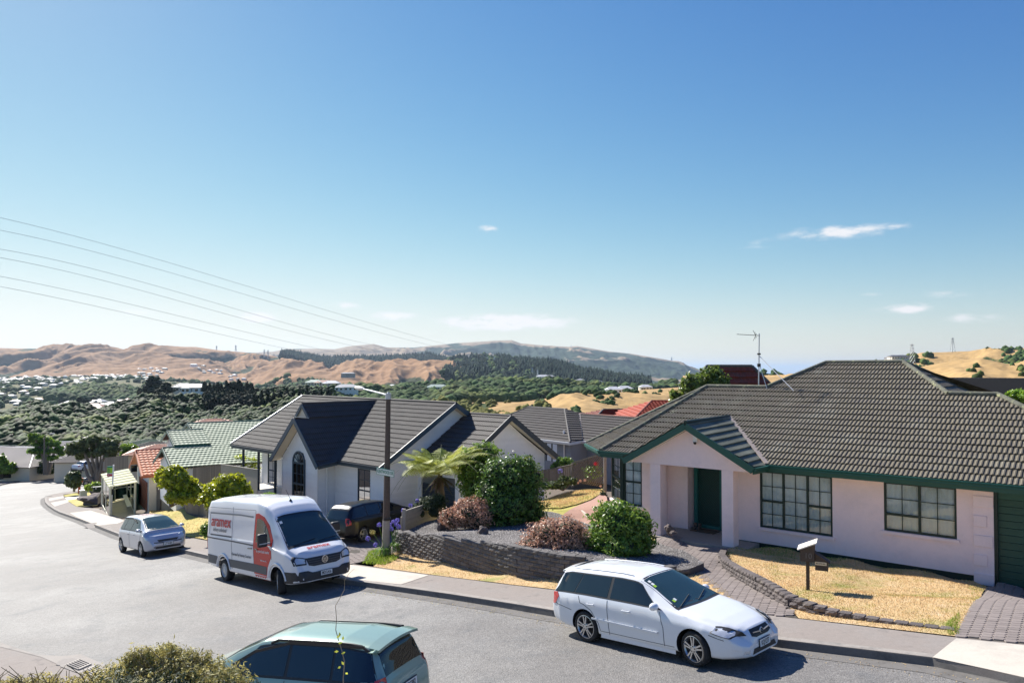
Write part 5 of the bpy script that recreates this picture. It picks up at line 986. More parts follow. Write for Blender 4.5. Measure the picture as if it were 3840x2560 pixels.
lone(45,1564,340,roofs[0],walls_[1],8,'bright white roofed shed at the left edge of the bush',rot=.0,h=2); lone(375,1520,520,roofs[0],walls_[0],7,'small house with shining white roof above the red roofed house'); lone(418,1540,390,roofs[2],walls_[3],9,'grey roofed house behind the dusky red roofed house')
lone(1300,1464,600,roofs[0],walls_[1],17,'large white house with bright roof on the ridge left of the street lamp head',rot=.1,sc_=1.05); lone(1244,1448,640,roofs[1],walls_[0],14,'white roofed house left of the large white ridge house'); lone(1212,1445,660,roofs[3],walls_[2],14,'red brown roofed house on the ridge above the pines'); lone(1180,1444,660,roofs[4],walls_[2],14,'pale green roofed house at the left end of the ridge row')
lone(1640,1462,640,roofs[4],walls_[1],18,'white house with pale green roof alone in the bush behind the tree fern'); lone(1768,1446,800,roofs[4],walls_[0],18,'house with pale green roof near the middle of the hillside row'); lone(1812,1446,800,roofs[3],walls_[0],16,'house with dark red roof near the middle of the hillside row'); lone(2035,1418,1050,roofs[1],walls_[1],18,'white box house on the crest above the bush'); lone(2062,1419,1040,roofs[2],walls_[1],14,'second pale house on the crest above the bush')
lone(2300,1473,560,roofs[1],walls_[1],12,'white roofed house on the edge of the golden hill, left'); lone(2342,1469,600,roofs[1],walls_[0],13,'white roofed house on the edge of the golden hill, middle'); lone(2420,1461,700,roofs[1],walls_[0],12,'white roofed house on the edge of the golden hill, right'); lone(3370,1346,950,roofs[5],walls_[2],26,'dark low house on the crest by the nearest right pylon',h=3); lone(3345,1348,960,roofs[2],walls_[3],16,'small grey house left of the dark crest house')
lone(1306,1405,1450,roofs[2],walls_[3],26,'grey farm shed on the brown hills'); lone(727,1370,2700,roofs[1],walls_[1],24,'long white farm building high on the brown range',h=4)
# middle distance roofs beyond the street, far left
def roofhouse(x,y,Y,w_,d_,rh,rot,mat,label,zoff=0,wallm=None,ell=False):
    p=at(x,y,Y); t=thing('house',label,'house',tuple(p),rot); m=MB(off=1); hw,hd=w_/2,d_/2
    a,b,c,d=(-hw,-hd,0),(hw,-hd,0),(hw,hd,0),(-hw,hd,0); P_,Q_=(-hw+hd*.9,0,rh),(hw-hd*.9,0,rh)
    e=t; rf=MB(off=1); rf.quad(*[(x_,y_,z_-.04) for x_,y_,z_ in (a,b,Q_,P_)]); rf.quad(*[(x_,y_,z_-.04) for x_,y_,z_ in (c,d,P_,Q_)]); rf.quad(*[(x_,y_,z_-.04) for x_,y_,z_ in (b,c,Q_)]); rf.quad(*[(x_,y_,z_-.04) for x_,y_,z_ in (d,a,P_)]); ro=rf.build('roof',mat); ro.parent=t
    fk_=bpy.data.objects.new('tmp',None)
    tiles([a,b,Q_,P_],Vector((1,0,0)),mat,fk_,single=False,amp=.02,lift=.1,wave=.3,spw=2,under=False,wpt=60); tiles([b,c,Q_],Vector((0,1,0)),mat,fk_,single=False,amp=.02,lift=.1,wave=.3,spw=2,under=False,wpt=60); tiles([d,a,P_],Vector((0,1,0)),mat,fk_,single=False,amp=.02,lift=.1,wave=.3,spw=2,under=False,wpt=60)
    for ch in list(fk_.children): ch.parent=ro
    bpy.data.objects.remove(fk_)
    for (p_,q_) in ((a,P_),(b,Q_),(P_,Q_),(c,Q_),(d,P_)):
        m2=MB(off=1); m2.tube([p_,q_],.09,6); o=m2.build('ridge_cap',Mt['white'] if mat is Mt['tileGrey'] else Mt['ridgeB']); o.parent=ro
    m=MB(off=1); i=.5; m.quad((-hw+i,-hd+i,-5),(hw-i,-hd+i,-5),(hw-i,-hd+i,-.05),(-hw+i,-hd+i,-.05)); m.quad((hw-i,-hd+i,-5),(hw-i,hd-i,-5),(hw-i,hd-i,-.05),(hw-i,-hd+i,-.05)); m.quad((-hw+i,hd-i,-5),(-hw+i,-hd+i,-5),(-hw+i,-hd+i,-.05),(-hw+i,hd-i,-.05)); m.quad((hw-i,hd-i,-5),(-hw+i,hd-i,-5),(-hw+i,hd-i,-.05),(hw-i,hd-i,-.05)); o=m.build('wall',wallm or Mt['cream']); o.parent=t
    for k in (-.25,.25): m=MB(off=1); m.obox((w_*k,-hd+i-.03,-1.3),(1,0,0),(0,0,1),(0,1,0),.8,.55,.02); o=m.build('window',Mt['carglass']); o.parent=t
    return t
roofhouse(60,1728,128,20,13,2.4,-.25,Mt['tileGrey'],'pale grey tiled hip roofed house at the far left of the street'); roofhouse(115,1722,139,18,13,2.4,-.2,Mt['tileBlue'],'house with blue grey metal roof behind the pale roofed one, far left')
roofhouse(300,1708,150,25,15,2.9,.04,Mt['tileGrey'],'pale brown tiled house above the parked cars, between two trees'); roofhouse(205,1720,140,13,10,1.8,.2,Mt['tileGrey'],'low pale roofed wing behind the slim leafy tree',wallm=Mt['white'])
roofhouse(440,1715,120,15,12,2.2,.1,mk('tileBrown',(.2,.17,.155),.75,noise_=[(5,.15)]),'grey brown tiled house behind the many stemmed tree'); roofhouse(585,1690,100,9,8,1.2,.1,Mt['tileDk'],'dark green tiled house left of the peach roofs'); roofhouse(475,1736,92,5,5,.9,.1,Mt['tileDk'],'small dark tiled garage behind the bus stop sign')
roofhouse(600,1694,88,7,7,.9,.3,mk('peachroof',(.75,.42,.3),.7,noise_=[(4,.1)]),'peach roofed house behind the orange tiled garage'); roofhouse(566,1662,132,9,8,.7,.0,Mt['tileGreen'],'pale sage roofed house with two aerials',wallm=Mt['white']); roofhouse(10,1692,160,20,12,1.2,.0,Mt['tileDk'],'dull green roof at the left edge behind the pale grey roof'); roofhouse(95,1672,170,13,10,.9,.0,Mt['tileGreen'],'olive roof just above the blue grey roof'); roofhouse(802,1592,78,5,4,.6,.3,Mt['peachroof'] if 'peachroof' in Mt else Mt['tileOrange'],'peach roof tip peeping over the green tiled roof')
# ------------------------------------------------------------------ pylons, masts and power lines
def pylon(x,yt,yb,Y,label,wd=None):
    b=Vector(at(x,yb,Y)); tp=Vector(at(x,yt,Y)); H=(tp-b).z; t=thing('pylon',label,'pylon',tuple(b),.3); w_=H*.17; r=max(H*.008,Y*.00022); m=MB(off=1)
    lv=[0,.25,.45,.6,.72,.84,1.]; wf=lambda q: w_*(1-q)**.9*.5+H*.022
    for i in range(len(lv)-1):
        for sx in (-1,1):
            for sy in (-1,1): m.bar((sx*wf(lv[i]),sy*wf(lv[i]),H*lv[i]),(sx*wf(lv[i+1]),sy*wf(lv[i+1]),H*lv[i+1]),r*1.5,r*1.5)
        for sy in (-1,1):
            m.bar((-wf(lv[i]),sy*wf(lv[i]),H*lv[i]),(wf(lv[i+1]),sy*wf(lv[i+1]),H*lv[i+1]),r,r); m.bar((wf(lv[i]),sy*wf(lv[i]),H*lv[i]),(-wf(lv[i+1]),sy*wf(lv[i+1]),H*lv[i+1]),r,r)
    o=m.build('lattice_tower',Mt['galv']); o.parent=t
    for q in (.66,.8,.94): m=MB(off=1); m.bar((-H*.14,0,H*q),(H*.14,0,H*q),r*1.5,r*2.2); o=m.build('cross_arm',Mt['galv']); o.parent=t
    return t
pylon(3421,1289,1366,620,'nearer steel lattice pylon on the right hand hill'); pylon(3573,1266,1320,900,'farther steel lattice pylon on the right ridge crest'); pylon(1854,1338,1367,1950,'pylon on the dark pine hill, right of a second pylon'); pylon(1827,1338,1366,1990,'pylon on the dark pine hill, left of a second pylon')
pylon(1005,1312,1346,2900,'pylon on the brown ridge, right of the pair'); pylon(991,1311,1340,3000,'pylon on the brown ridge, left of the pair'); pylon(884,1294,1316,3700,'lone pylon on the skyline left of centre'); pylon(812,1296,1313,3750,'taller skyline pylon on the brown range'); pylon(2016,1385,1412,1500,'pylon among the pines right of centre'); pylon(1996,1378,1396,1600,'small pylon behind the one among the pines'); pylon(2519,1339,1356,6900,'thin mast near the right end of the far range'); pylon(2142,1294,1301,6900,'short mast on the far range crest')
wires=[([(0,817),(400,916),(900,1066),(1340,1200),(1686,1288),(1854,1340)],'topmost'),([(0,863),(500,985),(960,1112),(1237,1200),(1629,1296),(1827,1340)],'second'),([(0,934),(450,1035),(1029,1200),(1454,1302),(1682,1351),(1854,1362)],'third'),([(0,966),(500,1080),(960,1212),(1352,1294),(1654,1359),(1827,1362)],'fourth'),([(0,1036),(400,1120),(960,1255),(1197,1306),(1482,1367),(1640,1392)],'fifth'),([(0,1074),(500,1180),(960,1282),(1209,1333),(1409,1373),(1560,1392)],'lowest')]
for pts,nm in wires:
    px_=np.array(pts,float); co=np.polyfit(px_[:,0],px_[:,1],3); xs_=np.linspace(-120,px_[-1,0],46); P_=[]
    for i,x in enumerate(xs_):
        s_=i/45; P_.append(tuple(at(x,np.polyval(co,x),1/((1-s_)/210+s_/1950))))
    m=MB(); m.tube(P_,[.035+.16*(p[1]/1950) for p in P_],4); o=m.build('power_line',mk('wire',(.26,.27,.3),.7) if 'wire' not in Mt else Mt['wire']); tag(o,'%s of the six power lines sweeping down from the left edge'%nm,'power line','power lines across the sky')
# ------------------------------------------------------------------ haze
hz=MB(); hz.box(-12000,62000,-60,62000,-224,330); hzm=bpy.data.materials.new('haze'); hzm.use_nodes=True; t=hzm.node_tree; t.nodes.clear(); o=nd(t,'ShaderNodeOutputMaterial'); v=nd(t,'ShaderNodeVolumePrincipled'); v.inputs['Color'].default_value=(.6,.77,1,1); v.inputs['Density'].default_value=3.8e-5; v.inputs['Anisotropy'].default_value=.35; t.links.new(v.outputs[0],o.inputs['Volume']); hz=hz.build('haze',hzm); hz['kind']='stuff'
# ------------------------------------------------------------------ planting kit
def leafmesh(name,blobs,n,size,mat,parent,lump=.22,seed=0,asp=.45,shell=.35,up=.25,droop=0.,core=True,coremat=None,cut=None,fold=.25):
    """leaves spread through overlapping rounded clumps; blobs: (centre, rx, ry, rz)"""
    rg=np.random.default_rng(seed+5); B_=np.array([[*b[0],b[1],b[2],b[3]] for b in blobs],float); w_=(B_[:,3]*B_[:,4]+B_[:,4]*B_[:,5]); k=rg.choice(len(B_),n,p=w_/w_.sum()); b=B_[k]
    d=rg.normal(size=(n,3)); d/=np.linalg.norm(d,axis=1)[:,None]; ph=rg.uniform(0,6,3)
    L_=1+lump*(np.sin(d[:,0]*5+ph[0]+k)*np.sin(d[:,1]*6+ph[1])+.6*np.sin(d[:,2]*9+ph[2]+d[:,0]*7)); r=L_*(1-shell*rg.random(n)**2*1.0)*(1+.06*rg.normal(size=n))
    c=b[:,:3]+d*b[:,3:]*r[:,None]
    if cut is not None: m=c[:,2]>cut; c,d=c[m],d[m]; n=len(c)
    nn=d+rg.normal(size=(n,3))*.75; nn[:,2]+=up; nn/=np.linalg.norm(nn,axis=1)[:,None]
    t=np.cross(nn,rg.normal(size=(n,3))); t/=np.linalg.norm(t,axis=1)[:,None]; t[:,2]-=droop; bt_=np.cross(nn,t); s_=size*rg.uniform(.6,1.35,n)[:,None]
    V=np.stack([c-t*s_,c+bt_*s_*asp-nn*s_*fold*.0,c+t*s_+nn*0,c-bt_*s_*asp],1); V[:,0]-=nn*s_*fold; V[:,2]-=nn*s_*fold*.6
    Fc=np.arange(n*4).reshape(n,4); Fc=np.concatenate([Fc[:,[0,1,3]],Fc[:,[1,2,3]]]); o=npmesh(name,V.reshape(-1,3),Fc,mat,parent); 
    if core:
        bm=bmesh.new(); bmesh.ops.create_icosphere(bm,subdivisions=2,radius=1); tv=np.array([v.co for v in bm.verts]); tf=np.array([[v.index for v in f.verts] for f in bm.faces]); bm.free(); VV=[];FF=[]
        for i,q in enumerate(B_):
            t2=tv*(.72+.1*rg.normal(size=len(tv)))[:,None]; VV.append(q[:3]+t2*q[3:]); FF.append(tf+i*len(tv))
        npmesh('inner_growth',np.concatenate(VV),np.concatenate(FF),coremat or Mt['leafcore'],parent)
    return o
def stems(name,parent,base,tips,r0,mat,seed=0,bend=.15,n=6):
    rg=random.Random(seed); m=MB()
    for tp in tips:
        b=Vector(base)+Vector((rg.uniform(-.06,.06)*r0*10,rg.uniform(-.06,.06)*r0*10,0)); t=Vector(tp); P_=[]
        off=Vector((rg.uniform(-1,1),rg.uniform(-1,1),rg.uniform(0,.3)))*bend*(t-b).length
        for i in range(n+1): q=i/n; P_.append(b.lerp(t,q)+off*math.sin(q*math.pi)*.5+Vector((rg.uniform(-1,1),rg.uniform(-1,1),0))*.015*(t-b).length)
        m.tube(P_,[r0*(1-.75*i/n) for i in range(n+1)],6)
    return m.build(name,mat,parent,smooth=True)
def shrub(px,Y,blobs_px,n,size,mat,label,name='shrub',cat='shrub',seed=0,group=None,zc=None,**kw):
    """blobs_px: (x,y,half width px,half height px,depth offset) seen at depth Y"""
    s_=Y/F; bl=[]
    for b in blobs_px:
        y_=Y+(b[4] if len(b)>4 else 0); c=at(b[0],b[1],y_); k=y_/F; bl.append((c,b[2]*k,b[2]*k*.9,b[3]*k))
    base=at(px[0],px[1],Y); t=thing(name,label,cat,tuple(base),group=group); leafmesh('foliage',bl,n,size,mat,t,seed=seed,cut=base[2]-.02 if zc is None else zc,**kw)
    stems('stem',t,base,[b[0] for b in bl[:4]],.03 if size<.1 else .05,Mt['bark'],seed); return t
def blades(name,poly,n,h,mat,seed=0,zf=gz,wd=.006,dz=.012,lean=.5,parent=None):
    rg=np.random.default_rng(seed); A_=np.array([p[:2] for p in poly]); lo=A_.min(0); hi=A_.max(0); P_=rg.uniform(lo,hi,(int(n*2.2),2)); P_=P_[inside(P_,A_)][:n]; n=len(P_); Z=zf(P_[:,0],P_[:,1])+dz; a=rg.uniform(0,6.28,n); hh=h*rg.uniform(.5,1.4,n); w_=wd*rg.uniform(.6,1.5,n)
    l=rg.normal(size=(n,2))*lean*hh[:,None]; B1=np.c_[P_[:,0]-np.cos(a)*w_,P_[:,1]-np.sin(a)*w_,Z]; B2=np.c_[P_[:,0]+np.cos(a)*w_,P_[:,1]+np.sin(a)*w_,Z]; T=np.c_[P_+l,Z+hh]
    o=npmesh(name,np.stack([B1,B2,T],1).reshape(-1,3),np.arange(n*3).reshape(n,3),mat,parent); o['kind']='stuff'; return o
blades('dry_grass',PX(v1,ong),26000,.035,Mt['blade'],1); blades('dry_grass',lawnR,42000,.03,Mt['blade'],2); blades('dry_grass',PX(v2,ong),9000,.06,Mt['blade'],3,wd=.012,dz=.02); blades('dry_grass',lawnL,9000,.05,Mt['blade'],4,wd=.012,dz=.03)
blades('green_grass',PX([(1360,2112),(1415,2060),(1450,2078),(1500,2092),(1440,2120)],ong),2600,.11,Mt['bladeg'],5,wd=.012,dz=.0); blades('green_grass',PX([(3590,2160),(3706,2203),(3660,2260),(3640,2220)],ong),1500,.03,Mt['bladeg'],6); blades('green_grass',PX([(3540,2340),(3600,2300),(3596,2380),(3560,2384)],ong),900,.05,Mt['bladeg'],7); blades('green_grass',PX([(2745,2056),(2900,2045),(3200,2092),(3150,2105),(2860,2080)],ong),3000,.03,Mt['bladeg'],8)
def weeds(pts,lbl,mat='bladeg',h=.2,n=40,g=None,f=ong):
    for i,(x,y) in enumerate(pts):
        p=f(x,y); t=thing('weed',lbl,'weed',tuple(p),group=g); rg=random.Random(x); m=MB()
        for k in range(n):
            a=rg.uniform(0,6.28); l=h*rg.uniform(.5,1.2); q=Vector((math.cos(a),math.sin(a),0)); b=Vector(p)+q*.02; s_=Vector((-q.y,q.x,0))*.008; e=b+q*l*.5+UP*l*rg.uniform(.4,1); mid=b+q*l*.3+UP*l*.5
            m.quad(b-s_,b+s_,mid+s_,mid-s_); m.quad(mid-s_,mid+s_,e)
        m.build('leaf_tuft',Mt[mat],t)
weeds([(1652,2075),(1848,2095),(1862,2118),(1705,2100),(1728,2098),(1750,2104)],'green weed tuft growing against the foot of the dark block wall',g='weeds along the foot of the dark block wall')
# ------------------------------------------------------------------ dark block retaining wall and gravel bed
wb_px=[(1484,2067),(1677,2110),(1927,2157),(2080,2172),(2119,2172),(2300,2175),(2420,2182),(2584,2135)]
wt_px=[(1484,1991),(1677,2016),(1810,2032),(1927,2047),(2119,2081),(2307,2112),(2420,2124),(2590,2117)]
bw=[]
for (x,y) in [(1478,2067),(1677,2110),(1927,2157),(2100,2172)]: bw.append(ong(x,y,.012))
q=atz(2307,2112,-4.93); bw.append(np.array([q[0]-.02,q[1]-.12,-5.35])); q=atz(2440,2128,-5.02); bw.append(np.array([q[0],q[1]-.1,-5.3])); q=atz(2586,2124,-5.1); bw.append(np.array([q[0],q[1],-5.28]))
tops=[float(at(x,y,p[1])[2]) for (x,y),p in zip([(1480,1992),(1677,2017),(1927,2049),(2100,2079)],bw)]+[-4.93,-5.02,-5.14]
rw=thing('retaining_wall','long dark split face block wall holding up the gravel bed','retaining wall',tuple(bw[0]))
def arcpos(line,s_):
    for a,b in zip(line[:-1],line[1:]):
        d=math.dist(a[:2],b[:2])
        if s_<=d: k=s_/d; return a+(b-a)*k,(b-a)/d
        s_-=d
    return line[-1],(line[-1]-line[-2])/math.dist(line[-1][:2],line[-2][:2])
def lens(line): return sum(math.dist(a[:2],b[:2]) for a,b in zip(line[:-1],line[1:]))
def blockmesh(L_,H,D,mat,seed=1,name='block'):
    rg=random.Random(seed); m=MB(off=1); e=.004; x0,x1=-L_/2+e,L_/2-e; z0,z1=e,H-e; n=3; rows=[]
    fr=[[(x0+(x1-x0)*i/n,-.012-(0 if i in (0,n) or j in (0,2) else rg.uniform(.008,.028)),z0+(z1-z0)*j/2) for i in range(n+1)] for j in range(3)]
    m.grid(fr); bk=[(x0+.02,D,z0),(x1-.02,D,z0),(x1-.02,D,z1),(x0+.02,D,z1)]
    m.quad(fr[2][0],*fr[2][1:],bk[2],bk[3]); m.quad(fr[0][0],bk[0],bk[1],*fr[0][::-1][:-1]); m.quad(fr[0][0],fr[1][0],fr[2][0],bk[3],bk[0]); m.quad(fr[0][n],bk[1],bk[2],fr[2][n],fr[1][n]); return m.build(name,mat,mesh_only=True)
BK=[blockmesh(.275,.113,.2,Mt['block'],k) for k in range(5)]
def blockwall(line,tops_,bl,bh,meshes,parent,drop=0.,batter=.014):
    T=lens(line); cs=[0]
    for a,b in zip(line[:-1],line[1:]): cs.append(cs[-1]+math.dist(a[:2],b[:2]))
    zmin=min(p[2] for p in line)-.05; nrow=int((max(tops_)-zmin)/bh)+1; k=0
    for r in range(nrow):
        s_=(bl/2 if r%2 else 0)
        while s_<T-.02:
            p,d=arcpos(line,min(s_,T-.001)); g_=float(gz(np.array([p[0]]),np.array([p[1]]))[0]); tp_=np.interp(s_,cs,tops_); z=max(tops_)-(r+1)*bh
            # courses follow the slope in steps
            if z+bh<=tp_+.055 and z+bh>g_-.03:
                o=bpy.data.objects.new('block',meshes[(k*7+r*3)%len(meshes)]); COL.objects.link(o); o.parent=parent; dd=Vector((d[0],d[1],0)).normalized(); yy=UP.cross(dd); M4=Matrix((dd,yy,UP)).transposed().to_4x4()
                loc=Vector((p[0],p[1],z))-Vector(parent.location)+yy*((z-g_)*batter+.0)+Vector((0,0,random.uniform(-.002,.002))); M4.translation=loc; M4=M4@Matrix.Rotation(random.gauss(0,.012),4,'Z'); o.matrix_local=M4; k+=1
            s_+=bl
    return k
nb1=blockwall(bw,tops,.275,.113,BK,rw)
for i,(x,y) in enumerate([(1577,1985),(1600,1996),(1634,2003),(1705,2006)]):
    pass
def bz(X,Y):
    pts=np.array([[*p[:2],t-.04] for p,t in zip(bw,tops)]+[[-2.6,28.3,-5.55],[-1.6,30.2,-5.5],[0,28.5,-5.42],[1.5,26.6,-5.42],[3.2,24.9,-5.42],[3.9,22.6,-5.38],[4.4,20.5,-5.2],[-3.4,27,-5.62]]); X=np.asarray(X,float); Y=np.asarray(Y,float)
    d2=(X.ravel()[:,None]-pts[None,:,0])**2+(Y.ravel()[:,None]-pts[None,:,1])**2; w_=1/(d2+.1)**1.5; return ((w_*pts[None,:,2]).sum(1)/w_.sum(1)).reshape(X.shape)
inn=[(p[0]-.0,p[1]+.06) for p in bw]
bedp=inn+[tuple(ong(2640,2140)[:2]),tuple(ong(2560,2090)[:2]),tuple(ong(2460,2035)[:2]),tuple(atz(2360,1985,-5.4)[:2]),tuple(atz(2240,1975,-5.4)[:2]),tuple(atz(2080,1920,-5.42)[:2]),tuple(atz(1930,1905,-5.45)[:2]),tuple(atz(1700,1935,-5.55)[:2]),(-3.2,27.3),(-3.7,25.9)]
bd=drape('gravel_bed',bedp,bz,0,Mt['gravelbed'],res=.5,skirt=.9)
rg=np.random.default_rng(3); A_=np.array(bedp); P_=rg.uniform(A_.min(0),A_.max(0),(60000,2)); P_=P_[inside(P_,A_)][:24000]; Z_=bz(P_[:,0],P_[:,1]); n=len(P_)
oc=np.array([[1,0,0],[-1,0,0],[0,1,0],[0,-1,0],[0,0,.6],[0,0,-.4]]); of=np.array([[0,2,4],[2,1,4],[1,3,4],[3,0,4]]); a_=rg.uniform(0,6.28,n); s1=rg.uniform(.016,.036,n); s2=s1*rg.uniform(.5,1,n); ca,sa=np.cos(a_),np.sin(a_)
T=np.tile(oc,(n,1,1)); X_=T[...,0]*s1[:,None]; Y_=T[...,1]*s2[:,None]; V=np.stack([X_*ca[:,None]-Y_*sa[:,None]+P_[:,0,None],X_*sa[:,None]+Y_*ca[:,None]+P_[:,1,None],T[...,2]*s1[:,None]*rg.uniform(.5,1.2,n)[:,None]+Z_[:,None]+.004],-1)
gv=npmesh('gravel',V.reshape(-1,3),(of[None]+(np.arange(n)*6)[:,None,None]).reshape(-1,3),Mt['gravel']); gv['kind']='stuff'
# low curved block edging right of the path
ew=[ong(x,y,.0) for x,y in [(2704,2072),(2696,2096),(2712,2128),(2760,2168),(2830,2212),(2890,2243),(2950,2276),(3040,2300),(3130,2314),(3300,2336),(3450,2352),(3584,2366)]]
et=[gz(np.array([p[0]]),np.array([p[1]]))[0]+h for p,h in zip(ew,[.12,.16,.24,.30,.33,.31,.27,.2,.13,.07,.045,.03])]
lw=thing('garden_edging','low curved block edging between the brick path and the right lawn','garden wall',tuple(ew[0])); EBm=[blockmesh(.25,.105,.17,Mt['blockred'],k+20) for k in range(4)]
def blockfollow(line,top,bl,bh,meshes,parent):
    T=lens(line); cs=[0]
    for a,b in zip(line[:-1],line[1:]): cs.append(cs[-1]+math.dist(a[:2],b[:2]))
    s_=0; k=0
    while s_<T:
        p,d=arcpos(line,min(s_,T-.001)); tz=np.interp(s_,cs,top); g_=float(gz(np.array([p[0]]),np.array([p[1]]))[0]); r=0
        while r==0 or tz-bh*r>g_+.02:
            pp,dd_=arcpos(line,min(max(s_+(bl/2 if r%2 else 0),0),T-.001)); dd=Vector((dd_[0],dd_[1],dd_[2]*.8)).normalized(); yy=UP.cross(dd).normalized(); zz=dd.cross(yy); M4=Matrix((dd,yy,zz)).transposed().to_4x4(); M4.translation=Vector((pp[0],pp[1],tz-bh*(r+1)))-Vector(parent.location); M4=M4@Matrix.Rotation(random.gauss(0,.03),4,'Z')
            o=bpy.data.objects.new('block',meshes[k%len(meshes)]); COL.objects.link(o); o.parent=parent; o.matrix_local=M4; k+=1; r+=1
        s_+=bl
blockfollow(ew,et,.25,.105,EBm,lw)
# rocks in the gravel
def rock(x,y,Y,w_,h,label,seed,z=None,mat='rock'):
    p=at(x,y,Y); bm=bmesh.new(); bmesh.ops.create_icosphere(bm,subdivisions=3,radius=1); 
    for v in bm.verts:
        n_=noise.noise(v.co*1.3+Vector((seed,0,0)))*.55+noise.noise(v.co*3+Vector((0,seed,0)))*.18; v.co*=1+n_; v.co.x*=w_; v.co.y*=w_*.8; v.co.z*=h
    me=bpy.data.meshes.new('rock'); bm.to_mesh(me); bm.free(); me.materials.append(Mt[mat]); o=link('rock',me); o.location=(p[0],p[1],p[2]); tag(o,label,'rock')
rock(1655,1966,25.7,.17,.3,'tall upright brown rock left of the pink shrub in the gravel',1); rock(1684,1966,25.6,.1,.16,'small rock close beside the tall upright rock',5); rock(1810,1990,23.6,.17,.16,'single dark rock in the middle of the gravel bed',9); rock(2372,2072,20.9,.22,.17,'grey rock half buried at the foot of the round green shrub',13); rock(2410,2065,21.4,.16,.14,'brown rock behind the grey one by the round shrub',15)
rock(2512,1985,23.6,.16,.15,'dark rough rock on the portico floor behind the left post',21); rock(2524,1997,23.3,.1,.06,'flat dark stone beside the rough rock on the portico floor',23)
# timber sleeper wall by the driveway
sw=thing('sleeper_wall','short weathered timber sleeper wall with a square post beside the driveway','retaining wall',tuple(at(1512,1990,26.2)))
s0=at(1504,1992,26.3); s1=at(1636,1930,28.6)
for i in range(4):
    m=MB(); d=Vector(s1)-Vector(s0); a=Vector((s0[0],s0[1],-5.68+i*.18)); b=Vector((s1[0],s1[1],-5.68+i*.18)); 
    if i==3: a=a.lerp(b,.03)
    m.bar(a,b,.06,.17); m.build('sleeper',Mt['woodlight'],sw)
m=MB(); c=Vector((s0[0]+.12,s0[1]-.1,0)); m.bar((c.x,c.y,-6.0),(c.x,c.y,-4.93),.11,.11); m.build('post',Mt['woodlight'],sw)
drape('yard',[(-4.2,24.6),(4.6,23.6),(4.8,27.5),(3.6,31),(4.5,36),(-2,38),(-3.2,30),(-4.0,26)],gz,-.012,Mt['drygrass_l'],res=.9)
drape('yard',[(-8.2,27.5),(-12.5,31.6),(-10.5,33.6),(-2.6,36.5),(-2,40),(-10,46),(-22,52),(-24.5,46),(-15.2,34.6)],gz,-.02,Mt['soil'],res=1.2)
# ------------------------------------------------------------------ shrubs of the front garden
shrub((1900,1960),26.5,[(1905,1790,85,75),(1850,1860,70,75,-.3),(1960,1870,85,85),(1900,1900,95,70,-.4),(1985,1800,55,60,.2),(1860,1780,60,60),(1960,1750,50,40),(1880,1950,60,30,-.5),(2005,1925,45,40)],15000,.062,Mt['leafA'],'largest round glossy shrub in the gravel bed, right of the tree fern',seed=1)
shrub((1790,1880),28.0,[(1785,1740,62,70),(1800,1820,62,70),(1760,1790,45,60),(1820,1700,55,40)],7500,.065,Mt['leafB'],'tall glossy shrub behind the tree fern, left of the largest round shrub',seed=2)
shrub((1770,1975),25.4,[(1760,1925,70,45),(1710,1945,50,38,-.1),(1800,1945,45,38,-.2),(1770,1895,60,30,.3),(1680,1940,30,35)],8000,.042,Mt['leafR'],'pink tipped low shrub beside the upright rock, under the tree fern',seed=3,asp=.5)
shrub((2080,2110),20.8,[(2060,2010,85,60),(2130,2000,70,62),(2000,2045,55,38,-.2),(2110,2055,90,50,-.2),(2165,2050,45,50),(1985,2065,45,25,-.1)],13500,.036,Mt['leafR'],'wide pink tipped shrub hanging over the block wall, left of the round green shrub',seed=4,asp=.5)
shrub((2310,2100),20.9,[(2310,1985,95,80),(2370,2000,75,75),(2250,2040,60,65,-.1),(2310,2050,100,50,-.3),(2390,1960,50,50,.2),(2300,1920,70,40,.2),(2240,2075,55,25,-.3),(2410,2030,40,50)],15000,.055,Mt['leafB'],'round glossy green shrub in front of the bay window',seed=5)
# tree fern
tf=thing('tree_fern','large tree fern with arching pale green fronds beside the street lamp','tree fern',tuple(at(1655,1870,29))); tb=Vector(at(1655,1880,29)); tt=Vector(at(1650,1780,29)); m=MB(); m.tube([tb-UP*.8,tb,tt-UP*.2,tt+UP*.05],[.2,.16,.13,.1],10); m.build('trunk',Mt['bark'],tf)
def frond(parent,base,tip,arch,mat,wd=.36,n=26,seed=0,name='frond'):
    rg=random.Random(seed); b=Vector(base); t=Vector(tip); P_=[]
    for i in range(n+1): q=i/n; P_.append(b.lerp(t,q)+UP*arch*4*q*(1-q)*.9)
    m=MB(); m.mi=1; m.tube(P_,[.016*(1-.8*i/n) for i in range(n+1)],5); m.mi=0
    for i in range(2,n+1):
        q=i/n; p=P_[i]; d=(P_[min(i+1,n)]-P_[i-1]).normalized(); s_=d.cross(UP).normalized(); u=s_.cross(d).normalized(); L_=wd*math.sin(min(1,q*1.15+.12)*math.pi)**.7*(1.12-q*.4)
        for sg in (1,-1):
            e=p+s_*sg*L_*rg.uniform(.85,1.1)+d*L_*.35-UP*L_*rg.uniform(.25,.5); k=9
            for j in range(k):
                f0=(j+.2)/k; c=p.lerp(e,f0)-UP*.0; wl=L_*.24*(1-f0*.75); dd=(e-p).normalized(); w2=dd.cross(u).normalized()
                for h_ in (1,-1):
                    tipp=c+w2*h_*wl+dd*wl*.4-UP*wl*.25; m.quad(c-dd*.012,c+dd*.02,tipp)
    m.m=[x if x is not None else 0 for x in m.m]; return m.build(name,[mat,Mt['ferndk']],parent)
cr_=tt+UP*.05
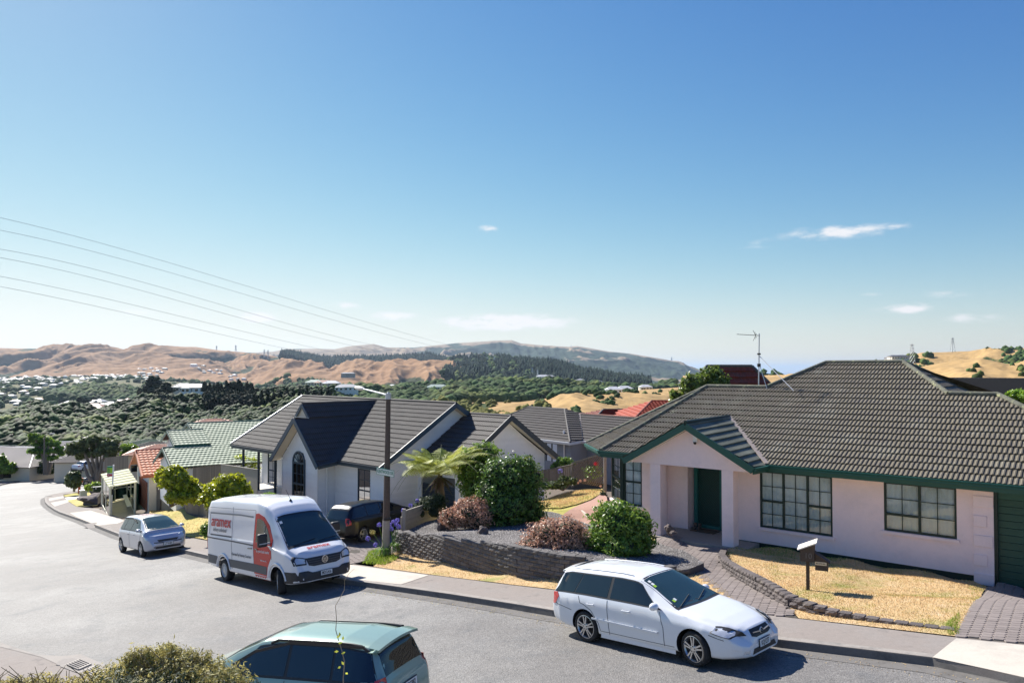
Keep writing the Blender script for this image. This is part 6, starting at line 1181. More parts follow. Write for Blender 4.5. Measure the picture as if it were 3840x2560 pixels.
for i,(x,y,Y,ar_) in enumerate([(1466,1702,28.2,.35),(1440,1755,27.6,.45),(1465,1855,27.2,.75),(1570,1840,26.8,.55),(1600,1710,30.5,.3),(1762,1640,28.0,.1),(1858,1685,26.4,.42),(1900,1730,25.8,.6),(1790,1770,25.6,.5),(1720,1830,25.4,.55),(1700,1690,31,.3),(1655,1665,30,.2),(1520,1690,29.8,.4),(1740,1800,26.9,.4),(1625,1800,26.4,.4),(1500,1790,26.9,.5),(1800,1700,30.5,.4),(1530,1730,28,.5),(1560,1690,29,.5),(1830,1660,27,.3),(1840,1760,26.2,.5),(1610,1770,26.8,.6),(1490,1840,27.6,.7),(1780,1720,26.5,.45),(1680,1780,26.2,.5),(1480,1775,28.6,.5)]):
    frond(tf,cr_,at(x,y,Y),ar_,Mt['fern'] if i%3 else Mt['fern'],seed=i,wd=.62,n=34)
for i,(x,y,Y) in enumerate([(1600,1880,28.5),(1625,1895,28.6),(1705,1880,28.4),(1735,1860,28.7),(1590,1850,28.8)]): frond(tf,cr_-UP*.1,at(x,y,Y),.12,Mt['frondead'],seed=40+i,wd=.14,name='dead_frond')
shrub((1610,1900),28.0,[(1600,1895,45,30),(1570,1925,35,30,-.3),(1640,1880,35,30),(1625,1920,30,22,-.2)],3800,.05,Mt['leafD'],'straggly dark shrub spilling over the sleeper wall under the tree fern',seed=6)
def fernlet(px,Y,tips,label,g=None):
    t=thing('fern',label,'fern',tuple(at(*px,Y)),group=g)
    for i,(x,y,a) in enumerate(tips): frond(t,at(*px,Y),at(x,y,Y-.1),a,Mt['fern'],seed=i+int(px[0]),wd=.16,n=14)
fernlet((1955,1745),26.6,[(1890,1735,.15),(2006,1718,.2),(1985,1712,.15),(1940,1720,.1)],'small fern with pale fronds poking out of the top of the largest shrub')
# agapanthus clumps
def agap(px,Y,heads,label,leaves=40,g=None,zb=None,hs=.075):
    b=Vector(at(*px,Y)) if zb is None else Vector(atz(*px,zb)); t=thing('agapanthus',label,'flower',tuple(b),group=g); Y=b.y; rg=random.Random(px[0]); m=MB()
    for k in range(leaves):
        a=rg.uniform(0,6.28); l=rg.uniform(.25,.5); q=Vector((math.cos(a),math.sin(a),0)); s_=Vector((-q.y,q.x,0))*.014; P_=[b+q*l*u*.9+UP*(l*1.3*u-l*1.5*u*u) for u in (0,.33,.66,1)]
        for i in range(3): m.quad(P_[i]-s_,P_[i]+s_,P_[i+1]+s_*.8,P_[i+1]-s_*.8)
    if leaves: m.build('leaves',Mt['agleaf'],t)
    for i,(x,y,yo) in enumerate(heads):
        c=Vector(at(x,y,Y+yo)); m=MB(); m.tube([b,b.lerp(c,.5)+Vector((0,0,.05)),c],.009,5); st=m.build('flower_stalk',Mt['agleaf'],t); m=MB()
        for k in range(46):
            d=Vector((rg.gauss(0,1),rg.gauss(0,1),rg.gauss(0,1)+.25)).normalized(); p=c+d*hs*rg.uniform(.75,1.1); u=d.cross(Vector((rg.random(),rg.random(),rg.random()))).normalized()*.022; v=d.cross(u).normalized()*.022
            for j in range(3): an_=j*1.05; r_=u*math.cos(an_)+v*math.sin(an_); m.quad(p-d*.02,p+r_+d*.015,p+d*.0-r_*.2)
            m.quad(p+u,p+v,p-u,p-v)
        m.build('flower_head',Mt['agap'],st)
agap((1440,2065),25.0,[(1422,1967,0),(1380,2018,-.2),(1408,2042,-.4)],'agapanthus left of the street lamp post with three blue heads leaning over the driveway',50)
agap((1475,2050),25.3,[(1475,1954,.1),(1487,1967,0),(1468,1982,-.1),(1490,1950,.4),(1462,1967,.2),(1495,1975,.1)],'agapanthus right of the street lamp post with a dense bunch of blue heads',55)
agap((1540,1950),27.5,[(1512,1912,0),(1540,1894,.2),(1564,1877,.3)],'agapanthus behind the sleeper wall with three blue heads beside the black car',30)
agap((2098,1822),33.5,[(2101,1765,0)],'single tall agapanthus head standing above the low fence',22,hs=.12)
agap((2040,1790),36.5,[(2034,1768,0),(2064,1770,.1)],'pair of agapanthus heads behind the low fence',10,hs=.11)
m_=thing('seed_head','yellow dead flower head on a thin stalk beside the lamp post','flower',tuple(at(1440,2060,24.8))); mm=MB(); mm.tube([at(1440,2060,24.8),at(1400,1998,24.7)],.008,5); mm.build('flower_stalk',Mt['agleaf'],m_); leafmesh('seed_cluster',[(at(1397,1994,24.7),.1,.1,.08)],160,.02,Mt['leafOl'],m_,core=False)
# ------------------------------------------------------------------ back garden of the pink house: lattice, fence, plants
lt=thing('lattice_fence','diamond lattice screen with sloping top between weathered posts','lattice fence',tuple(atz(2200,1825,-5.42))); lA=Vector(atz(2150,1812,-5.42)); lB=Vector(atz(2262,1832,-5.42)); ld=lB-lA; ld.z=0; Lw=ld.length; ld.normalize(); zt0=float(at(2145,1735,lA.y)[2]); zt1=float(at(2250,1698,lB.y)[2])
def lp(u,z,d=0): q=lA+ld*u+Vector((0,-d,0)); return (q.x,q.y,z)
for k in range(-18,26):
    for s_ in (1,-1):
        u0=k*.13; p=[]
        z0=-5.35; 
        for i in range(41):
            u=u0+i*.06*s_; z=z0+i*.06
            if 0<=u<=Lw and z<=zt0+(zt1-zt0)*u/Lw-.04: p.append((u,z))
        if len(p)>2: m=MB(); m.bar(lp(p[0][0],p[0][1],.01*s_),lp(p[-1][0],p[-1][1],.01*s_),.028,.01,up=(0,-1,0)); m.build('lattice_slat',Mt['woodbrown'],lt)
m=MB(); m.bar(lp(-.05,zt0),lp(Lw+.05,zt1),.09,.07); m.build('top_rail',Mt['woodgrey'],lt)
for u,zt_ in ((-.06,zt0),(Lw+.12,zt1+.05)): m=MB(); m.bar(lp(u,-5.6),lp(u,zt_-.04),.12 if u<0 else .2,.12); m.build('post',Mt['woodgrey'],lt)
def palings(name,label,P0,P1,h0,h1,wd=.1,mat='woodgrey',cat='fence',zf=None,gap=.004,cap_=True,jit=.02,railsback=True):
    a=Vector(P0); b=Vector(P1); t=thing(name,label,cat,tuple(a)); d=b-a; L_=Vector((d.x,d.y)).length; n=int(L_/wd)
    for i in range(n):
        p=a.lerp(b,(i+.5)/n); h=h0+(h1-h0)*(i+.5)/n+random.uniform(-jit,jit); m=MB(); q=Vector((d.x,d.y,0)).normalized(); m.obox(p+UP*h/2,q,UP.cross(q),UP,wd/2-gap,.01,h/2); m.build('paling',Mt[mat],t)
    if cap_: m=MB(); m.bar(a+UP*(h0+.02),b+UP*(h1+.02),.07,.03); m.build('fence_cap',Mt[mat],t)
    return t
palings('fence','low weathered paling fence left of the lattice with agapanthus behind',atz(2000,1815,-5.45),atz(2140,1810,-5.45),.55,.85)
shrub((2112,1838),33.2,[(2118,1800,25,18),(2080,1818,30,14),(2050,1820,25,12),(2150,1803,14,14)],1500,.07,Mt['leafM'],'row of low greyish plants at the foot of the low fence',seed=8)
shrub((2100,1780),38,[(2112,1735,28,20),(2095,1752,28,16),(2140,1735,14,10)],1200,.1,Mt['leafB'],'dark green bush beside the white downpipe of the grey house',seed=9)
for i,(x,y,r_) in enumerate([(2193,1800,5),(2176,1802,5),(2168,1810,4),(2252,1822,4)]):
    p=at(x,y,33.3); o=None; m=MB(); m.lathe(p,(0,-1,.2),[(0,r_/82),(.03,r_/80),(.03,.005)],10); o=m.build('shell_ornament',Mt['peach']); tag(o,['round terracotta ornament on the lattice, right of a pair','round terracotta ornament on the lattice, left of a pair','small terracotta ornament low on the left of the lattice','small pale ornament at the lattice bottom right corner'][i],'ornament')
rf_=thing('red_flowers','red and pink flowers on a climber behind the lattice','flower',tuple(at(2236,1740,34))); leafmesh('flower_cluster',[(at(2237,1738,34),.13,.08,.1)],90,.04,Mt['flowerr'],rf_,core=False); leafmesh('foliage',[(at(2225,1770,34.2),.45,.2,.35)],260,.05,Mt['leafB'],rf_,core=False)
pb_=PX([(2060,1960),(2120,1925),(2255,1850),(2275,1862),(2290,1950),(2330,2010),(2240,1975)],lambda x,y,dz=0: atz(x,y,-5.42)); drape('path',pb_,gz,.035,Mt['paverpink'],res=.5)
kb=thing('planter_edge','white angled concrete edging in the brick path before the bay','edging',tuple(atz(2185,1912,-5.42)))
for p,q in (((2180,1915),(2228,1902)),((2180,1915),(2208,1938))): m=MB(); m.bar(Vector(atz(*p,-5.40)),Vector(atz(*q,-5.40)),.07,.08); m.build('edging_piece',Mt['concrete'],kb)
shrub((2262,1880),32,[(2262,1870,14,28)],500,.06,Mt['leafD'],'wiry plant climbing the left corner of the bay window',seed=12)
# shoes and doormat at the front door
EAv=Vector((EA[0],EA[1],0)); dm=MB(); dm.obox(hA(-7.75,-.55,PL+.012),EAv,Vector((E2[0],E2[1],0)),UP,.42,.26,.012); dm=dm.build('doormat',mk('mat',(.1,.075,.05),.95,noise_=[(60,.4)])); tag(dm,'brown doormat in front of the green screen door','doormat')
for i,a in enumerate((-8.18,-8.02)):
    t=thing('shoe',['left dark boot by the door frame','right dark boot next to the doormat'][i],'shoe',hA(a,-.72,PL+.0)); m=MB(off=1); 
    m.lathe((0,0,0),(0,0,1),[(0,.05),(.1,.045),(.2,.05),(.2,.035),(.1,.03)],10); m.obox((.0,-.07,.035),(1,0,0),(0,1,0),(0,0,1),.042,.1,.035); o=m.build('boot_upper',Mt['bark']); o.parent=t; t.rotation_euler=(0,0,-.7); o.scale=(1.2,1.2,1.0)
# yellow green hedge bushes on the left and fences
shrub((640,1900),37,[(660,1800,50,42),(620,1790,35,35,.3),(700,1830,45,40),(740,1850,35,35),(650,1770,35,25),(680,1860,50,25,-.3)],8500,.11,Mt['leafY'],'bright yellow green bush leaning over the grey fence, left one of two',seed=15)
shrub((860,1900),34,[(860,1820,55,40),(810,1850,45,40),(900,1850,40,45),(850,1880,65,35,-.3),(780,1865,30,25),(920,1880,20,25)],9500,.1,Mt['leafY'],'bright yellow green bush leaning over the grey fence, right one of two',seed=16)
shrub((1005,1870),34.5,[(1010,1858,22,10),(990,1862,14,8)],700,.1,mk('leafLt',(.22,.35,.05),.4,island=.4,sub=.3),'small bright leafy plant under the porch of the white house',seed=17); shrub((780,2010),31,[(778,1985,24,25),(790,1998,25,18)],1500,.06,Mt['leafB'],'small clipped green shrub behind the back of the van',seed=18)
shrub((920,1800),47,[(925,1735,28,20),(900,1725,18,22),(960,1745,15,30),(940,1770,20,20)],600,.1,mk('leafLime',(.35,.42,.05),.45,island=.4,sub=.35),'sparse lime leaved shrub seen between the porch posts',seed=19,core=False)
gf=thing('board_fence','solid grey stained timber fence with a sloping top behind the silver car','fence',tuple(ong(600,1915))); fpx=[(603,1913,1822),(624,1914,1824),(700,1922,1858),(760,1931,1888),(830,1944,1920)]
for (x0,yb0,yt0),(x1,yb1,yt1) in zip(fpx[:-1],fpx[1:]):
    a=Vector(ong(x0,yb0)); b=Vector(ong(x1,yb1)); n=max(2,int((b-a).length/.14))
    for i in range(n):
        p=a.lerp(b,(i+.5)/n); top=at(x0+(x1-x0)*(i+.5)/n,yt0+(yt1-yt0)*(i+.5)/n,p.y)[2]; q=(b-a); q.z=0; q.normalize(); h=max(.2,top-p.z+.12); m=MB(); m.obox((p.x,p.y,p.z-.12+h/2),q,UP.cross(q),UP,.068,.015,h/2); m.build('fence_board',Mt['woodgrey'],gf)
m=MB(); a=Vector(ong(596,1915)); m.bar(a-UP*.3,(a.x,a.y,float(at(598,1816,a.y)[2])),.24,.24); m.build('end_post',Mt['woodgrey'],gf)
palings('fence','dark paling fence running behind the yellow green bushes, shaded side',at(722,1880,43),at(828,1866,41),1.95,1.85,wd=.13,mat='woodgrey',jit=.01); palings('fence','grey paling fence lit from the side, beyond the porch posts',at(828,1866,41),at(965,1890,36.2),1.85,1.68,wd=.13,mat='woodlight')  # shaded and lit runs of the fence are put into darker and paler timber
# ------------------------------------------------------------------ vehicle kit: body lofted from measured sections, every fitting mapped onto it
class Body:
    def __init__(s,T,keys,nst=64):
        """T: dict of tables [(x,value)...]: zt top centre line, zb underside, w widest half width, zs shoulder height, zbelt, wb belt half width, zre roof edge height, wr roof edge half width"""
        s.T={k:(np.array([p[0] for p in v]),np.array([p[1] for p in v])) for k,v in T.items()}; s.x0,s.x1=T['zt'][0][0],T['zt'][-1][0]; s.C={}
        xs=set(np.linspace(s.x0,s.x1,nst)); 
        for k in ('zt','w'): xs|={p[0] for p in T[k]}
        s.xs=np.array(sorted(xs)); s.sec=[s.section(x) for x in s.xs]
    def g(s,k,x): return float(np.interp(x,*s.T[k]))
    def section(s,x,m=4):
        g=lambda k:s.g(k,x); w,zb,zs,zt=g('w'),g('zb'),g('zs'),g('zt'); zl=min(g('zbelt'),zt-.02); zre=min(max(g('zre'),zl+.004),zt-.004); wb,wr=g('wb'),g('wr'); wr=min(wr,wb); zs=min(zs,zl-.01)
        P=[(0,zb),(w*.8,zb),(w-.035,zb+.05),(w-.008,zb+.16),(w,zb+(zs-zb)*.62),(w-.004,zs),(wb,zl),(wr,zre),(wr*.86,zre+(zt-zre)*.62),(wr*.55,zre+(zt-zre)*.93),(0,zt)]
        P=np.array(P); Q=[P[0],P[1]]
        for i in range(1,len(P)-1):
            a,b=P[i],P[i+1]
            if i in (6,): ts=np.linspace(0,1,m+1)[1:]; Q+= [a+(b-a)*t for t in ts]; continue
            c0=P[i-1]; c3=P[min(i+2,len(P)-1)]
            for t in np.linspace(0,1,m+1)[1:]:
                q=.5*((2*a)+(-c0+b)*t+(2*c0-5*a+4*b-c3)*t*t+(-c0+3*a-3*b+c3)*t**3); lin=a+(b-a)*t; Q.append(lin*.45+q*.55)
        return np.array(Q)
    def secx(s,x):
        k=round(min(max(x,s.x0),s.x1)*250)
        if k not in s.C: s.C[k]=s.section(min(max(k/250,s.x0),s.x1))
        return s.C[k]
    def side(s,x,z):
        Q=s.secx(x); i1=1+6*4; q=Q[1:i1+1]; return float(np.interp(z,q[:,1],q[:,0]))
    def top(s,x,y):
        Q=s.secx(x); q=Q[1+5*4:][::-1]; return float(np.interp(abs(y),q[:,0],q[:,1]))
    def front(s,y,z,sg=1):
        xs=np.linspace(s.x1,s.x1-1.6,90) if sg>0 else np.linspace(s.x0,s.x0+1.6,90)
        inside_=lambda x: z<=s.top(x,y) and abs(y)<=max(s.side(x,z),0) and z>=s.g('zb',x)-.01
        pv=xs[0]
        for x in xs:
            if inside_(x):
                a,b=pv,x
                for _ in range(8):
                    m=(a+b)/2
                    if inside_(m): b=m
                    else: a=m
                return b
            pv=x
        return xs[-1]
    def mesh(s,name,mat,parent,arches,r=.36,dep=.3,ends=True):
        m=MB(off=1); rows=[]
        for x,Q in zip(s.xs,s.sec):
            h=[(x,-q[0],q[1]) for q in Q[::-1]]+[(x,q[0],q[1]) for q in Q[1:]]; rows.append(h[:-1] if False else h)
        # closed ring: bottom centre appears once at each end, drop duplicates
        rows=[[p for k,p in enumerate(r_) if k!=len(s.sec[0])-1 or True] for r_ in rows]; ring=[]
        for x,Q in zip(s.xs,s.sec): ring.append([(x,q[0],q[1]) for q in Q]+[(x,-q[0],q[1]) for q in Q[1:-1][::-1]])
        m.grid(ring,True); m.quad(*ring[0][::-1]); m.quad(*ring[-1]); o=m.build(name,[mat,Mt['black']]); o.parent=parent
        bm=bmesh.new(); bm.from_mesh(o.data); bmesh.ops.recalc_face_normals(bm,faces=bm.faces[:]); bm.to_mesh(o.data); bm.free()
        for k,(ax,ay,ar_) in enumerate(arches):
            for sg in (1,-1):
                c=MB(off=1); c.lathe((ax,sg*(ay-dep),.0+ar_[1]),(0,sg,0),[(0,0.0001),(0,ar_[0]),(dep+.3,ar_[0]),(dep+.3,.0001)],28); cu=c.build('cutter',[mat,Mt['black']]); cu.parent=parent; cu.data.polygons.foreach_set('material_index',[1]*len(cu.data.polygons)); bm=bmesh.new(); bm.from_mesh(cu.data); bmesh.ops.remove_doubles(bm,verts=bm.verts[:],dist=.0005); bmesh.ops.recalc_face_normals(bm,faces=bm.faces[:]); bm.to_mesh(cu.data); bm.free()
                md=o.modifiers.new('arch','BOOLEAN'); md.operation='DIFFERENCE'; md.object=cu; md.solver='EXACT'; bpy.context.view_layer.update()
                me=bpy.data.meshes.new_from_object(o.evaluated_get(bpy.context.evaluated_depsgraph_get())); o.modifiers.clear(); o.data=me; bpy.data.objects.remove(cu)
        o.data.shade_smooth(); 
        try: o.data.set_sharp_from_angle(angle=R(32))
        except Exception: pass
        return o
def tri2d(poly,res):
    P=[]
    for i,p in enumerate(poly):
        q=poly[(i+1)%len(poly)]; n=max(1,int(math.dist(p,q)/res)); P+=[(p[0]+(q[0]-p[0])*k/n,p[1]+(q[1]-p[1])*k/n) for k in range(n)]
    A_=np.array(P); xs=np.arange(A_[:,0].min(),A_[:,0].max(),res)+res/2; ys=np.arange(A_[:,1].min(),A_[:,1].max(),res)+res/2; gx,gy=np.meshgrid(xs,ys); G_=np.c_[gx.ravel(),gy.ravel()]; G_=G_[inside(G_,A_)] if len(G_) else G_
    if len(G_): G_=G_[np.min(np.hypot(G_[:,None,0]-A_[None,:,0],G_[:,None,1]-A_[None,:,1]),1)>res*.35]
    vs,_,fs,_,_,_=delaunay_2d_cdt([Vector(p) for p in P]+[Vector(g) for g in G_],[],[list(range(len(P)))],1,1e-6); return [(v.x,v.y) for v in vs],[tuple(f) for f in fs],len(P)
def patch(B,kind,poly,off,mat,parent,name,res=.06,sg=1,thick=.012):
    """kind 'side': poly in (x,z); 'front'/'rear': (y,z); 'top': (x,y); laid on the body and given a thickness"""
    V2,Fs,nb=tri2d(poly,res)
    def f(p,o):
        if kind=='side': return (p[0],sg*(B.side(p[0],p[1])+o),p[1])
        if kind=='front': x=B.front(p[0],p[1],1); return (x+o,p[0]*(1+o*.3),p[1]+o*.3)
        if kind=='rear': x=B.front(p[0],p[1],-1); return (x-o,p[0]*(1+o*.3),p[1]+o*.2)
        return (p[0],p[1],B.top(p[0],p[1])+o)
    V=[f(p,off) for p in V2]+[f(p,off-thick) for p in V2[:nb]]; Fc=list(Fs); n=len(V2)
    for i in range(nb): j=(i+1)%nb; Fc.append((i,j,n+j,n+i))
    me=bpy.data.meshes.new(name); me.from_pydata(V,[],Fc); me.materials.append(mat); bm=bmesh.new(); bm.from_mesh(me); bmesh.ops.recalc_face_normals(bm,faces=bm.faces[:]); bm.to_mesh(me); bm.free()
    # orient outwards
    c=np.mean(np.array(V[:n]),0); me.update(); nr=me.polygons[0].normal; out_={'side':(0,sg,0),'front':(1,0,0),'rear':(-1,0,0),'top':(0,0,1)}[kind]
    if nr.dot(Vector(out_))<0: me.flip_normals()
    me.shade_smooth(); 
    try: me.set_sharp_from_angle(angle=R(40))
    except Exception: pass
    return link(name,me,parent)
def line_on(B,kind,pts,w_,mat,parent,name,sg=1,off=.003,h=.004):
    m=MB(off=1); P_=[]
    for a,b in zip(pts[:-1],pts[1:]):
        n=max(1,int(math.dist(a,b)/.06)); P_+=[(a[0]+(b[0]-a[0])*k/n,a[1]+(b[1]-a[1])*k/n) for k in range(n)]
    P_.append(pts[-1]); Q=[]
    for p in P_:
        if kind=='side': Q.append((p[0],sg*(B.side(p[0],p[1])+off),p[1]))
        elif kind=='top': Q.append((p[0],p[1],B.top(p[0],p[1])+off))
        elif kind=='rear': Q.append((B.front(p[0],p[1],-1)-off,p[0],p[1]))
        else: Q.append((B.front(p[0],p[1],1)+off,p[0],p[1]))
    up={'side':(0,sg,0),'top':(0,0,1),'front':(1,0,0),'rear':(-1,0,0)}[kind]
    rows=[]
    for i,q in enumerate(Q):
        d=(Vector(Q[min(i+1,len(Q)-1)])-Vector(Q[max(i-1,0)])).normalized(); s_=d.cross(Vector(up)).normalized()*w_/2; u=Vector(up)*h; q=Vector(q); rows.append([q-s_-u,q-s_+u*.3,q+s_+u*.3,q+s_-u])
    m.grid(rows); o=m.build(name,mat); o.parent=parent; return o
def wheel(parent,x,y,r,wd,rim,style='double',turn=0.,rimmat=None,tilt=0.):
    sg=1 if y>0 else -1; w=bpy.data.objects.new('wheel',None); COL.objects.link(w); w.parent=parent; w.location=(x,y,r); w.rotation_euler=(0,0,turn); n=(0,sg,0); rm=rimmat or Mt['alloy']
    m=MB(off=1); m.lathe((0,0,0),n,[(-wd,rim*.9),(-wd,r*.93),(-wd*.85,r),(-wd*.15,r),(0.0,r*.955),(.012,r*.86),(.006,rim*1.02),(-.03,rim)],40); o=m.build('tyre',Mt['rubber'],smooth=True); o.parent=w
    m=MB(off=1); m.lathe((0,0,0),n,[(.004,rim*1.03),(.008,rim*.97),(-.02,rim*.9),(-.05,rim*.88),(-wd*.7,rim*.86)],36)
    if style=='steel':
        m.lathe((0,0,0),n,[(-.03,rim*.9),(-.03,rim*.72),(-.01,rim*.6),(-.005,rim*.42),(.012,rim*.36),(.012,.001)],28)
        for k in range(16): a=k*math.pi/8; m.obox((math.cos(a)*rim*.66,sg*-.008,math.sin(a)*rim*.66),(math.cos(a),0,math.sin(a)),(0,1,0),(-math.sin(a),0,math.cos(a)),rim*.05,.01,rim*.05)
    else:
        ns=5; 
        for k in range(ns):
            for dlt in ((-.17,.17) if style=='double' else (0,)):
                a=k*2*math.pi/ns+math.pi/2; ca,sa=math.cos(a),math.sin(a); ta,tb=-sa,ca; ww=.028*rim/.23 if style=='double' else .05
                p0=Vector((ca*rim*.2+ta*dlt*rim*.3,sg*.0,sa*rim*.2+tb*dlt*rim*.3)); p1=Vector((math.cos(a+dlt)*rim*.93,sg*-.004,math.sin(a+dlt)*rim*.93)); m.bar(p0,p1,ww,.028,up=n)
        m.lathe((0,0,0),n,[(-.03,rim*.36),(.006,rim*.3),(.016,rim*.2),(.018,.001)],20)
    o=m.build('rim',rm if style!='steel' else Mt['galv'],smooth=False); o.parent=w
    if style!='steel':
        m=MB(off=1); 
        for k in range(5): a=k*2*math.pi/5+.3; m.lathe((math.cos(a)*rim*.21,sg*.012,math.sin(a)*rim*.21),n,[(0,.012),(.008,.012),(.008,.001)],8)
        o=m.build('wheel_nuts',Mt['black']); o.parent=w; o['kind']='stuff'
    m=MB(off=1); m.lathe((0,0,0),n,[(-.09,rim*.86),(-.09,.001)],24); m.lathe((0,0,0),n,[(-.075,rim*.62),(-.075,.001)],24); o=m.build('brake_disc',Mt['black']); o.parent=w
    return w
def plate_(parent,x,y,z,txt,sg=1,w_=.36,h=.125,tilt=0):
    p=bpy.data.objects.new('plate_mount',None); m=MB(off=1); m.obox((0,0,0),(0,1,0),(1,0,0),(0,0,1),w_/2+.012,.004,h/2+.012); o=m.build('number_plate',Mt['black']); o.parent=parent; o.location=(x,y,z); m=MB(off=1); m.obox((sg*.004,0,0),(0,1,0),(1,0,0),(0,0,1),w_/2,.004,h/2); q=m.build('plate_face',Mt['plate']); q.parent=o
    me=text_mesh(txt,h*.98,.62*w_/.36*6.2/max(len(txt),5),.001,.0015); M4=Matrix(((0,0,sg,0),(sg,0,0,0),(0,1,0,0),(0,0,0,1))); me.transform(M4); me.materials.clear(); me.materials.append(Mt['platetext']); t=link('plate_lettering',me,o); t.location=(sg*.0095,0,-.004); bpy.data.objects.remove(p); return o
def mirror_(parent,x,y,z,sg,mat,s_=(.1,.11,.075)):
    bm=bmesh.new(); bmesh.ops.create_icosphere(bm,subdivisions=3,radius=1)
    for v in bm.verts:
        v.co=Vector((v.co.x*s_[0]*(1 if v.co.x>0 else .55),v.co.y*s_[1],v.co.z*s_[2])); v.co.x=max(v.co.x,-s_[0]*.4)
    me=bpy.data.meshes.new('mirror'); bm.to_mesh(me); bm.free(); me.materials.append(mat); me.shade_smooth(); o=link('mirror',me,parent); o.location=(x,sg*(abs(y)+.07),z)
    m=MB(off=1); m.bar((.0,-sg*.08,-s_[2]*.3),(0.02,-sg*.2,-s_[2]*.7),.05,.04); q=m.build('mirror_stalk',Mt['black']); q.parent=o; return o
def handle_(parent,B,x,z,sg,mat):
    y=B.side(x,z); m=MB(off=1); m.bar((x-.1,sg*(y+.03),z),(x+.1,sg*(y+.03),z+.005),.022,.035,up=(0,sg,0)); m.bar((x-.085,sg*(y+.012),z),(x-.075,sg*(y+.012),z),.03,.03); m.bar((x+.085,sg*(y+.012),z),(x+.075,sg*(y+.012),z),.03,.03); o=m.build('door_handle',mat); o.parent=parent
    return o
def place_vehicle(name,label,cat,rear,head,scale=1.,zf=rz,group=None,up=None):
    h=Vector((head[0],head[1],0)).normalized(); e=.5; X,Y=rear; gx_=(float(np.asarray(zf(np.array([X+e]),np.array([Y]))).ravel()[0])-float(np.asarray(zf(np.array([X-e]),np.array([Y]))).ravel()[0]))/(2*e); gy_=(float(np.asarray(zf(np.array([X]),np.array([Y+e]))).ravel()[0])-float(np.asarray(zf(np.array([X]),np.array([Y-e]))).ravel()[0]))/(2*e)
    n=Vector((-gx_,-gy_,1)).normalized(); x=(h-n*h.dot(n)).normalized(); y=n.cross(x); M4=Matrix((x,y,n)).transposed().to_4x4(); z=float(np.asarray(zf(np.array([X]),np.array([Y]))).ravel()[0])+.004
    t=bpy.data.objects.new(name,None); COL.objects.link(t); t.matrix_world=Matrix.Translation((X,Y,z))@M4@Matrix.Scale(scale,4); tag(t,label,cat,group); return t
def side_glass(B,t,wins,mat,trim=True,lo=.1,hi=.93,off=.004,sides=(1,-1)):
    for sg in sides:
        if trim:
            b0=min(w_[0] for w_ in wins)-.03; b1=max(w_[2] for w_ in wins)+.03; t0=min(w_[1] for w_ in wins)-.02; t1=max(w_[3] for w_ in wins)+.02
            glassgrid(B,t,b0,t0,b1,t1,lo-.07,hi+.05,sg,Mt['black'],off-.0015,'window_trim')
        for (x0b,x0t,x1b,x1t) in wins: glassgrid(B,t,x0b,x0t,x1b,x1t,lo,hi,sg,mat,off+.001,'side_window')
def glassgrid(B,t,x0b,x0t,x1b,x1t,lo,hi,sg,mat,off,name):
    m=MB(off=1); R_=[]; 
    for u in np.linspace(lo,hi,7):
        row=[]
        for v in np.linspace(0,1,22):
            x=(x0b+(x0t-x0b)*u)*(1-v)+(x1b+(x1t-x1b)*u)*v; Q=B.secx(x); a=Q[1+5*4]; b=Q[1+6*4]; p=a+(b-a)*u; row.append((x,sg*(p[0]+off),p[1]+off*.4))
        R_.append(row)
    m.grid(R_ if sg<0 else R_[::-1]); ed=[[(q[0],q[1]-sg*.014,q[2]) for q in R_[0]],R_[0]]; o=m.build(name,mat,smooth=True); o.parent=t; return o
def screen(B,t,xa,xb,mat,name,ya=.93,yb=.93,off=.004,bow=.0,nx_=12,sgx=1):
    m=MB(off=1); R_=[]
    for i in range(nx_+1):
        u=i/nx_; row=[]
        for v in np.linspace(-1,1,17):
            x=xa+(xb-xa)*u+bow*(1-v*v)*u; Q=B.secx(x); wr=Q[1+6*4][0]; y=v*wr*(ya+(yb-ya)*u); row.append((x,y,B.top(x,y)+off))
        R_.append(row)
    m.grid(R_); o=m.build(name,mat,smooth=True); o.parent=t; return o
CG=Mt['carglass']; WS=Mt['windscreen']
# ---- white estate car in front
TL=dict(zt=[(-1.07,.50),(-1.06,.62),(-1.0,.80),(-.94,.98),(-.80,1.2),(-.70,1.37),(-.72+.1,1.425),(-.3,1.452),(.3,1.47),(.9,1.465),(1.25,1.44),(1.42,1.405),(1.7,1.27),(2.0,1.115),(2.28,.975),(2.36,.955),(2.7,.90),(3.1,.82),(3.35,.75),(3.5,.69),(3.58,.60),(3.63,.46)],
 zb=[(-1.07,.34),(-.6,.22),(.3,.18),(2.3,.17),(3.2,.18),(3.63,.24)],w=[(-1.07,.70),(-.98,.79),(-.75,.845),(-.3,.868),(2.2,.868),(2.9,.866),(3.2,.83),(3.42,.76),(3.56,.66),(3.63,.52)],
 zs=[(-1.07,.50),(-.9,.80),(0,.80),(2.2,.74),(2.9,.70),(3.3,.62),(3.63,.42)],zbelt=[(-1.07,.52),(-.95,.93),(0,.945),(1.2,.925),(2.2,.90),(2.5,.87),(3.0,.78),(3.4,.66),(3.63,.44)],
 wb=[(-1.07,.66),(-.9,.79),(-.3,.82),(1.6,.825),(2.2,.80),(2.8,.79),(3.2,.74),(3.45,.62),(3.63,.44)],zre=[(-1.07,.55),(-.95,.97),(-.7,1.33),(-.5,1.375),(.9,1.385),(1.3,1.36),(1.6,1.25),(2.28,.945),(2.8,.855),(3.3,.71),(3.63,.45)],
 wr=[(-1.07,.62),(-.9,.7),(-.6,.60),(.5,.605),(1.3,.60),(1.7,.62),(2.28,.735),(2.8,.70),(3.2,.62),(3.45,.52),(3.63,.4)])
B1=Body(TL,None); cw=Mt['carwhite']
t=place_vehicle('estate_car','white estate car with tinted rear windows parked in front of the pink house','car',(2.06,15.14),(.678,-.735),scale=.935)
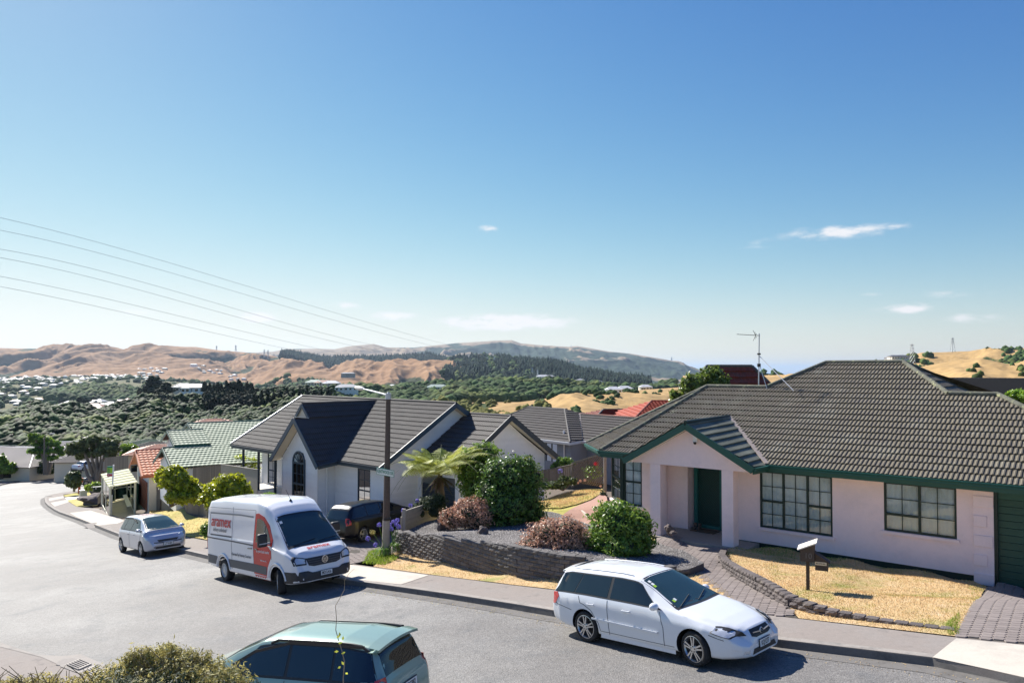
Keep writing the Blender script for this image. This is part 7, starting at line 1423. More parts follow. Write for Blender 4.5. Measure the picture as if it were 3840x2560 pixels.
B1.mesh('body',cw,t,[(0,.87,(.365,.32)),(2.67,.87,(.365,.32))]); side_glass(B1,t,[(-.93,-.66,-.33,-.12),(-.3,-.1,.62,.66),(.7,.73,1.98,1.4)],CG)
screen(B1,t,1.37,2.33,Mt['black'],'screen_surround',.97,1.0,.003,bow=.06); screen(B1,t,1.42,2.27,WS,'windscreen',.92,.93,.005,bow=.06)
screen(B1,t,-.94,-.72,CG,'rear_window',.95,.98,.006); B1s=[]
m=MB(off=1); m.grid([[(-.86+.04*v*v,v*.56,1.40-.05*v*v) for v in np.linspace(-1,1,13)],[(-.6,v*.57,1.45-.06*v*v) for v in np.linspace(-1,1,13)]]); m.grid([[(-.86+.04*v*v,v*.56,1.37-.05*v*v) for v in np.linspace(-1,1,13)],[(-.86+.04*v*v,v*.56,1.40-.05*v*v) for v in np.linspace(-1,1,13)]]); m.grid([[(-.6,v*.57,1.38-.06*v*v) for v in np.linspace(-1,1,13)],[(-.86+.04*v*v,v*.56,1.37-.05*v*v) for v in np.linspace(-1,1,13)]]); o=m.build('roof_spoiler',cw,smooth=False); o.parent=t
gk=mk('gap',(.05,.052,.06),.6)
for sg in (1,-1):
    for pts in ([(.66,.19),(.655,.5),(.64,.93)],[(2.02,.2),(2.03,.6),(1.95,.88)],[(.42,.3),(.38,.45),(.2,.68),(.0,.78),(-.1,.8),(-.16,.93)],[(-.98,.72),(-.6,.66),(-.36,.62)],[(3.02,.62),(3.3,.55)]): line_on(B1,'side',pts,.011,gk,t,'panel_gap',sg)
    line_on(B1,'side',[(.22,.53),(1.9,.49)],.034,cw,t,'rubbing_strip',sg,off=.022,h=.02)
    line_on(B1,'side',[(.42,.22),(2.25,.2)],.12,cw,t,'side_skirt',sg,off=.02,h=.02); line_on(B1,'side',[(.42,.295),(2.25,.28)],.008,gk,t,'skirt_gap',sg)
    handle_(t,B1,.2,.80,sg,Mt['alloy'] if False else cw); handle_(t,B1,1.15,.79,sg,cw); mirror_(t,1.86,B1.side(1.8,.9),.98,sg,cw)
    patch(B1,'side',[(-1.02,.66),(-.86,.70),(-.74,.86),(-.80,.94),(-.97,.93)],.012,Mt['taillamp'],t,'tail_lamp',sg=sg)
    patch(B1,'side',[(3.05,.665),(3.1,.76),(3.3,.735),(3.5,.67),(3.56,.6),(3.4,.585)],.022,Mt['black'],t,'headlamp_housing',sg=sg); patch(B1,'side',[(3.09,.675),(3.12,.745),(3.3,.715),(3.43,.67),(3.47,.62),(3.38,.60)],.034,Mt['lamp'],t,'headlight',sg=sg)
    patch(B1,'side',[(-.62,.72),(-.62,.86),(-.46,.86),(-.46,.72)],.003,cw,t,'fuel_flap',sg=sg,thick=.006); 
    patch(B1,'front',[(sg*.50,.30),(sg*.50,.37),(sg*.60,.37),(sg*.62,.31)],.006,Mt['lamp'],t,'fog_lamp',res=.03)
    wheel(t,0,sg*.852,.315,.2,.232); wheel(t,2.67,sg*.852,.315,.2,.232,turn=-.16)
    m=MB(off=1); P_=[(x,sg*(.5+.02),B1.top(x,.5)+.012) for x in np.linspace(-.5,1.15,14)]; m.tube(P_,.012,6); o=m.build('roof_rail',cw,smooth=True); o.parent=t
patch(B1,'front',[(-.33,.56),(-.30,.665),(.30,.665),(.33,.56),(.2,.525),(-.2,.525)],.008,Mt['black'],t,'grille',res=.05); patch(B1,'front',[(-.42,.27),(-.36,.36),(.36,.36),(.42,.27)],.006,Mt['plastic'],t,'lower_grille',res=.05)
m=MB(off=1); xg=B1.front(0,.6)+.02; m.bar((xg-.015,-.27,.615),(xg,-.07,.60),.012,.016); m.bar((xg-.015,.27,.615),(xg,.07,.60),.012,.016); m.lathe((xg-.01,0,.6),(1,0,0),[(0,.06),(.012,.052),(.014,.045)],20); 
for (a,b) in ((-.03,.008),(-.005,.014),(.015,.012),(.0,-.01),(.02,-.012)): m.lathe((xg+.006,a,.6+b),(1,0,0),[(0,.007),(.004,.001)],6)
o=m.build('grille_badge',Mt['alloy']); o.parent=t
plate_(t,B1.front(0,.40)+.018,0,.41,'KQF277')
for (x,y,m_) in ((1.52,-.5,'plate'),(1.6,-.51,'plate'),(1.66,-.52,'lime'),(2.1,-.5,'plate'),(2.12,-.56,'lime')):
    patch(B1,'top',[(x-.03,y-.03),(x+.03,y-.03),(x+.03,y+.03),(x-.03,y+.03)],.012,Mt[m_],t,'screen_sticker',res=.05,thick=.004)
m=MB(off=1)
for y0,y1 in ((-.62,-.05),(-.0,.5)): m.tube([(2.3,y0,B1.top(2.3,y0)+.02),(2.12,y1,B1.top(2.12,y1)+.02)],.009,5)
o=m.build('wipers',Mt['black']); o.parent=t
# ---- courier van
TV=dict(zt=[(-1.36,.5),(-1.34,2.38),(-1.25,2.52),(-1.0,2.58),(1.0,2.60),(2.2,2.58),(2.65,2.52),(2.95,2.39),(3.15,2.22),(3.3,2.07),(3.6,1.8),(3.9,1.52),(4.1,1.34),(4.16,1.30),(4.4,1.20),(4.53,1.08),(4.6,.85),(4.65,.55),(4.65,.5)],
 zb=[(-1.36,.42),(-1,.36),(0,.3),(3.2,.28),(4.2,.28),(4.65,.36)],w=[(-1.36,.95),(-1.25,.99),(-.8,1.01),(3.0,1.01),(3.6,1.01),(4.1,.99),(4.4,.93),(4.55,.84),(4.65,.7)],
 zs=[(-1.36,.48),(-1.34,1.35),(3.0,1.35),(3.6,1.22),(4.2,1.1),(4.5,.9),(4.65,.48)],zbelt=[(-1.36,.49),(-1.34,1.42),(3.0,1.42),(3.6,1.28),(4.1,1.2),(4.45,1.02),(4.65,.49)],
 wb=[(-1.36,.92),(-1.25,.985),(3.0,.99),(3.6,.96),(4.1,.92),(4.4,.83),(4.65,.62)],zre=[(-1.36,.495),(-1.34,2.22),(-1.2,2.42),(0,2.47),(2.3,2.45),(2.75,2.36),(3.1,2.12),(3.3,1.95),(3.7,1.62),(4.1,1.26),(4.4,1.12),(4.65,.495)],
 wr=[(-1.36,.9),(-1.25,.87),(0,.87),(2.4,.85),(3.1,.80),(3.6,.84),(4.1,.88),(4.4,.76),(4.65,.6)])
B2=Body(TV,None,nst=70); vw=Mt['vanwhite']; t=place_vehicle('delivery_van','white courier van with red door and red lettering parked beside the driveway','van',(-8.52,24.4),(.70,-.714))
B2.mesh('body',vw,t,[(0,1.0,(.42,.36)),(3.64,1.0,(.42,.36))],dep=.32); screen(B2,t,3.2,4.13,Mt['black'],'screen_surround',.95,.98,.004,bow=.05); screen(B2,t,3.25,4.08,WS,'windscreen',.9,.94,.007,bow=.05)
def vz_(x): return 0
red=Mt['vanred']; gk2=mk('gap2',(.12,.12,.13),.6); gr=Mt['vangrey']
for sg in (1,-1):
    patch(B2,'side',[(2.22,.46),(2.22,2.2),(2.4,2.22),(2.75,2.12),(3.05,1.9),(3.35,1.5),(3.35,1.0),(3.22,.86),(3.1,.7),(3.04,.5),(3.02,.44)],.006,red,t,'door',sg=sg,res=.14)
    patch(B2,'side',[(2.34,1.38),(2.34,2.06),(2.5,2.07),(2.75,2.0),(3.0,1.78),(3.26,1.43)],.011,CG,t,'side_window',sg=sg,res=.1); patch(B2,'side',[(2.84,1.36),(2.87,1.9),(2.9,1.88),(2.88,1.36)],.014,Mt['black'],t,'window_divider',sg=sg,res=.1)
    patch(B2,'side',[(2.2,.5),(2.2,.74),(3.06,.72),(3.03,.48)],.012,gr,t,'lower_cladding',sg=sg,res=.14); patch(B2,'side',[(.45,.5),(.43,.74),(2.2,.74),(2.2,.5)],.012,gr,t,'lower_cladding',sg=sg,res=.2); patch(B2,'side',[(-1.33,.5),(-1.33,.78),(-.46,.76),(-.44,.5)],.012,gr,t,'lower_cladding',sg=sg,res=.14)
    patch(B2,'side',[(2.25,.31),(2.25,.43),(3.15,.42),(3.15,.31)],.008,red,t,'red_sill',sg=sg,res=.14)
    line_on(B2,'side',[(-1.25,1.33),(.8,1.31),(2.2,1.28)],.045,gk2,t,'slide_rail',sg,off=.008); line_on(B2,'side',[(-1.12,2.12),(1.2,2.13),(2.1,2.1)],.05,mk('railgrey',(.25,.26,.27),.5) if 'railgrey' not in Mt else Mt['railgrey'],t,'upper_rail',sg,off=.012); line_on(B2,'side',[(-1.0,1.43),(.62,1.43)],.05,gk2,t,'window_recess_edge',sg,off=.006)
    for pts in ([(.66,.46),(.66,1.4),(.62,2.36)],[(2.2,.46),(2.2,2.3)],[(-1.12,1.43),(-1.12,2.12)],[(3.36,1.5),(3.36,.95)],[(-1.2,2.3),(2.2,2.3)]): line_on(B2,'side',pts,.012,gk2,t,'panel_gap',sg)
    handle_(t,B2,2.0,1.18,sg,Mt['black']); handle_(t,B2,2.4,1.18,sg,Mt['black'])
    for xa in (0,3.64):
        m=MB(off=1); A1=[(xa+.5*math.cos(a),.36+.5*math.sin(a)) for a in np.linspace(.12,math.pi-.12,19)]; m.tube([(x,sg*(B2.side(x,min(z,.95))+.006),z) for x,z in A1],.035,6); o=m.build('wheel_arch',vw,smooth=True); o.parent=t
    m=MB(off=1); m.obox((0,0,0),(1,0,0),(0,1,0),(0,0,1),.08,.14,.19); o=m.build('mirror',Mt['black']); o.parent=t; o.location=(3.22,sg*1.2,1.52); bv=o.modifiers.new('bevel','BEVEL'); bv.width=.05; bv.segments=3; m=MB(off=1); m.bar((0,-sg*.12,-.1),(0,-sg*.25,-.12),.06,.06); m.obox((.075,0,-.09),(1,0,0),(0,1,0),(0,0,1),.01,.12,.012); q=m.build('mirror_arm',Mt['galv']); q.parent=o
    patch(B2,'front',[(sg*.56,1.0),(sg*.86,1.08),(sg*.93,1.0),(sg*.9,.83),(sg*.56,.82)],.012,Mt['black'],t,'headlamp_housing',res=.06); patch(B2,'front',[(sg*.59,.98),(sg*.8,1.04),(sg*.86,.97),(sg*.84,.87),(sg*.59,.86)],.018,Mt['lamp'],t,'headlight',res=.06)
    patch(B2,'rear',[(sg*.86,.95),(sg*.86,1.45),(sg*.94,1.45),(sg*.94,.95)],.012,Mt['taillamp'],t,'tail_lamp',res=.1); patch(B2,'side',[(-1.34,.95),(-1.34,1.45),(-1.27,1.45),(-1.27,.95)],.012,Mt['taillamp'],t,'tail_lamp',sg=sg,res=.1)
    wheel(t,0,sg*.985,.345,.22,.215,'steel'); wheel(t,3.64,sg*.985,.345,.22,.215,'steel',turn=-.42)
patch(B2,'front',[(-.56,1.0),(.56,1.0),(.5,.8),(.35,.76),(-.35,.76),(-.5,.8)],.01,Mt['plastic'],t,'grille',res=.07)
for z in (.94,.88,.82): line_on(B2,'front',[(-.52,z),(-.13,z)],.012,Mt['vangrey'],t,'grille_bar',off=.022); line_on(B2,'front',[(.13,z),(.52,z)],.012,Mt['vangrey'],t,'grille_bar',off=.022)
patch(B2,'front',[(-.8,.66),(-.55,.66),(-.42,.6),(.42,.6),(.55,.66),(.8,.66),(.84,.5),(.78,.38),(-.78,.38),(-.84,.5)],.014,Mt['plastic'],t,'bumper',res=.07)
for sg in (1,-1): patch(B2,'side',[(4.02,.34),(4.05,.66),(4.5,.66),(4.6,.5),(4.55,.36)],.014,Mt['plastic'],t,'bumper_corner',sg=sg,res=.07)
xg=B2.front(0,.9)+.02; m=MB(off=1); m.lathe((xg,0,.9),(1,0,0),[(0,.10),(.014,.098),(.014,.083),(.004,.08)],26)
for a,b in (((-.052,.062),(-.022,-.0)),((-.022,.0),(0,.045)),((0,.045),(.022,.0)),((.022,.0),(.052,.062)),((-.074,.03),(-.034,-.068)),((-.034,-.068),(0,.0)),((0,.0),(.034,-.068)),((.034,-.068),(.074,.03))): m.bar((xg+.008,a[0],.9+a[1]),(xg+.008,b[0],.9+b[1]),.013,.012,up=(1,0,0))
o=m.build('badge',Mt['alloy']); o.parent=t; plate_(t,B2.front(.0,.53)+.025,0,.54,'MDG436')
def side_text(B,t,body,size,x,z,mat,fw=1.,sg=-1,off=.012,name='lettering',ym=None):
    me=text_mesh(body,size,fw,.001,size*.012); 
    y=B.side(x,z); y2=B.side(x,z+.2); k=(y2-y)/.2
    for v in me.vertices: a,b,c=v.co; v.co=((x+a*(1 if sg<0 else -1)),sg*(y+k*b+off+c),z+b)
    me.materials.clear(); me.materials.append(mat); me.update(); return link(name,me,t)
side_text(B2,t,'aramex',.50,-.22,1.86,Mt['redtext'],1.0,off=.02); side_text(B2,t,'delivery unlimited',.17,-.28,1.6,Mt['greytext'],.85,off=.02); side_text(B2,t,'Operated by Fastway Couriers',.13,1.35,.92,Mt['greytext'],.85); side_text(B2,t,'to your local courier',.115,2.85,1.14,Mt['white'],.85,off=.016); side_text(B2,t,'0800 Courier NZ',.06,2.88,.88,Mt['white'],.9,off=.018)
side_text(B2,t,'aramex',.50,-.22,1.86,Mt['redtext'],1.0,sg=1,off=.02)
me=text_mesh('aramex',.24,1.0,.001,.003)
for v in me.vertices: a,b,c=v.co; X_=4.3+(-b)*.9; Y_=a-.02; v.co=(X_,Y_,B2.top(X_,Y_)+.012+c)
me.materials.clear(); me.materials.append(Mt['redtext']); link('lettering',me,t)
m=MB(off=1)
for y0,y1 in ((-.7,.05),(.1,.72)): m.tube([(4.1,y0,B2.top(4.1,y0)+.025),(4.02,y1,B2.top(4.02,y1)+.025)],.01,5)
o=m.build('wipers',Mt['black']); o.parent=t
m=MB(off=1); m.lathe((2.72,-.0,B2.top(2.72,0)),(0,0,1),[(0,.05),(.04,.03),(.06,.01)],10); m.tube([(2.72,0,B2.top(2.72,0)+.04),(2.45,0,B2.top(2.72,0)+.33)],.007,5); o=m.build('antenna',Mt['black']); o.parent=t
patch(B2,'top',[(3.35,-.72),(3.42,-.72),(3.42,-.64),(3.35,-.64)],.014,Mt['plate'],t,'screen_sticker',res=.05,thick=.004)
# ---- generic smaller cars
def simple_car(t,L_,W_,H_,wb,fo,paint,kind='hatch',r=.3,arch=.345,turn=0.,plate=None,rearplate=None,detail=True,rim='double',tint=None,rails=False,rimr=None):
    x0=-(L_-wb-fo); x1=wb+fo; w=W_/2; h=H_
    if kind=='hatch': zt=[(x0,.5),(x0+.03,.78*h/1.5),(x0+.1,.95*h/1.5),(x0+.28,h*.9),(x0+.42,h*.975),(x0+1.0,h),(wb*.45,h),(wb*.62,h*.965),(wb*.78,h*.87),(wb*1.02,h*.72),(wb*1.14,h*.65),(x1-.35,h*.58),(x1-.15,h*.5),(x1-.04,h*.42),(x1,h*.33)]; cow=wb*1.13; wst=wb*.6; q0=x0+.12; q0t=x0+.36
    elif kind=='mini': zt=[(x0,.5),(x0+.02,.9),(x0+.08,1.1),(x0+.2,h*.92),(x0+.45,h*.985),(x0+1.,h),(wb*.5,h),(wb*.7,h*.97),(wb*.88,h*.87),(wb*1.08,h*.715),(wb*1.14,h*.675),(x1-.35,h*.6),(x1-.14,h*.53),(x1-.04,h*.43),(x1,h*.33)]; cow=wb*1.12; wst=wb*.68; q0=x0+.14; q0t=x0+.36
    elif kind=='sedan': zt=[(x0,.5),(x0+.04,h*.6),(x0+.12,h*.68),(x0+.6,h*.7),(x0+1.0,h*.9),(x0+1.3,h*.985),(wb*.4,h),(wb*.62,h*.95),(wb*.8,h*.84),(wb*1.0,h*.7),(x1-.4,h*.6),(x1-.15,h*.5),(x1-.03,h*.42),(x1,h*.33)]; cow=wb*1.0; wst=wb*.56; q0=x0+.7; q0t=x0+1.2
    elif kind=='suv': zt=[(x0,.5),(x0+.02,.9),(x0+.08,1.02),(x0+.22,h*.88),(x0+.34,h*.96),(x0+.9,h),(wb*.4,h),(wb*.56,h*.97),(wb*.75,h*.86),(wb*.95,h*.7),(wb*1.03,h*.665),(x1-.4,h*.6),(x1-.15,h*.54),(x1-.03,h*.42),(x1,h*.33)]; cow=wb*.97; wst=wb*.53; q0=x0+.14; q0t=x0+.34
    else: zt=[(x0,.5),(x0+.03,.85),(x0+.12,1.05),(x0+.35,h*.9),(x0+.55,h*.97),(x0+1.2,h),(wb*.5,h*.985),(wb*.72,h*.93),(wb*.95,h*.8),(wb*1.15,h*.67),(x1-.4,h*.585),(x1-.15,h*.5),(x1-.03,h*.42),(x1,h*.33)]; cow=wb*1.13; wst=wb*.7; q0=x0+.2; q0t=x0+.5
    ztf=lambda x: float(np.interp(x,[p[0] for p in zt],[p[1] for p in zt])); belt=h*.63; bt_=lambda x: min(belt,ztf(x)-.03); xs=[p[0] for p in zt]; xs=sorted(set(xs+list(np.linspace(x0,x1,24))))
    def wf(x): e=min(x-x0,x1-x); return w*(1-.30*max(0,1-e/.55)**2.2)
    T=dict(zt=zt,zb=[(x0,.36),(x0+.3,.22),(x1-.3,.2),(x1,.27)],w=[(x,wf(x)) for x in xs],zs=[(x,min(bt_(x)-.1,h*.55)) for x in xs],zbelt=[(x,bt_(x)) for x in xs],wb=[(x,wf(x)-.045-.08*max(0,1-(x1-x)/.5)) for x in xs],zre=[(x,max(bt_(x)+.01,ztf(x)-.085)) if ztf(x)>belt+.12 else (x,ztf(x)-.025) for x in xs],wr=[(x,wf(x)-(.045+.21*np.clip((ztf(x)-belt)/(h-belt),0,1))-.05) for x in xs])
    B=Body(T,None,nst=46); B.mesh('body',paint,t,[(0,w,(arch,r+.01)),(wb,w,(arch,r+.01))],dep=.26); tg=tint or CG
    xm=(q0+cow)/2-.15; side_glass(B,t,[(q0,q0t,xm-.75 if kind!='hatch' else x0+.75,(xm-.7 if kind!='hatch' else x0+.78)),((xm-.7) if kind!='hatch' else x0+.82,(xm-.66) if kind!='hatch' else x0+.84,xm+.12,xm+.14),(xm+.18,xm+.2,cow-.22,wst+.06)],tg)
    screen(B,t,wst,cow,Mt['black'],'screen_surround',.97,1.,.003,bow=.05); screen(B,t,wst+.05,cow-.05,WS,'windscreen',.92,.93,.006,bow=.05)
    xr=x0+(.6 if kind=='sedan' else .1); xr2=x0+(1.15 if kind=='sedan' else .3); screen(B,t,xr,xr2,CG,'rear_window',.93,.93,.006)
    for sg in (1,-1):
        for pts in ([(xm+.15,.25),(xm+.15,belt)],[(cow-.35,.25),(cow-.3,belt-.03)],[(arch+.02,.3),(.3,.5),(.05,.75)]): line_on(B,'side',pts,.01,gk,t,'panel_gap',sg)
        if detail: handle_(t,B,xm-.05,belt-.12,sg,paint); handle_(t,B,xm+.5 if kind=='x' else cow-1.15,belt-.12,sg,paint) if kind!='hatch' else None
        mirror_(t,cow-.42,B.side(cow-.42,belt),belt+.09,sg,paint if kind!='suv' else Mt['black'],s_=(.09,.10,.07))
        patch(B,'side',[(x1-.62,h*.46),(x1-.5,h*.56),(x1-.2,h*.5),(x1-.12,h*.44),(x1-.25,h*.41)],.012,Mt['lamp'],t,'headlight',sg=sg,res=.08)
        if kind in ('mini','hatch'): patch(B,'front',[(sg*w*.50,h*.42),(sg*w*.46,h*.47),(sg*w*.6,h*.535),(sg*w*.78,h*.56),(sg*w*.86,h*.5),(sg*w*.84,h*.43)],.014,Mt['lamp'],t,'headlight_face',res=.06)
        patch(B,'side',[(x0+.04,h*.48),(x0+.22,h*.5),(x0+.2,h*.66),(x0+.08,h*.68)] if kind!='sedan' else [(x0+.05,h*.5),(x0+.3,h*.54),(x0+.3,h*.62),(x0+.08,h*.62)],.012,Mt['taillamp'],t,'tail_lamp',sg=sg,res=.08)
        wheel(t,0,sg*(w-.015),r,.18,rimr or r*.7,rim); wheel(t,wb,sg*(w-.015),r,.18,rimr or r*.7,rim,turn=turn)
        if rails:
            m=MB(off=1); P_=[(x,sg*(w-.3),B.top(x,w-.3)+(.045 if 0<i<13 else .0)) for i,x in enumerate(np.linspace(x0+.35,wst-.12,14))]; m.tube(P_,.022,8); o=m.build('roof_rail',Mt['black'],smooth=True); o.parent=t
    patch(B,'front',[(-w*.42,h*.375),(-w*.5,h*.43),(w*.5,h*.43),(w*.42,h*.375)],.008,Mt['black'],t,'grille',res=.07); patch(B,'front',[(-w*.6,h*.2),(-w*.55,h*.255),(w*.55,h*.255),(w*.6,h*.2)],.008,Mt['black'],t,'lower_grille',res=.07)
    if plate: plate_(t,B.front(0,h*.3)+.02,0,h*.31,plate)
    if rearplate: plate_(t,B.front(0,h*.5,-1)-.02,0,h*.5,rearplate,sg=-1)
    return B
t=place_vehicle('small_car','silver five door hatchback with clear headlights parked behind the courier van','car',(-16.42,32.68),(.70,-.714)); B3=simple_car(t,3.955,1.695,1.53,2.55,.76,Mt['carsilver'],'mini',plate='LTW84',turn=-.08)
for sg in (1,-1): line_on(B3,'side',[(B3.x0+.3,1.42),(.9,1.45),(1.6,1.3)],.05,Mt['black'],t,'window_visor',sg,off=.03)
line_on(B3,'front',[(-.55,.56),(-.2,.535),(0,.51),(.2,.535),(.55,.56)],.035,Mt['black'],t,'grille_slot',off=.012)
t=place_vehicle('people_mover','black people mover parked on the driveway in front of the white house','car',(-7.05,31.9),(.52,.85),zf=gz); simple_car(t,4.45,1.76,1.6,2.68,.9,Mt['carblack'],'mpv',r=.32,arch=.36)
t=place_vehicle('station_wagon','pale green four wheel drive wagon seen from above at the bottom edge, facing left','car',(-2.3,11.15),(-.925,.38),scale=.92); Bf=simple_car(t,4.45,1.735,1.59,2.525,.9,Mt['cargreen'],'suv',r=.34,arch=.39,rails=True,rearplate='CYT882')
m=MB(off=1); xr=Bf.x0+.3; m.grid([[(xr-.16+.03*v*v,v*.6,1.53-.06*v*v) for v in np.linspace(-1,1,13)],[(xr+.06,v*.6,1.575-.07*v*v) for v in np.linspace(-1,1,13)]]); m.grid([[(xr-.16+.03*v*v,v*.6,1.49-.06*v*v) for v in np.linspace(-1,1,13)],[(xr-.16+.03*v*v,v*.6,1.53-.06*v*v) for v in np.linspace(-1,1,13)]]); m.grid([[(xr+.06,v*.6,1.5-.07*v*v) for v in np.linspace(-1,1,13)],[(xr-.16+.03*v*v,v*.6,1.49-.06*v*v) for v in np.linspace(-1,1,13)]]); o=m.build('roof_spoiler',Mt['cargreen']); o.parent=t
for sg in (1,-1): line_on(Bf,'side',[(-.6,1.5),(.8,1.51),(1.5,1.36),(1.9,1.15)],.045,Mt['black'],t,'window_visor',sg,off=.02)
t=place_vehicle('dark_car','dark navy car driving round the bend, partly behind the small round tree','car',(-55.3,100.5),(-.8,-.6)); simple_car(t,4.4,1.75,1.45,2.6,.9,Mt['carnavy'],'hatch',detail=False)
def far_car(x,y,Y,head,kind,paint,label,L_=4.4,H_=1.45):
    p=at(x,y,Y); t=bpy.data.objects.new('parked_car',None); COL.objects.link(t); a=math.atan2(head[1],head[0]); t.location=tuple(p); t.rotation_euler=(0,0,a); tag(t,label,'car'); simple_car(t,L_,1.75,H_,2.6,.85,paint,kind,detail=False); return t
far_car(300,1764,113,(-.45,-.89) if False else (.35,.93),'sedan',Mt['carwhite'],'white saloon parked nose away beyond the dark car'); far_car(265,1758,118,(.4,.92),'hatch',Mt['carblue'],'silver blue hatchback left of the white saloon'); far_car(288,1740,128,(.9,.3),'sedan',Mt['carred'],'red car just showing over the two pale parked cars'); far_car(62,1787,128,(-.9,.2),'hatch',Mt['carwhite'],'small white hatchback with its tail sticking out from the far left fence',L_=3.8,H_=1.5)
# ------------------------------------------------------------------ street furniture
# street lamp with the street name blade
lpb=Vector(ong(1446,2082)); sl=thing('street_lamp','dark timber street lamp pole with curved arm and a green street name blade','street lamp',tuple(lpb)); Yl=lpb.y
def L_(x,y,d=0): return Vector(at(x,y,Yl+d))
m=MB(); m.tube([L_(1446,2084),L_(1449,1950)],[.135,.125],14); m.build('pole_base',Mt['woodlight'],sl); m=MB(); m.tube([L_(1449,1955),L_(1452,1740),L_(1456,1493)],[.12,.098,.082],14); m.build('pole',Mt['pole'],sl)
m=MB(); m.lathe(L_(1456,1496),(0,0,1),[(0,.085),(.0,.1),(.2,.1),(.2,.05),(.24,.02)],14); m.build('pole_cap',Mt['galv'],sl)
m=MB(); q=[L_(1456,1482),L_(1430,1475,.5),L_(1395,1466,1.2),L_(1362,1458,1.9)]; m.tube(q,[.03,.028,.026,.024],8); ar_=m.build('lamp_arm',Mt['galv'],sl)
d_=(q[-1]-q[-2]).normalized(); s_=d_.cross(UP).normalized(); m=MB(); R_=[]
for u,w_,h_ in ((0,.03,.03),(.08,.1,.06),(.3,.15,.08),(.55,.13,.07),(.68,.05,.03)): c=q[-1]+d_*u; R_.append([c+s_*w_*math.cos(a)+UP*h_*math.sin(a) for a in np.linspace(0,2*math.pi,12,endpoint=False)])
m.grid(R_,True); m.quad(*R_[-1]); hd_=m.build('lamp_head',Mt['offwhite'],sl,smooth=True)
m=MB(); m.tube([L_(1452,1940)-Vector((0,.02,0)),L_(1452,1946)-Vector((0,.02,0))],.132,14); m.build('pole_band',Mt['black'],sl)
sg0,sg1=L_(1412,1764,-.12),L_(1478,1776,-.16); m=MB(); sx=(sg1-sg0).normalized(); sz=UP; m.obox((sg0+sg1)/2,sx,sx.cross(sz),sz,(sg1-sg0).length/2,.012,.115); sgn=m.build('street_sign',Mt['signgreen'],sl); m=MB(); m.obox((sg0+sg1)/2-Vector((0,.013,0)),sx,sx.cross(sz),sz,(sg1-sg0).length/2-.012,.004,.1); m.build('sign_face',Mt['signwhite'],sgn)
tw_=max(v.co.x for v in text_mesh('KENTWOOD DR',.16).vertices)*2; put_text('sign_lettering','KENTWOOD DR',.16,Mt['signgreen'],sgn,(sg0+sg1)/2-Vector((0,.022,.0)),sx,sz,font_w=(sg1-sg0).length*.9/tw_,bold=.003)
m=MB(); m.bar(L_(1456,2086,-.1),L_(1456,2064,-.1),.05,.05); tag(m.build('marker_peg',Mt['woodlight']),'short pale timber peg at the foot of the street lamp','peg')
# timber letterbox on the right lawn
gzl=float(gz(np.array([7.25]),np.array([17.75]))[0]); mbp=Vector(ong(3030,2213)); mbx=thing('letterbox','dark timber letterbox with pale sloping lid and side newspaper box, number 10','letterbox',tuple(mbp)); X_=Vector((.9,-.42,0)).normalized(); Yv=Vector((-X_.y,X_.x,0)); hs=1.0
m=MB(); m.bar(mbp-UP*.1,mbp+UP*.72,.075,.075,up=Y_v if False else Yv); m.build('post',Mt['mbdark'],mbx)
bc=mbp+UP*.83; m=MB(); m.obox(bc,X_,Yv,UP,.15,.2,.13); m.build('box',Mt['mbdark'],mbx); m=MB(); P_=[bc+Yv*-.2+UP*.13+X_*-.15,bc+Yv*-.2+UP*.13+X_*.15,bc+Yv*-.2+UP*.2+X_*.15,bc+Yv*-.2+UP*.14+X_*-.15]; 
m.prism([bc+UP*.13+X_*-.15-Yv*.2,bc+UP*.13+X_*.15-Yv*.2,bc+UP*.27+X_*.15-Yv*.2],Yv*.4); m.build('box_top',Mt['mbdark'],mbx)
lid=bc+UP*.22; lx=(X_*.3+UP*.14).normalized(); m=MB()
for k in range(3): m=MB(); m.obox(lid+Yv*(-.17+.17*k),lx,Yv,lx.cross(Yv),.225,.08,.012); m.build('lid_board',Mt['offwhite'],mbx)
nb=bc+X_*.26-UP*.12; m=MB(); m.prism([nb+X_*-.1+UP*.16-Yv*.12,nb+X_*.17+UP*.0-Yv*.12,nb+X_*.17-UP*.2-Yv*.12,nb+X_*-.1-UP*.2-Yv*.12],Yv*.24); m.build('newspaper_box',Mt['mbdark'],mbx); m=MB(); m.bar(nb+X_*-.12+UP*.19-Yv*.0,nb+X_*.21-UP*.02,.28,.02); m.build('side_roof',Mt['mbdark'],mbx)
m=MB(); m.obox(nb+X_*.02-UP*.04-Yv*.125,X_,Yv,UP,.12,.004,.035); st=m.build('sticker',Mt['cream'],mbx); put_text('lettering','NO JUNK MAIL',.042,Mt['platetext'],st,nb+X_*.02-UP*.04-Yv*.131,X_,UP,font_w=.72,bold=.001); put_text('house_number','10',.17,mk('numgrey',(.16,.15,.14),.7),mbx,bc-Yv*.205+X_*.02,X_,UP,font_w=1.)
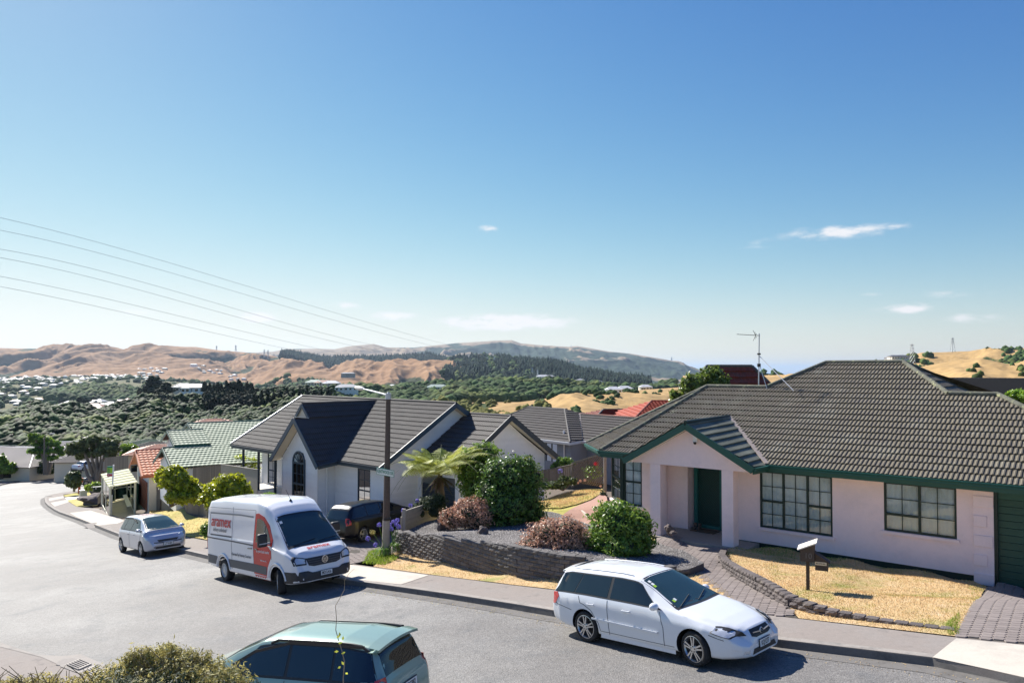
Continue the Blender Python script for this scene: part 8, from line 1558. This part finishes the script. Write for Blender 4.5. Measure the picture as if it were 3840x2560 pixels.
# bus shelter on the left
bs=[Vector(ong(x,y,.1)) for x,y in [(392,1898),(415,1925),(505,1912),(478,1886)]]; bsh=thing('bus_shelter','cream framed glass bus shelter with ribbed roof and slatted bench','bus shelter',tuple(bs[1])); top=[]
fl=[Vector(onroad(x,y,.25)) for x,y in [(383,1905),(412,1927),(506,1911),(476,1888)]]; zt=[float(at(x,y,fl[i].y)[2]) for i,(x,y) in enumerate([(388,1790),(420,1806),(511,1797),(480,1780)])]
ztop=sum(zt)/4; zf_=sum(p.z for p in fl)/4
m=MB(); m.quad(*[Vector((p.x,p.y,zf_-.02)) for p in fl]); 
for i in range(4): a,b=fl[i],fl[(i+1)%4]; m.quad((a.x,a.y,zf_-.02),(b.x,b.y,zf_-.02),(b.x,b.y,zf_-.7),(a.x,a.y,zf_-.7))
m.build('base_slab',Mt['peach'] if False else Mt['concrete'],bsh)
cr=mk('shelterframe',(.66,.64,.5),.5); crt=mk('shelterroof1',(.7,.7,.55),.5,sub=.5)
for i,p in enumerate(fl): m=MB(); m.bar((p.x,p.y,zf_),(p.x,p.y,ztop),.11,.11); m.build('corner_post',cr,bsh)
mid=lambda a,b,k=.5: a.lerp(b,k)
for a,b,skip in ((fl[0],fl[1],0),(fl[3],fl[2],0),(fl[0],fl[3],0)):
    for h in (.05,.95,1.05 if False else .95,ztop-zf_-.05): m=MB(); m.bar((a.x,a.y,zf_+h),(b.x,b.y,zf_+h),.05,.06); m.build('rail',cr,bsh)
    n=2; 
    for k in range(n):
        p=mid(a,b,k/n); q=mid(a,b,(k+1)/n); m=MB(); m.bar((q.x,q.y,zf_),(q.x,q.y,ztop),.05,.05); m.build('mullion',cr,bsh)
        for z0,z1 in ((.1,.9),(1.0,ztop-zf_-.1)): m=MB(); c=(p+q)/2; dd=(q-p).normalized(); m.obox((c.x,c.y,zf_+(z0+z1)/2),dd,UP,dd.cross(UP),(q-p).length/2-.03,(z1-z0)/2,.005); m.build('pane',Mt['shelterglass'],bsh)
rp=[(f_-(sum(fl,Vector())/4))*1.12+(sum(fl,Vector())/4) for f_ in fl]; n=6; sgm=mk('shelterroof2',(.46,.5,.33),.6,sub=.5)
for k in range(n*2):
    a0=mid(rp[0],rp[1],k/(n*2)); a1=mid(rp[0],rp[1],(k+1)/(n*2)); b0=mid(rp[3],rp[2],k/(n*2)); b1=mid(rp[3],rp[2],(k+1)/(n*2)); zz=ztop+.06+(.04 if k%2 else 0); m=MB(); m.quad(*[(p.x,p.y,zz) for p in (a0,a1,b1,b0)]); m.quad(*[(p.x,p.y,zz-.06) for p in (a0,a1,b1,b0)][::-1]); m.quad(*[(a1.x,a1.y,zz),(b1.x,b1.y,zz),(b1.x,b1.y,zz-.06),(a1.x,a1.y,zz-.06)]); m.quad(*[(a0.x,a0.y,zz),(a1.x,a1.y,zz),(a1.x,a1.y,zz-.06),(a0.x,a0.y,zz-.06)]); m.build('roof_rib',crt if k%2 else sgm,bsh)
bn0=mid(fl[0],fl[3],.45); bn1=mid(fl[1],fl[2],.75); bd=(bn1-bn0).normalized()
bnc=None
for k in range(4): m=MB(); o_=(fl[3]-fl[0]).normalized()*(-.12+.1*k) ; a=mid(fl[3],fl[2],.15)-(fl[3]-fl[0]).normalized()*(.25+.1*k); b=mid(fl[3],fl[2],.9)-(fl[2]-fl[1]).normalized()*(.25+.1*k); m.bar((a.x,a.y,zf_+.5),(b.x,b.y,zf_+.5),.075,.03); m.build('bench_slat',Mt['white'],bsh)
# bus stop sign
bp=Vector(ong(416,1928,.05)); bss=thing('bus_stop_sign','white bus stop pole with lime green flag and no parking plate','sign',tuple(bp)); T_=lambda x,y,d=0: Vector(at(x,y,bp.y+d)); m=MB(); m.tube([bp,T_(426,1742)],.05,8); m.build('pole',Mt['white'],bss)
for (x0,x1,y0,y1,mt,nm) in ((403,424,1747,1753,'signgreen','flag_top'),(402,423,1753,1773,'lime','flag'),(402,422,1773,1787,'white','no_parking_plate')):
    a,b=T_(x0,(y0+y1)/2),T_(x1,(y0+y1)/2); m=MB(); d_=(b-a).normalized(); m.obox((a+b)/2,d_,UP,d_.cross(UP),(b-a).length/2,abs(T_(x0,y0).z-T_(x0,y1).z)/2,.015); pl_=m.build(nm,Mt[mt],bss)
    if nm=='flag':
        for k in range(4): m=MB(); m.bar(T_(404,1757+k*4)-Vector((0,.03,0)),T_(411+k%2*3,1757+k*4)-Vector((0,.03,0)),.02,.025); m.build('flag_line',Mt['signgreen'],pl_)
    if nm=='no_parking_plate':
        c=T_(407.5,1780)-Vector((0,.03,0)); m=MB(); m.lathe(c,(0,-1,0),[(0,.1),(.01,.1),(.01,.065),(0,.065)],18); m.bar(c+Vector((-.06,-.01,.06)),c+Vector((.06,-.01,-.06)),.02,.02); m.build('no_parking_ring',Mt['redtext'],pl_); c=T_(417,1780)-Vector((0,.03,0)); m=MB(); m.obox(c,(1,0,0),UP,(0,1,0),.1,.06,.01); m.build('bus_symbol',Mt['redtext'],pl_)
m=MB(); m.obox(T_(421,1843),(1,0,0),(0,1,0),UP,.07,.06,.19); m.build('timetable_box',Mt['black'],bss)
# green utility cabinet, litter bin, green corrugated fence
def cabinet(x,y,Yo,w_,h,mat,label,nm='utility_cabinet',cat='cabinet',lid=True):
    p=Vector(ong(x,y)); t=thing(nm,label,cat,tuple(p)); m=MB(); m.obox(p+UP*h/2,(.77,.64,0),(-.64,.77,0),UP,w_/2,w_*.35,h/2); m.build('cabinet_body',mat,t); m=MB(); m.obox(p+UP*(h+.03),(.77,.64,0),(-.64,.77,0),UP,w_/2+.03,w_*.35+.03,.03); m.build('cabinet_lid',mat,t)
    for k in (-.25,.0,.25): m=MB(); q=p+UP*h*.5+Vector((.77,.64,0))*w_*k-Vector((-.64,.77,0))*w_*.36; m.bar(q-UP*h*.42,q+UP*h*.42,.02,.015,up=(0,-1,0)); m.build('rib',mat,t)
    return t
cg_=mk('cabgreen',(.16,.27,.19),.6); cabinet(583,1913,0,.42,.82,cg_,'pale green ribbed utility cabinet against the fence behind the silver car')
cabinet(312,1869,0,.55,.75,Mt['galv'],'small ribbed grey cabinet on the corner grass plot')
dgf=mk('fencegreen',(.02,.13,.09),.55)
def corr(px0,px1,mat,nm,label,horiz=False,n=22,Ys=None):
    """corrugated sheet fence between two foot points; each px is (x, foot y, top y)"""
    a=Vector(ong(px0[0],px0[1])) if Ys is None else Vector(at(px0[0],px0[1],Ys[0])); b=Vector(ong(px1[0],px1[1])) if Ys is None else Vector(at(px1[0],px1[1],Ys[1])); za=float(at(px0[0],px0[2],a.y)[2]); zb_=float(at(px1[0],px1[2],b.y)[2]); d=b-a; s_=UP.cross(d).normalized(); t=thing(nm,label,'fence',tuple(a)); m=MB(); rows=[]
    if not horiz:
        for i in range(n*4+1): k=i/(n*4); p=a.lerp(b,k)+s_*.03*math.sin(i*math.pi/2+.7); rows.append([(p.x,p.y,p.z-.1),(p.x,p.y,za+(zb_-za)*k)])
    else:
        for i in range(n*4+1):
            k=i/(n*4); r_=[]
            for q,zt_ in ((a,za),(b,zb_)): p=q+s_*.03*math.sin(i*math.pi/2+.7); r_.append((p.x,p.y,q.z+(zt_-q.z)*k))
            rows.append(r_)
    m.grid(rows); m.build('corrugated_sheet',mat,t); m=MB(); m.bar((a.x,a.y,za),(b.x,b.y,zb_),.06,.06); m.build('top_rail',mat,t)
    for q,z_ in ((a,za),(b,zb_)): m=MB(); m.bar((q.x,q.y,q.z-.1),(q.x,q.y,z_),.09,.09); m.build('post',mat,t)
    return t
corr((513,1908,1812),(542,1902,1826),dgf,'green_fence','dark green corrugated fence panel to the right of the bus shelter'); corr((542,1902,1826),(548,1875,1815),dgf,'green_fence','return panel of the dark green fence beside the striped fence'); corr((553,1896,1842),(597,1880,1835),Mt['galv'],'striped_fence','low horizontal corrugated steel fence beside the green fence',horiz=True,n=9)
m=MB(); q=Vector(ong(551,1902)); m.bar((q.x,q.y,q.z-.1),(q.x,q.y,float(at(551,1838,q.y)[2])),.16,.16); tag(m.build('fence_post',Mt['woodgrey']),'stout weathered post between the green and striped fences','post')
cabinet(560,1856,0,1.0,1.1,dgf,'dark green wheelie bin enclosure behind the green fence')
# letterboxes on the left
def lbox(x,y,h,w_,mat,pm,label,txt=None):
    p=Vector(ong(x,y)); t=thing('letterbox',label,'letterbox',tuple(p)); m=MB(); m.bar(p,p+UP*h*.75,.1*h,.1*h); m.build('post',pm,t); m=MB(); m.obox(p+UP*(h*.85),(.8,.6,0),(-.6,.8,0),UP,w_/2,w_*.4,h*.13); m.build('box',mat,t); m=MB(); m.obox(p+UP*(h*1.0),(.8,.6,0),(-.6,.8,0),UP,w_/2+.04,w_*.45,.03); m.build('lid',mat,t)
    return t
lbox(297,1856,1.75,.62,Mt['tileRed2'],Mt['tileRed2'],'tall red letterbox beside the small round tree'); lb2=lbox(363,1891,1.55,.6,Mt['dkgreen2'],Mt['dkgreen2'],'dark green letterbox with number plate left of the bus shelter'); q=Vector(ong(363,1891)); put_text('house_number','18',.3,Mt['white'],lb2,q+UP*1.5-Vector((0,.3,0)),(1,0,0),UP); lbox(98,1787,1.5,.7,Mt['black'],Mt['woodgrey'],'dark letterbox by the far left fence')
rock(350,1873,60,1.1,.45,'mossy stone bank left of the bus shelter',31); palings('steps','low dark steps rising behind the green letterbox',at(366,1890,55),at(382,1880,56),.5,.9,wd=.3,cat='steps')
# fences of the left distance
palings('fence','grey picket fence at the far left edge with a bush above',at(-40,1802,118),at(58,1790,124),2.6,2.4,wd=.35,jit=.1); palings('fence','brown paling fence behind the small white hatchback',at(72,1776,136),at(170,1782,128),2.4,2.4,wd=.4,jit=.1); palings('fence','dark fence with gate behind the bus stop sign',at(392,1780,74),at(480,1782,70),1.7,1.9,wd=.2,mat='woodgrey')
palings('fence','pale low fence behind the many stemmed tree',at(358,1760,88),at(396,1766,82),1.0,1.0,wd=.3,mat='woodlight')
dlw=PX([(392,1888),(520,1895),(520,1852),(392,1850)],ong); drape('lawn',dlw,gz,.03,Mt['drygrass_l'],res=1.5)
# far street lamp on the left
p=Vector(at(166,1776,118)); l2=thing('street_lamp','slim steel street lamp standing in the slim leafy tree','street lamp',tuple(p)); m=MB(); pt_=Vector(at(166,1638,118)); m.tube([p,pt_],[.16,.09],8); m.tube([pt_,Vector(at(172,1630,118)),Vector(at(188,1626,118))],.06,6); m.build('pole',Mt['woodgrey'],l2); m=MB(); m.bar(Vector(at(187,1626,118)),Vector(at(203,1625,118)),.35,.15); m.build('lamp_head',Mt['offwhite'],l2)
# ------------------------------------------------------------------ trees
def tree(px,Y,stems_,blobs,n,size,mat,label,tr=.15,seed=0,name='tree',**kw):
    base=at(px[0],px[1],Y); t=thing(name,label,'tree',tuple(base)); k=Y/F; rg=random.Random(seed)
    bl=[(at(b[0],b[1],Y+(b[4] if len(b)>4 else rg.uniform(-1,1)*b[2]*k*.6)),b[2]*k,b[2]*k,b[3]*k) for b in blobs]; leafmesh('crown',bl,n,size,mat,t,seed=seed,**kw)
    m=MB()
    for (pts,r_) in stems_:
        P_=[Vector(at(x,y,Y+rg.uniform(-.4,.4)*(i>0))) for i,(x,y) in enumerate(pts)]; Q=[]
        for a,b in zip(P_[:-1],P_[1:]): Q+=[a.lerp(b,j/4)+Vector((rg.uniform(-1,1),0,rg.uniform(-1,1)))*.03*(b-a).length/2*(j>0) for j in range(4)]
        Q.append(P_[-1]); nq=len(Q); m.tube(Q,[r_*(1-.75*i/(nq-1)) for i in range(nq)],7)
    m.build('trunk',Mt['barkgrey'],t,smooth=True); return t
tree((280,1842),75,[([(278,1842),(276,1815),(270,1795)],.12),([(279,1838),(284,1810)],.09)],[(276,1795,24,24),(268,1808,18,16),(282,1812,18,16),(275,1780,16,12),(262,1790,12,14)],2600,.2,Mt['leafM'],'small round dark tree on the corner in front of the navy car',seed=31)
ms=[([(360,1812),(350,1780),(335,1740),(318,1700),(310,1675)],.3),([(362,1812),(358,1770),(345,1720),(335,1680)],.28),([(364,1812),(366,1760),(362,1700),(360,1660)],.28),([(366,1812),(378,1765),(390,1710),(400,1670)],.3),([(368,1812),(385,1780),(405,1730),(425,1690)],.26),([(358,1812),(345,1800),(330,1785),(320,1755),(315,1735)],.3),([(362,1812),(372,1760),(380,1690)],.22)]
tree((362,1812),84,ms,[(275,1672,22,16),(300,1690,28,18),(330,1658,30,22),(340,1700,30,16),(375,1690,30,18),(400,1668,32,20),(420,1685,25,18),(355,1650,22,15),(430,1660,15,12),(262,1690,16,14),(300,1710,15,12),(385,1650,18,10),(412,1705,18,12)],5200,.26,mk('leafMS',(.10,.13,.05),.5,island=.6,sub=.25),'many stemmed spreading tree with bare grey trunks left of the bus stop',seed=32,core=False,shell=.6)
tree((172,1778),121,[([(172,1778),(170,1740),(160,1700),(140,1665),(130,1640)],.45),([(175,1778),(176,1730),(180,1690),(185,1660)],.4),([(180,1778),(190,1740),(200,1705),(215,1685)],.35)],[(125,1632,16,9),(145,1640,20,10),(170,1648,20,12),(120,1650,12,8),(185,1665,20,9),(205,1662,18,9),(150,1665,22,9),(135,1690,25,10),(170,1690,25,10),(210,1690,20,9),(225,1680,12,7),(160,1710,22,9),(195,1715,18,8),(230,1700,10,7),(112,1688,9,6)],4600,.33,mk('leafSL',(.11,.2,.025),.4,island=.6,sub=.3),'slim leafy tree with layered bright green foliage at the bend',seed=33,core=False,shell=.6)
shrub((150,1772),122,[(140,1760,18,18),(160,1750,18,16),(110,1765,14,12),(185,1765,14,12)],2200,.4,Mt['leafM'],'dark bushes at the foot of the slim leafy tree',seed=34); shrub((230,1765),118,[(231,1748,24,20)],1800,.35,mk('leafDk',(.05,.06,.02),.6,island=.5,sub=.15),'dark clipped round bush left of the pale parked cars',seed=35); shrub((30,1772),120,[(30,1758,28,16),(5,1740,20,28),(45,1750,12,14)],1800,.4,Mt['leafB'],'green bush over the picket fence at the far left edge',seed=36)
shrub((350,1832),66,[(345,1826,18,10),(330,1830,10,7),(362,1820,14,12)],900,.22,mk('leafLt2',(.25,.36,.06),.4,island=.4,sub=.3),'pale green leafy clump under the many stemmed tree',seed=37); shrub((480,1720),95,[(480,1676,24,10),(470,1700,16,6),(500,1680,14,7)],900,.35,Mt['leafB'],'low green tree between the brown roof and the dark green roof',seed=38)
shrub((590,1835),56,[(588,1815,9,22),(582,1835,8,12)],500,.12,mk('leafGy',(.22,.18,.18),.6,island=.4),'leafless pinkish grey shrub beside the orange tiled garage',seed=39,core=False)
tree((2640,1500),32,[([(2640,1520),(2650,1440)],.2),([(2640,1520),(2620,1460)],.15)],[(2670,1400,38,26),(2640,1430,50,36),(2600,1440,45,36),(2690,1440,48,34),(2590,1480,40,36),(2545,1500,30,28),(2650,1480,60,36),(2710,1465,32,26),(2575,1455,25,22),(2680,1382,16,12),(2530,1480,20,18)],9500,.085,mk('leafTr',(.13,.19,.035),.35,island=.6,sub=.3),'round bushy tree rising behind the left roof slope of the pink house',seed=40)
shrub((3820,1510),24,[(3830,1485,45,22),(3790,1480,20,12)],1500,.07,mk('leafLt3',(.22,.36,.04),.4,island=.4,sub=.35),'bright green shrub tip at the right edge above the pink house roof',seed=41)
# pines and macrocarpas on the bush hill
pinem=mk('pinedark',(.022,.034,.018),.8,island=.55,spec=.15)
def pine(x,yb,yt,Y,hw,label,seed,group=None,umb=False):
    b=Vector(at(x,yb,Y)); H=(Vector(at(x,yt,Y))-b).z; k=Y/F; t=thing('pine_tree',label,'pine tree',tuple(b),group=group); rg=random.Random(seed); m=MB(); m.tube([b-UP*2,b+UP*H*.5,b+UP*H*.93],[H*.03,H*.02,H*.006],6); m.build('trunk',Mt['bark'],t); bl=[]
    n=int(7+H/3)
    for i in range(n):
        u=(i+.5)/n; lo=.45 if umb else .12; z=H*(lo+(1-lo)*u); r=hw*k*((1-u)**.55*.9+.12)*(rg.uniform(.6,1.1)) if not umb else hw*k*(math.sin(math.pi*(u*.8+.15))**.6)*rg.uniform(.6,1)
        for j in range(2): a=rg.uniform(0,6.28); o=r*.5; bl.append((b+Vector((math.cos(a)*o,math.sin(a)*o*.7,z)),r*.75,r*.6,H*.07+r*.15))
    leafmesh('crown',bl,int(300+60*n),max(.5,Y*.0013),pinem,t,seed=seed,lump=.3,core=True,coremat=pinem,shell=.5,asp=.3); return t
pine(575,1525,1412,440,46,'big spreading dark macrocarpa left of the long white house',1,umb=True); pine(622,1530,1436,430,34,'dark macrocarpa crowding the right of the big spreading one',2,umb=True); pine(545,1530,1446,445,28,'smaller dark macrocarpa on the left of the big spreading one',3,umb=True); pine(528,1515,1456,450,18,'lowest macrocarpa at the left end of the dark clump',4,umb=True)
pine(290,1640,1510,320,38,'tall lone dark pine rising from the bush at the left',5); pine(268,1600,1518,330,24,'dark pine leaning left of the tall lone pine',6); pine(310,1640,1560,310,26,'broad dark lower pine in front of the tall lone pine',7)
for i,x in enumerate([298,318,335,352,372,388]): pine(x,1520,1490+(i%3)*5,620,13,'dark tree in the row behind the tall lone pine',20+i,'dark trees in the row behind the lone pine',umb=True)
for i,x in enumerate([768,784,799,815,830,846,862,878,893,908,925,940]): pine(x,1540,1432-(4 if 4<i<9 else 0)+(i*7%5)*3-(6 if i in (7,8) else 0),380,15,'pine in the straight dark row along the hill crest',30+i,'pines in the dark row along the crest',umb=True)
for i,x in enumerate([958,980,1003,1026,1050,1075,1100,1126,1150,1178,1204,1232]): pine(x,1560,1468-(i%3)*5-(6 if i>4 else 0),300,22,'dark pine of the belt just behind the white house roof',50+i,'pines of the belt behind the white house roof')
for i,(x,y,w_) in enumerate([(780,1500,30),(830,1495,34),(880,1500,36),(930,1500,36),(905,1540,40),(850,1540,34),(945,1560,40),(600,1500,34),(640,1520,30),(560,1520,26),(890,1590,34),(935,1600,34)]): 
    t=thing('bush_tree','dark tree crown on the slope under the pine row','tree',tuple(at(x,y+30,330)),group='dark tree crowns under the row of pines'); k=330/F; leafmesh('crown',[(at(x,y,330),w_*k,w_*k*.8,34*k),(at(x+14,y+14,325),w_*k*.7,w_*k*.6,26*k)],520,.7,pinem,t,seed=70+i,coremat=pinem,lump=.35)
# ------------------------------------------------------------------ near side of the street, bottom left
nk=[onroad(x,y,.0)[:2] for x,y in [(-300,2330),(0,2408),(134,2452),(229,2460),(302,2452),(392,2494),(520,2540),(700,2600),(900,2700)]]
nf=[tuple(p) for p in nk]+[(-3,9.5),(-4,5),(-26,8)]
drape('footpath',nf,rzf,.006,Mt['footpath'],res=1.0); drape('gutter',[tuple(onroad(x,y,0)[:2]) for x,y in [(-300,2330),(0,2410),(134,2453),(229,2460),(302,2453),(392,2495),(470,2530),(420,2550),(250,2505),(153,2463),(0,2425),(-300,2345)]],rzf,.012,Mt['kerb'],res=.6); drape('drain_surround',PX([(229,2462),(302,2453),(400,2497),(350,2545),(225,2500)],onroad),rzf,.018,Mt['kerb'],res=.6)
for i,qd in enumerate([[(252,2492),(300,2473),(341,2490),(295,2510)],[(313,2518),(358,2498),(398,2516),(352,2536)]]):
    P_=[Vector(onroad(x,y,.024)) for x,y in qd]; t=thing('drain_grate',['storm drain grate with five slots, left one of two at the kerb','storm drain grate with five slots, right one of two at the kerb'][i],'drain grate',tuple(P_[0])); m=MB(); m.quad(*P_); m.build('grate_pit',Mt['black'],t)
    for k in range(6): u=k/5; a=P_[0].lerp(P_[1],0).lerp(P_[3],0); p0=P_[0].lerp(P_[1],u)if False else P_[0].lerp(P_[3],0).lerp(P_[1],u); p1=P_[3].lerp(P_[2],u); m=MB(); m.bar(p0+UP*.012,p1+UP*.012,.03,.022); m.build('grate_bar',Mt['kerb'],t)
    for a,b in ((0,1),(3,2)): m=MB(); m.bar(P_[a]+UP*.014,P_[b]+UP*.014,.035,.024); m.build('grate_edge',Mt['concrete'],t)
p=Vector(onroad(250,2480,.022)); m=MB(); m.lathe(p,(0,0,1),[(0,.2),(.008,.19),(.008,.001)],20); tag(m.build('pipe_cover',Mt['kerb']),'round pinkish concrete cover beside the drain grates','cover')
fb=thing('foreground_shrub','wiry olive shrub with twisted narrow leaves along the bottom left edge','shrub',(-3.6,8.2,-6.0)); bl=[]
for (x,y,w_,h_,Y) in [(580,2510,130,70,7.6),(700,2520,110,65,7.4),(450,2545,110,60,7.8),(820,2545,110,50,7.2),(640,2460,60,45,7.7),(560,2590,250,70,7.3),(120,2575,110,26,7.6),(300,2590,140,30,7.5),(900,2580,60,30,7.1),(30,2570,60,22,7.6),(620,2440,30,35,7.8)]: k=Y/F; bl.append((at(x,y,Y),w_*k,w_*k*.8,h_*k))
leafmesh('foliage',bl,26000,.027,Mt['leafOl'],fb,seed=91,asp=.22,lump=.3,shell=.9,core=False,fold=.3); m=MB(); rg=random.Random(4)
for i in range(150):
    x=rg.choice([rg.uniform(420,900),rg.uniform(420,900),rg.uniform(0,420)]); y=rg.uniform(2425,2520) if 480<x<780 else rg.uniform(2490,2560); Y=rg.uniform(7.1,7.8); e=Vector(at(x,y,Y)); b=Vector(at(x+rg.uniform(-120,120),2640,Y+.2)); mid_=b.lerp(e,.55)+Vector((rg.uniform(-.12,.12),0,.06)); m.tube([b,mid_,e],[.007,.005,.0025],4)
m.build('twigs',Mt['stem'],fb); fb.children[-1]['kind']='stuff'
fb2=[]
for i in range(60):
    x=rg.uniform(440,830); y=2425+abs(x-630)*.18+rg.uniform(0,60); c=Vector(at(x,y,7.5)); fb2.append((c,.05,.05,.06))
leafmesh('twig_leaves',fb2,3800,.022,Mt['leafOl'],fb,seed=95,asp=.22,core=False)
leafmesh('inner_foliage',[(at(620,2600,7.3),.75,.4,.28),(at(820,2620,7.1),.4,.3,.2),(at(480,2610,7.6),.4,.3,.17)],6000,.03,Mt['leafD'],fb,seed=93,asp=.25)
# the long thin tendril hanging up in front of the green wagon
tv_=thing('tendril','single long bare tendril with a few lime leaves rising over the green wagon','twig',tuple(at(1288,2600,5.2))); tp_=[(1288,2600),(1287,2540),(1292,2480),(1283,2440),(1270,2400),(1259,2360),(1262,2320),(1258,2270),(1275,2240),(1292,2210),(1292,2175),(1308,2150),(1330,2130)]
m=MB(); m.tube([at(x,y,5.2+.02*i) for i,(x,y) in enumerate(tp_)],[.0045-.0003*i for i in range(len(tp_))],5); m.build('stem',mk('tendrilm',(.32,.24,.15),.7),tv_)
for i,(x,y) in enumerate([(1262,2390),(1275,2385),(1285,2400),(1270,2440),(1280,2450),(1290,2492),(1278,2497),(1296,2520),(1284,2405)]):
    m=MB(); c=Vector(at(x,y,5.25)); d_=Vector((rg.uniform(-1,1),rg.uniform(-.3,.3),rg.uniform(-.6,.6))).normalized(); s_=d_.cross(Vector((0,-1,.3))).normalized(); m.quad(c,c+d_*.014+s_*.009,c+d_*.032,c+d_*.014-s_*.009); m.build('leaf',mk('leafLt4',(.4,.45,.06),.4,sub=.4) if 'leafLt4' not in Mt else Mt['leafLt4'],tv_)

# straw and leaf litter caught along the gutter, a service cover and patches in the road
kl=[p for p in Kr if -5.5<p[0]<7.4]; strip=[(p[0]-.05,p[1]-.06) for p in kl]+[(p[0]-.05-.42,p[1]-.06-.36) for p in kl][::-1]
blades('gutter_straw',strip,5200,.012,Mt['blade'],21,zf=rzf,wd=.012,dz=.014,lean=1.6)
for sx0,sy0,rr_ in ((1400,2195,.12),(2060,2298,.1),(1890,2270,.12),(3660,2520,.2),(1310,2180,.1)):
    q=onroad(sx0,sy0); poly=[(q[0]+.9*math.cos(a)*rr_*2.5-.3*math.sin(a)*rr_,q[1]-.6*math.cos(a)*rr_*2.5+.3*math.sin(a)*rr_) for a in np.linspace(0,6.28,14)[:-1]]; blades('gutter_straw',poly,420,.025,Mt['blade'],int(sx0),zf=rzf,wd=.01,dz=.014,lean=1.8)
for (x,y,w_,d_,lab,mt) in ((190,1866,.9,.6,'dark iron service cover in the road by the corner kerb','kerbface'),(355,1977,1.0,.7,'worn concrete sump cover at the kerb behind the silver car','kerb')):
    q=Vector(onroad(x,y,.012)); m=MB(); m.obox(q,(.7,-.7,-.1),(.7,.7,0),UP,w_,d_*.5,.006); tag(m.build('service_cover',Mt[mt]),lab,'cover')
m=MB()
for i,(x,y) in enumerate([(384,1976),(396,1980),(408,1984)]): q=Vector(onroad(x,y,.07)); m=MB(); m.obox(q+Vector((.1,-.0,0)),(.7,-.7,-.1),(.7,.7,0),UP,.28,.05,.05); o=m.build('kerb_inlet',Mt['black']); tag(o,['kerb inlet slot behind the silver car, leftmost of three','kerb inlet slot behind the silver car, middle of three','kerb inlet slot behind the silver car, rightmost of three'][i],'drain')

# ------------------------------------------------------------------ each of a row gets its place in the row into its label
ORD=['first','second','third','fourth','fifth','sixth','seventh','eighth','ninth','tenth','eleventh','twelfth','thirteenth','fourteenth','fifteenth','sixteenth','seventeenth','eighteenth','nineteenth','twentieth']+['twenty-'+q for q in ('first','second','third','fourth','fifth','sixth','seventh','eighth','ninth')]+['thirtieth']+['thirty-'+q for q in ('first','second','third','fourth')]
bpy.context.view_layer.update(); GRP={}
for o in COL.objects:
    if o.get('group') and o.parent is None: GRP.setdefault(o['group'],[]).append(o)
for g_,os_ in GRP.items():
    if len({o.get('label') for o in os_})>1 or len(os_)<2 or len(os_)>34: continue
    os_.sort(key=lambda o:o.matrix_world.translation.x/o.matrix_world.translation.y)
    for i,o in enumerate(os_):
        wds=o['label'].split()[:11]; o['label']=' '.join(wds)+', '+ORD[i]+' from the left'
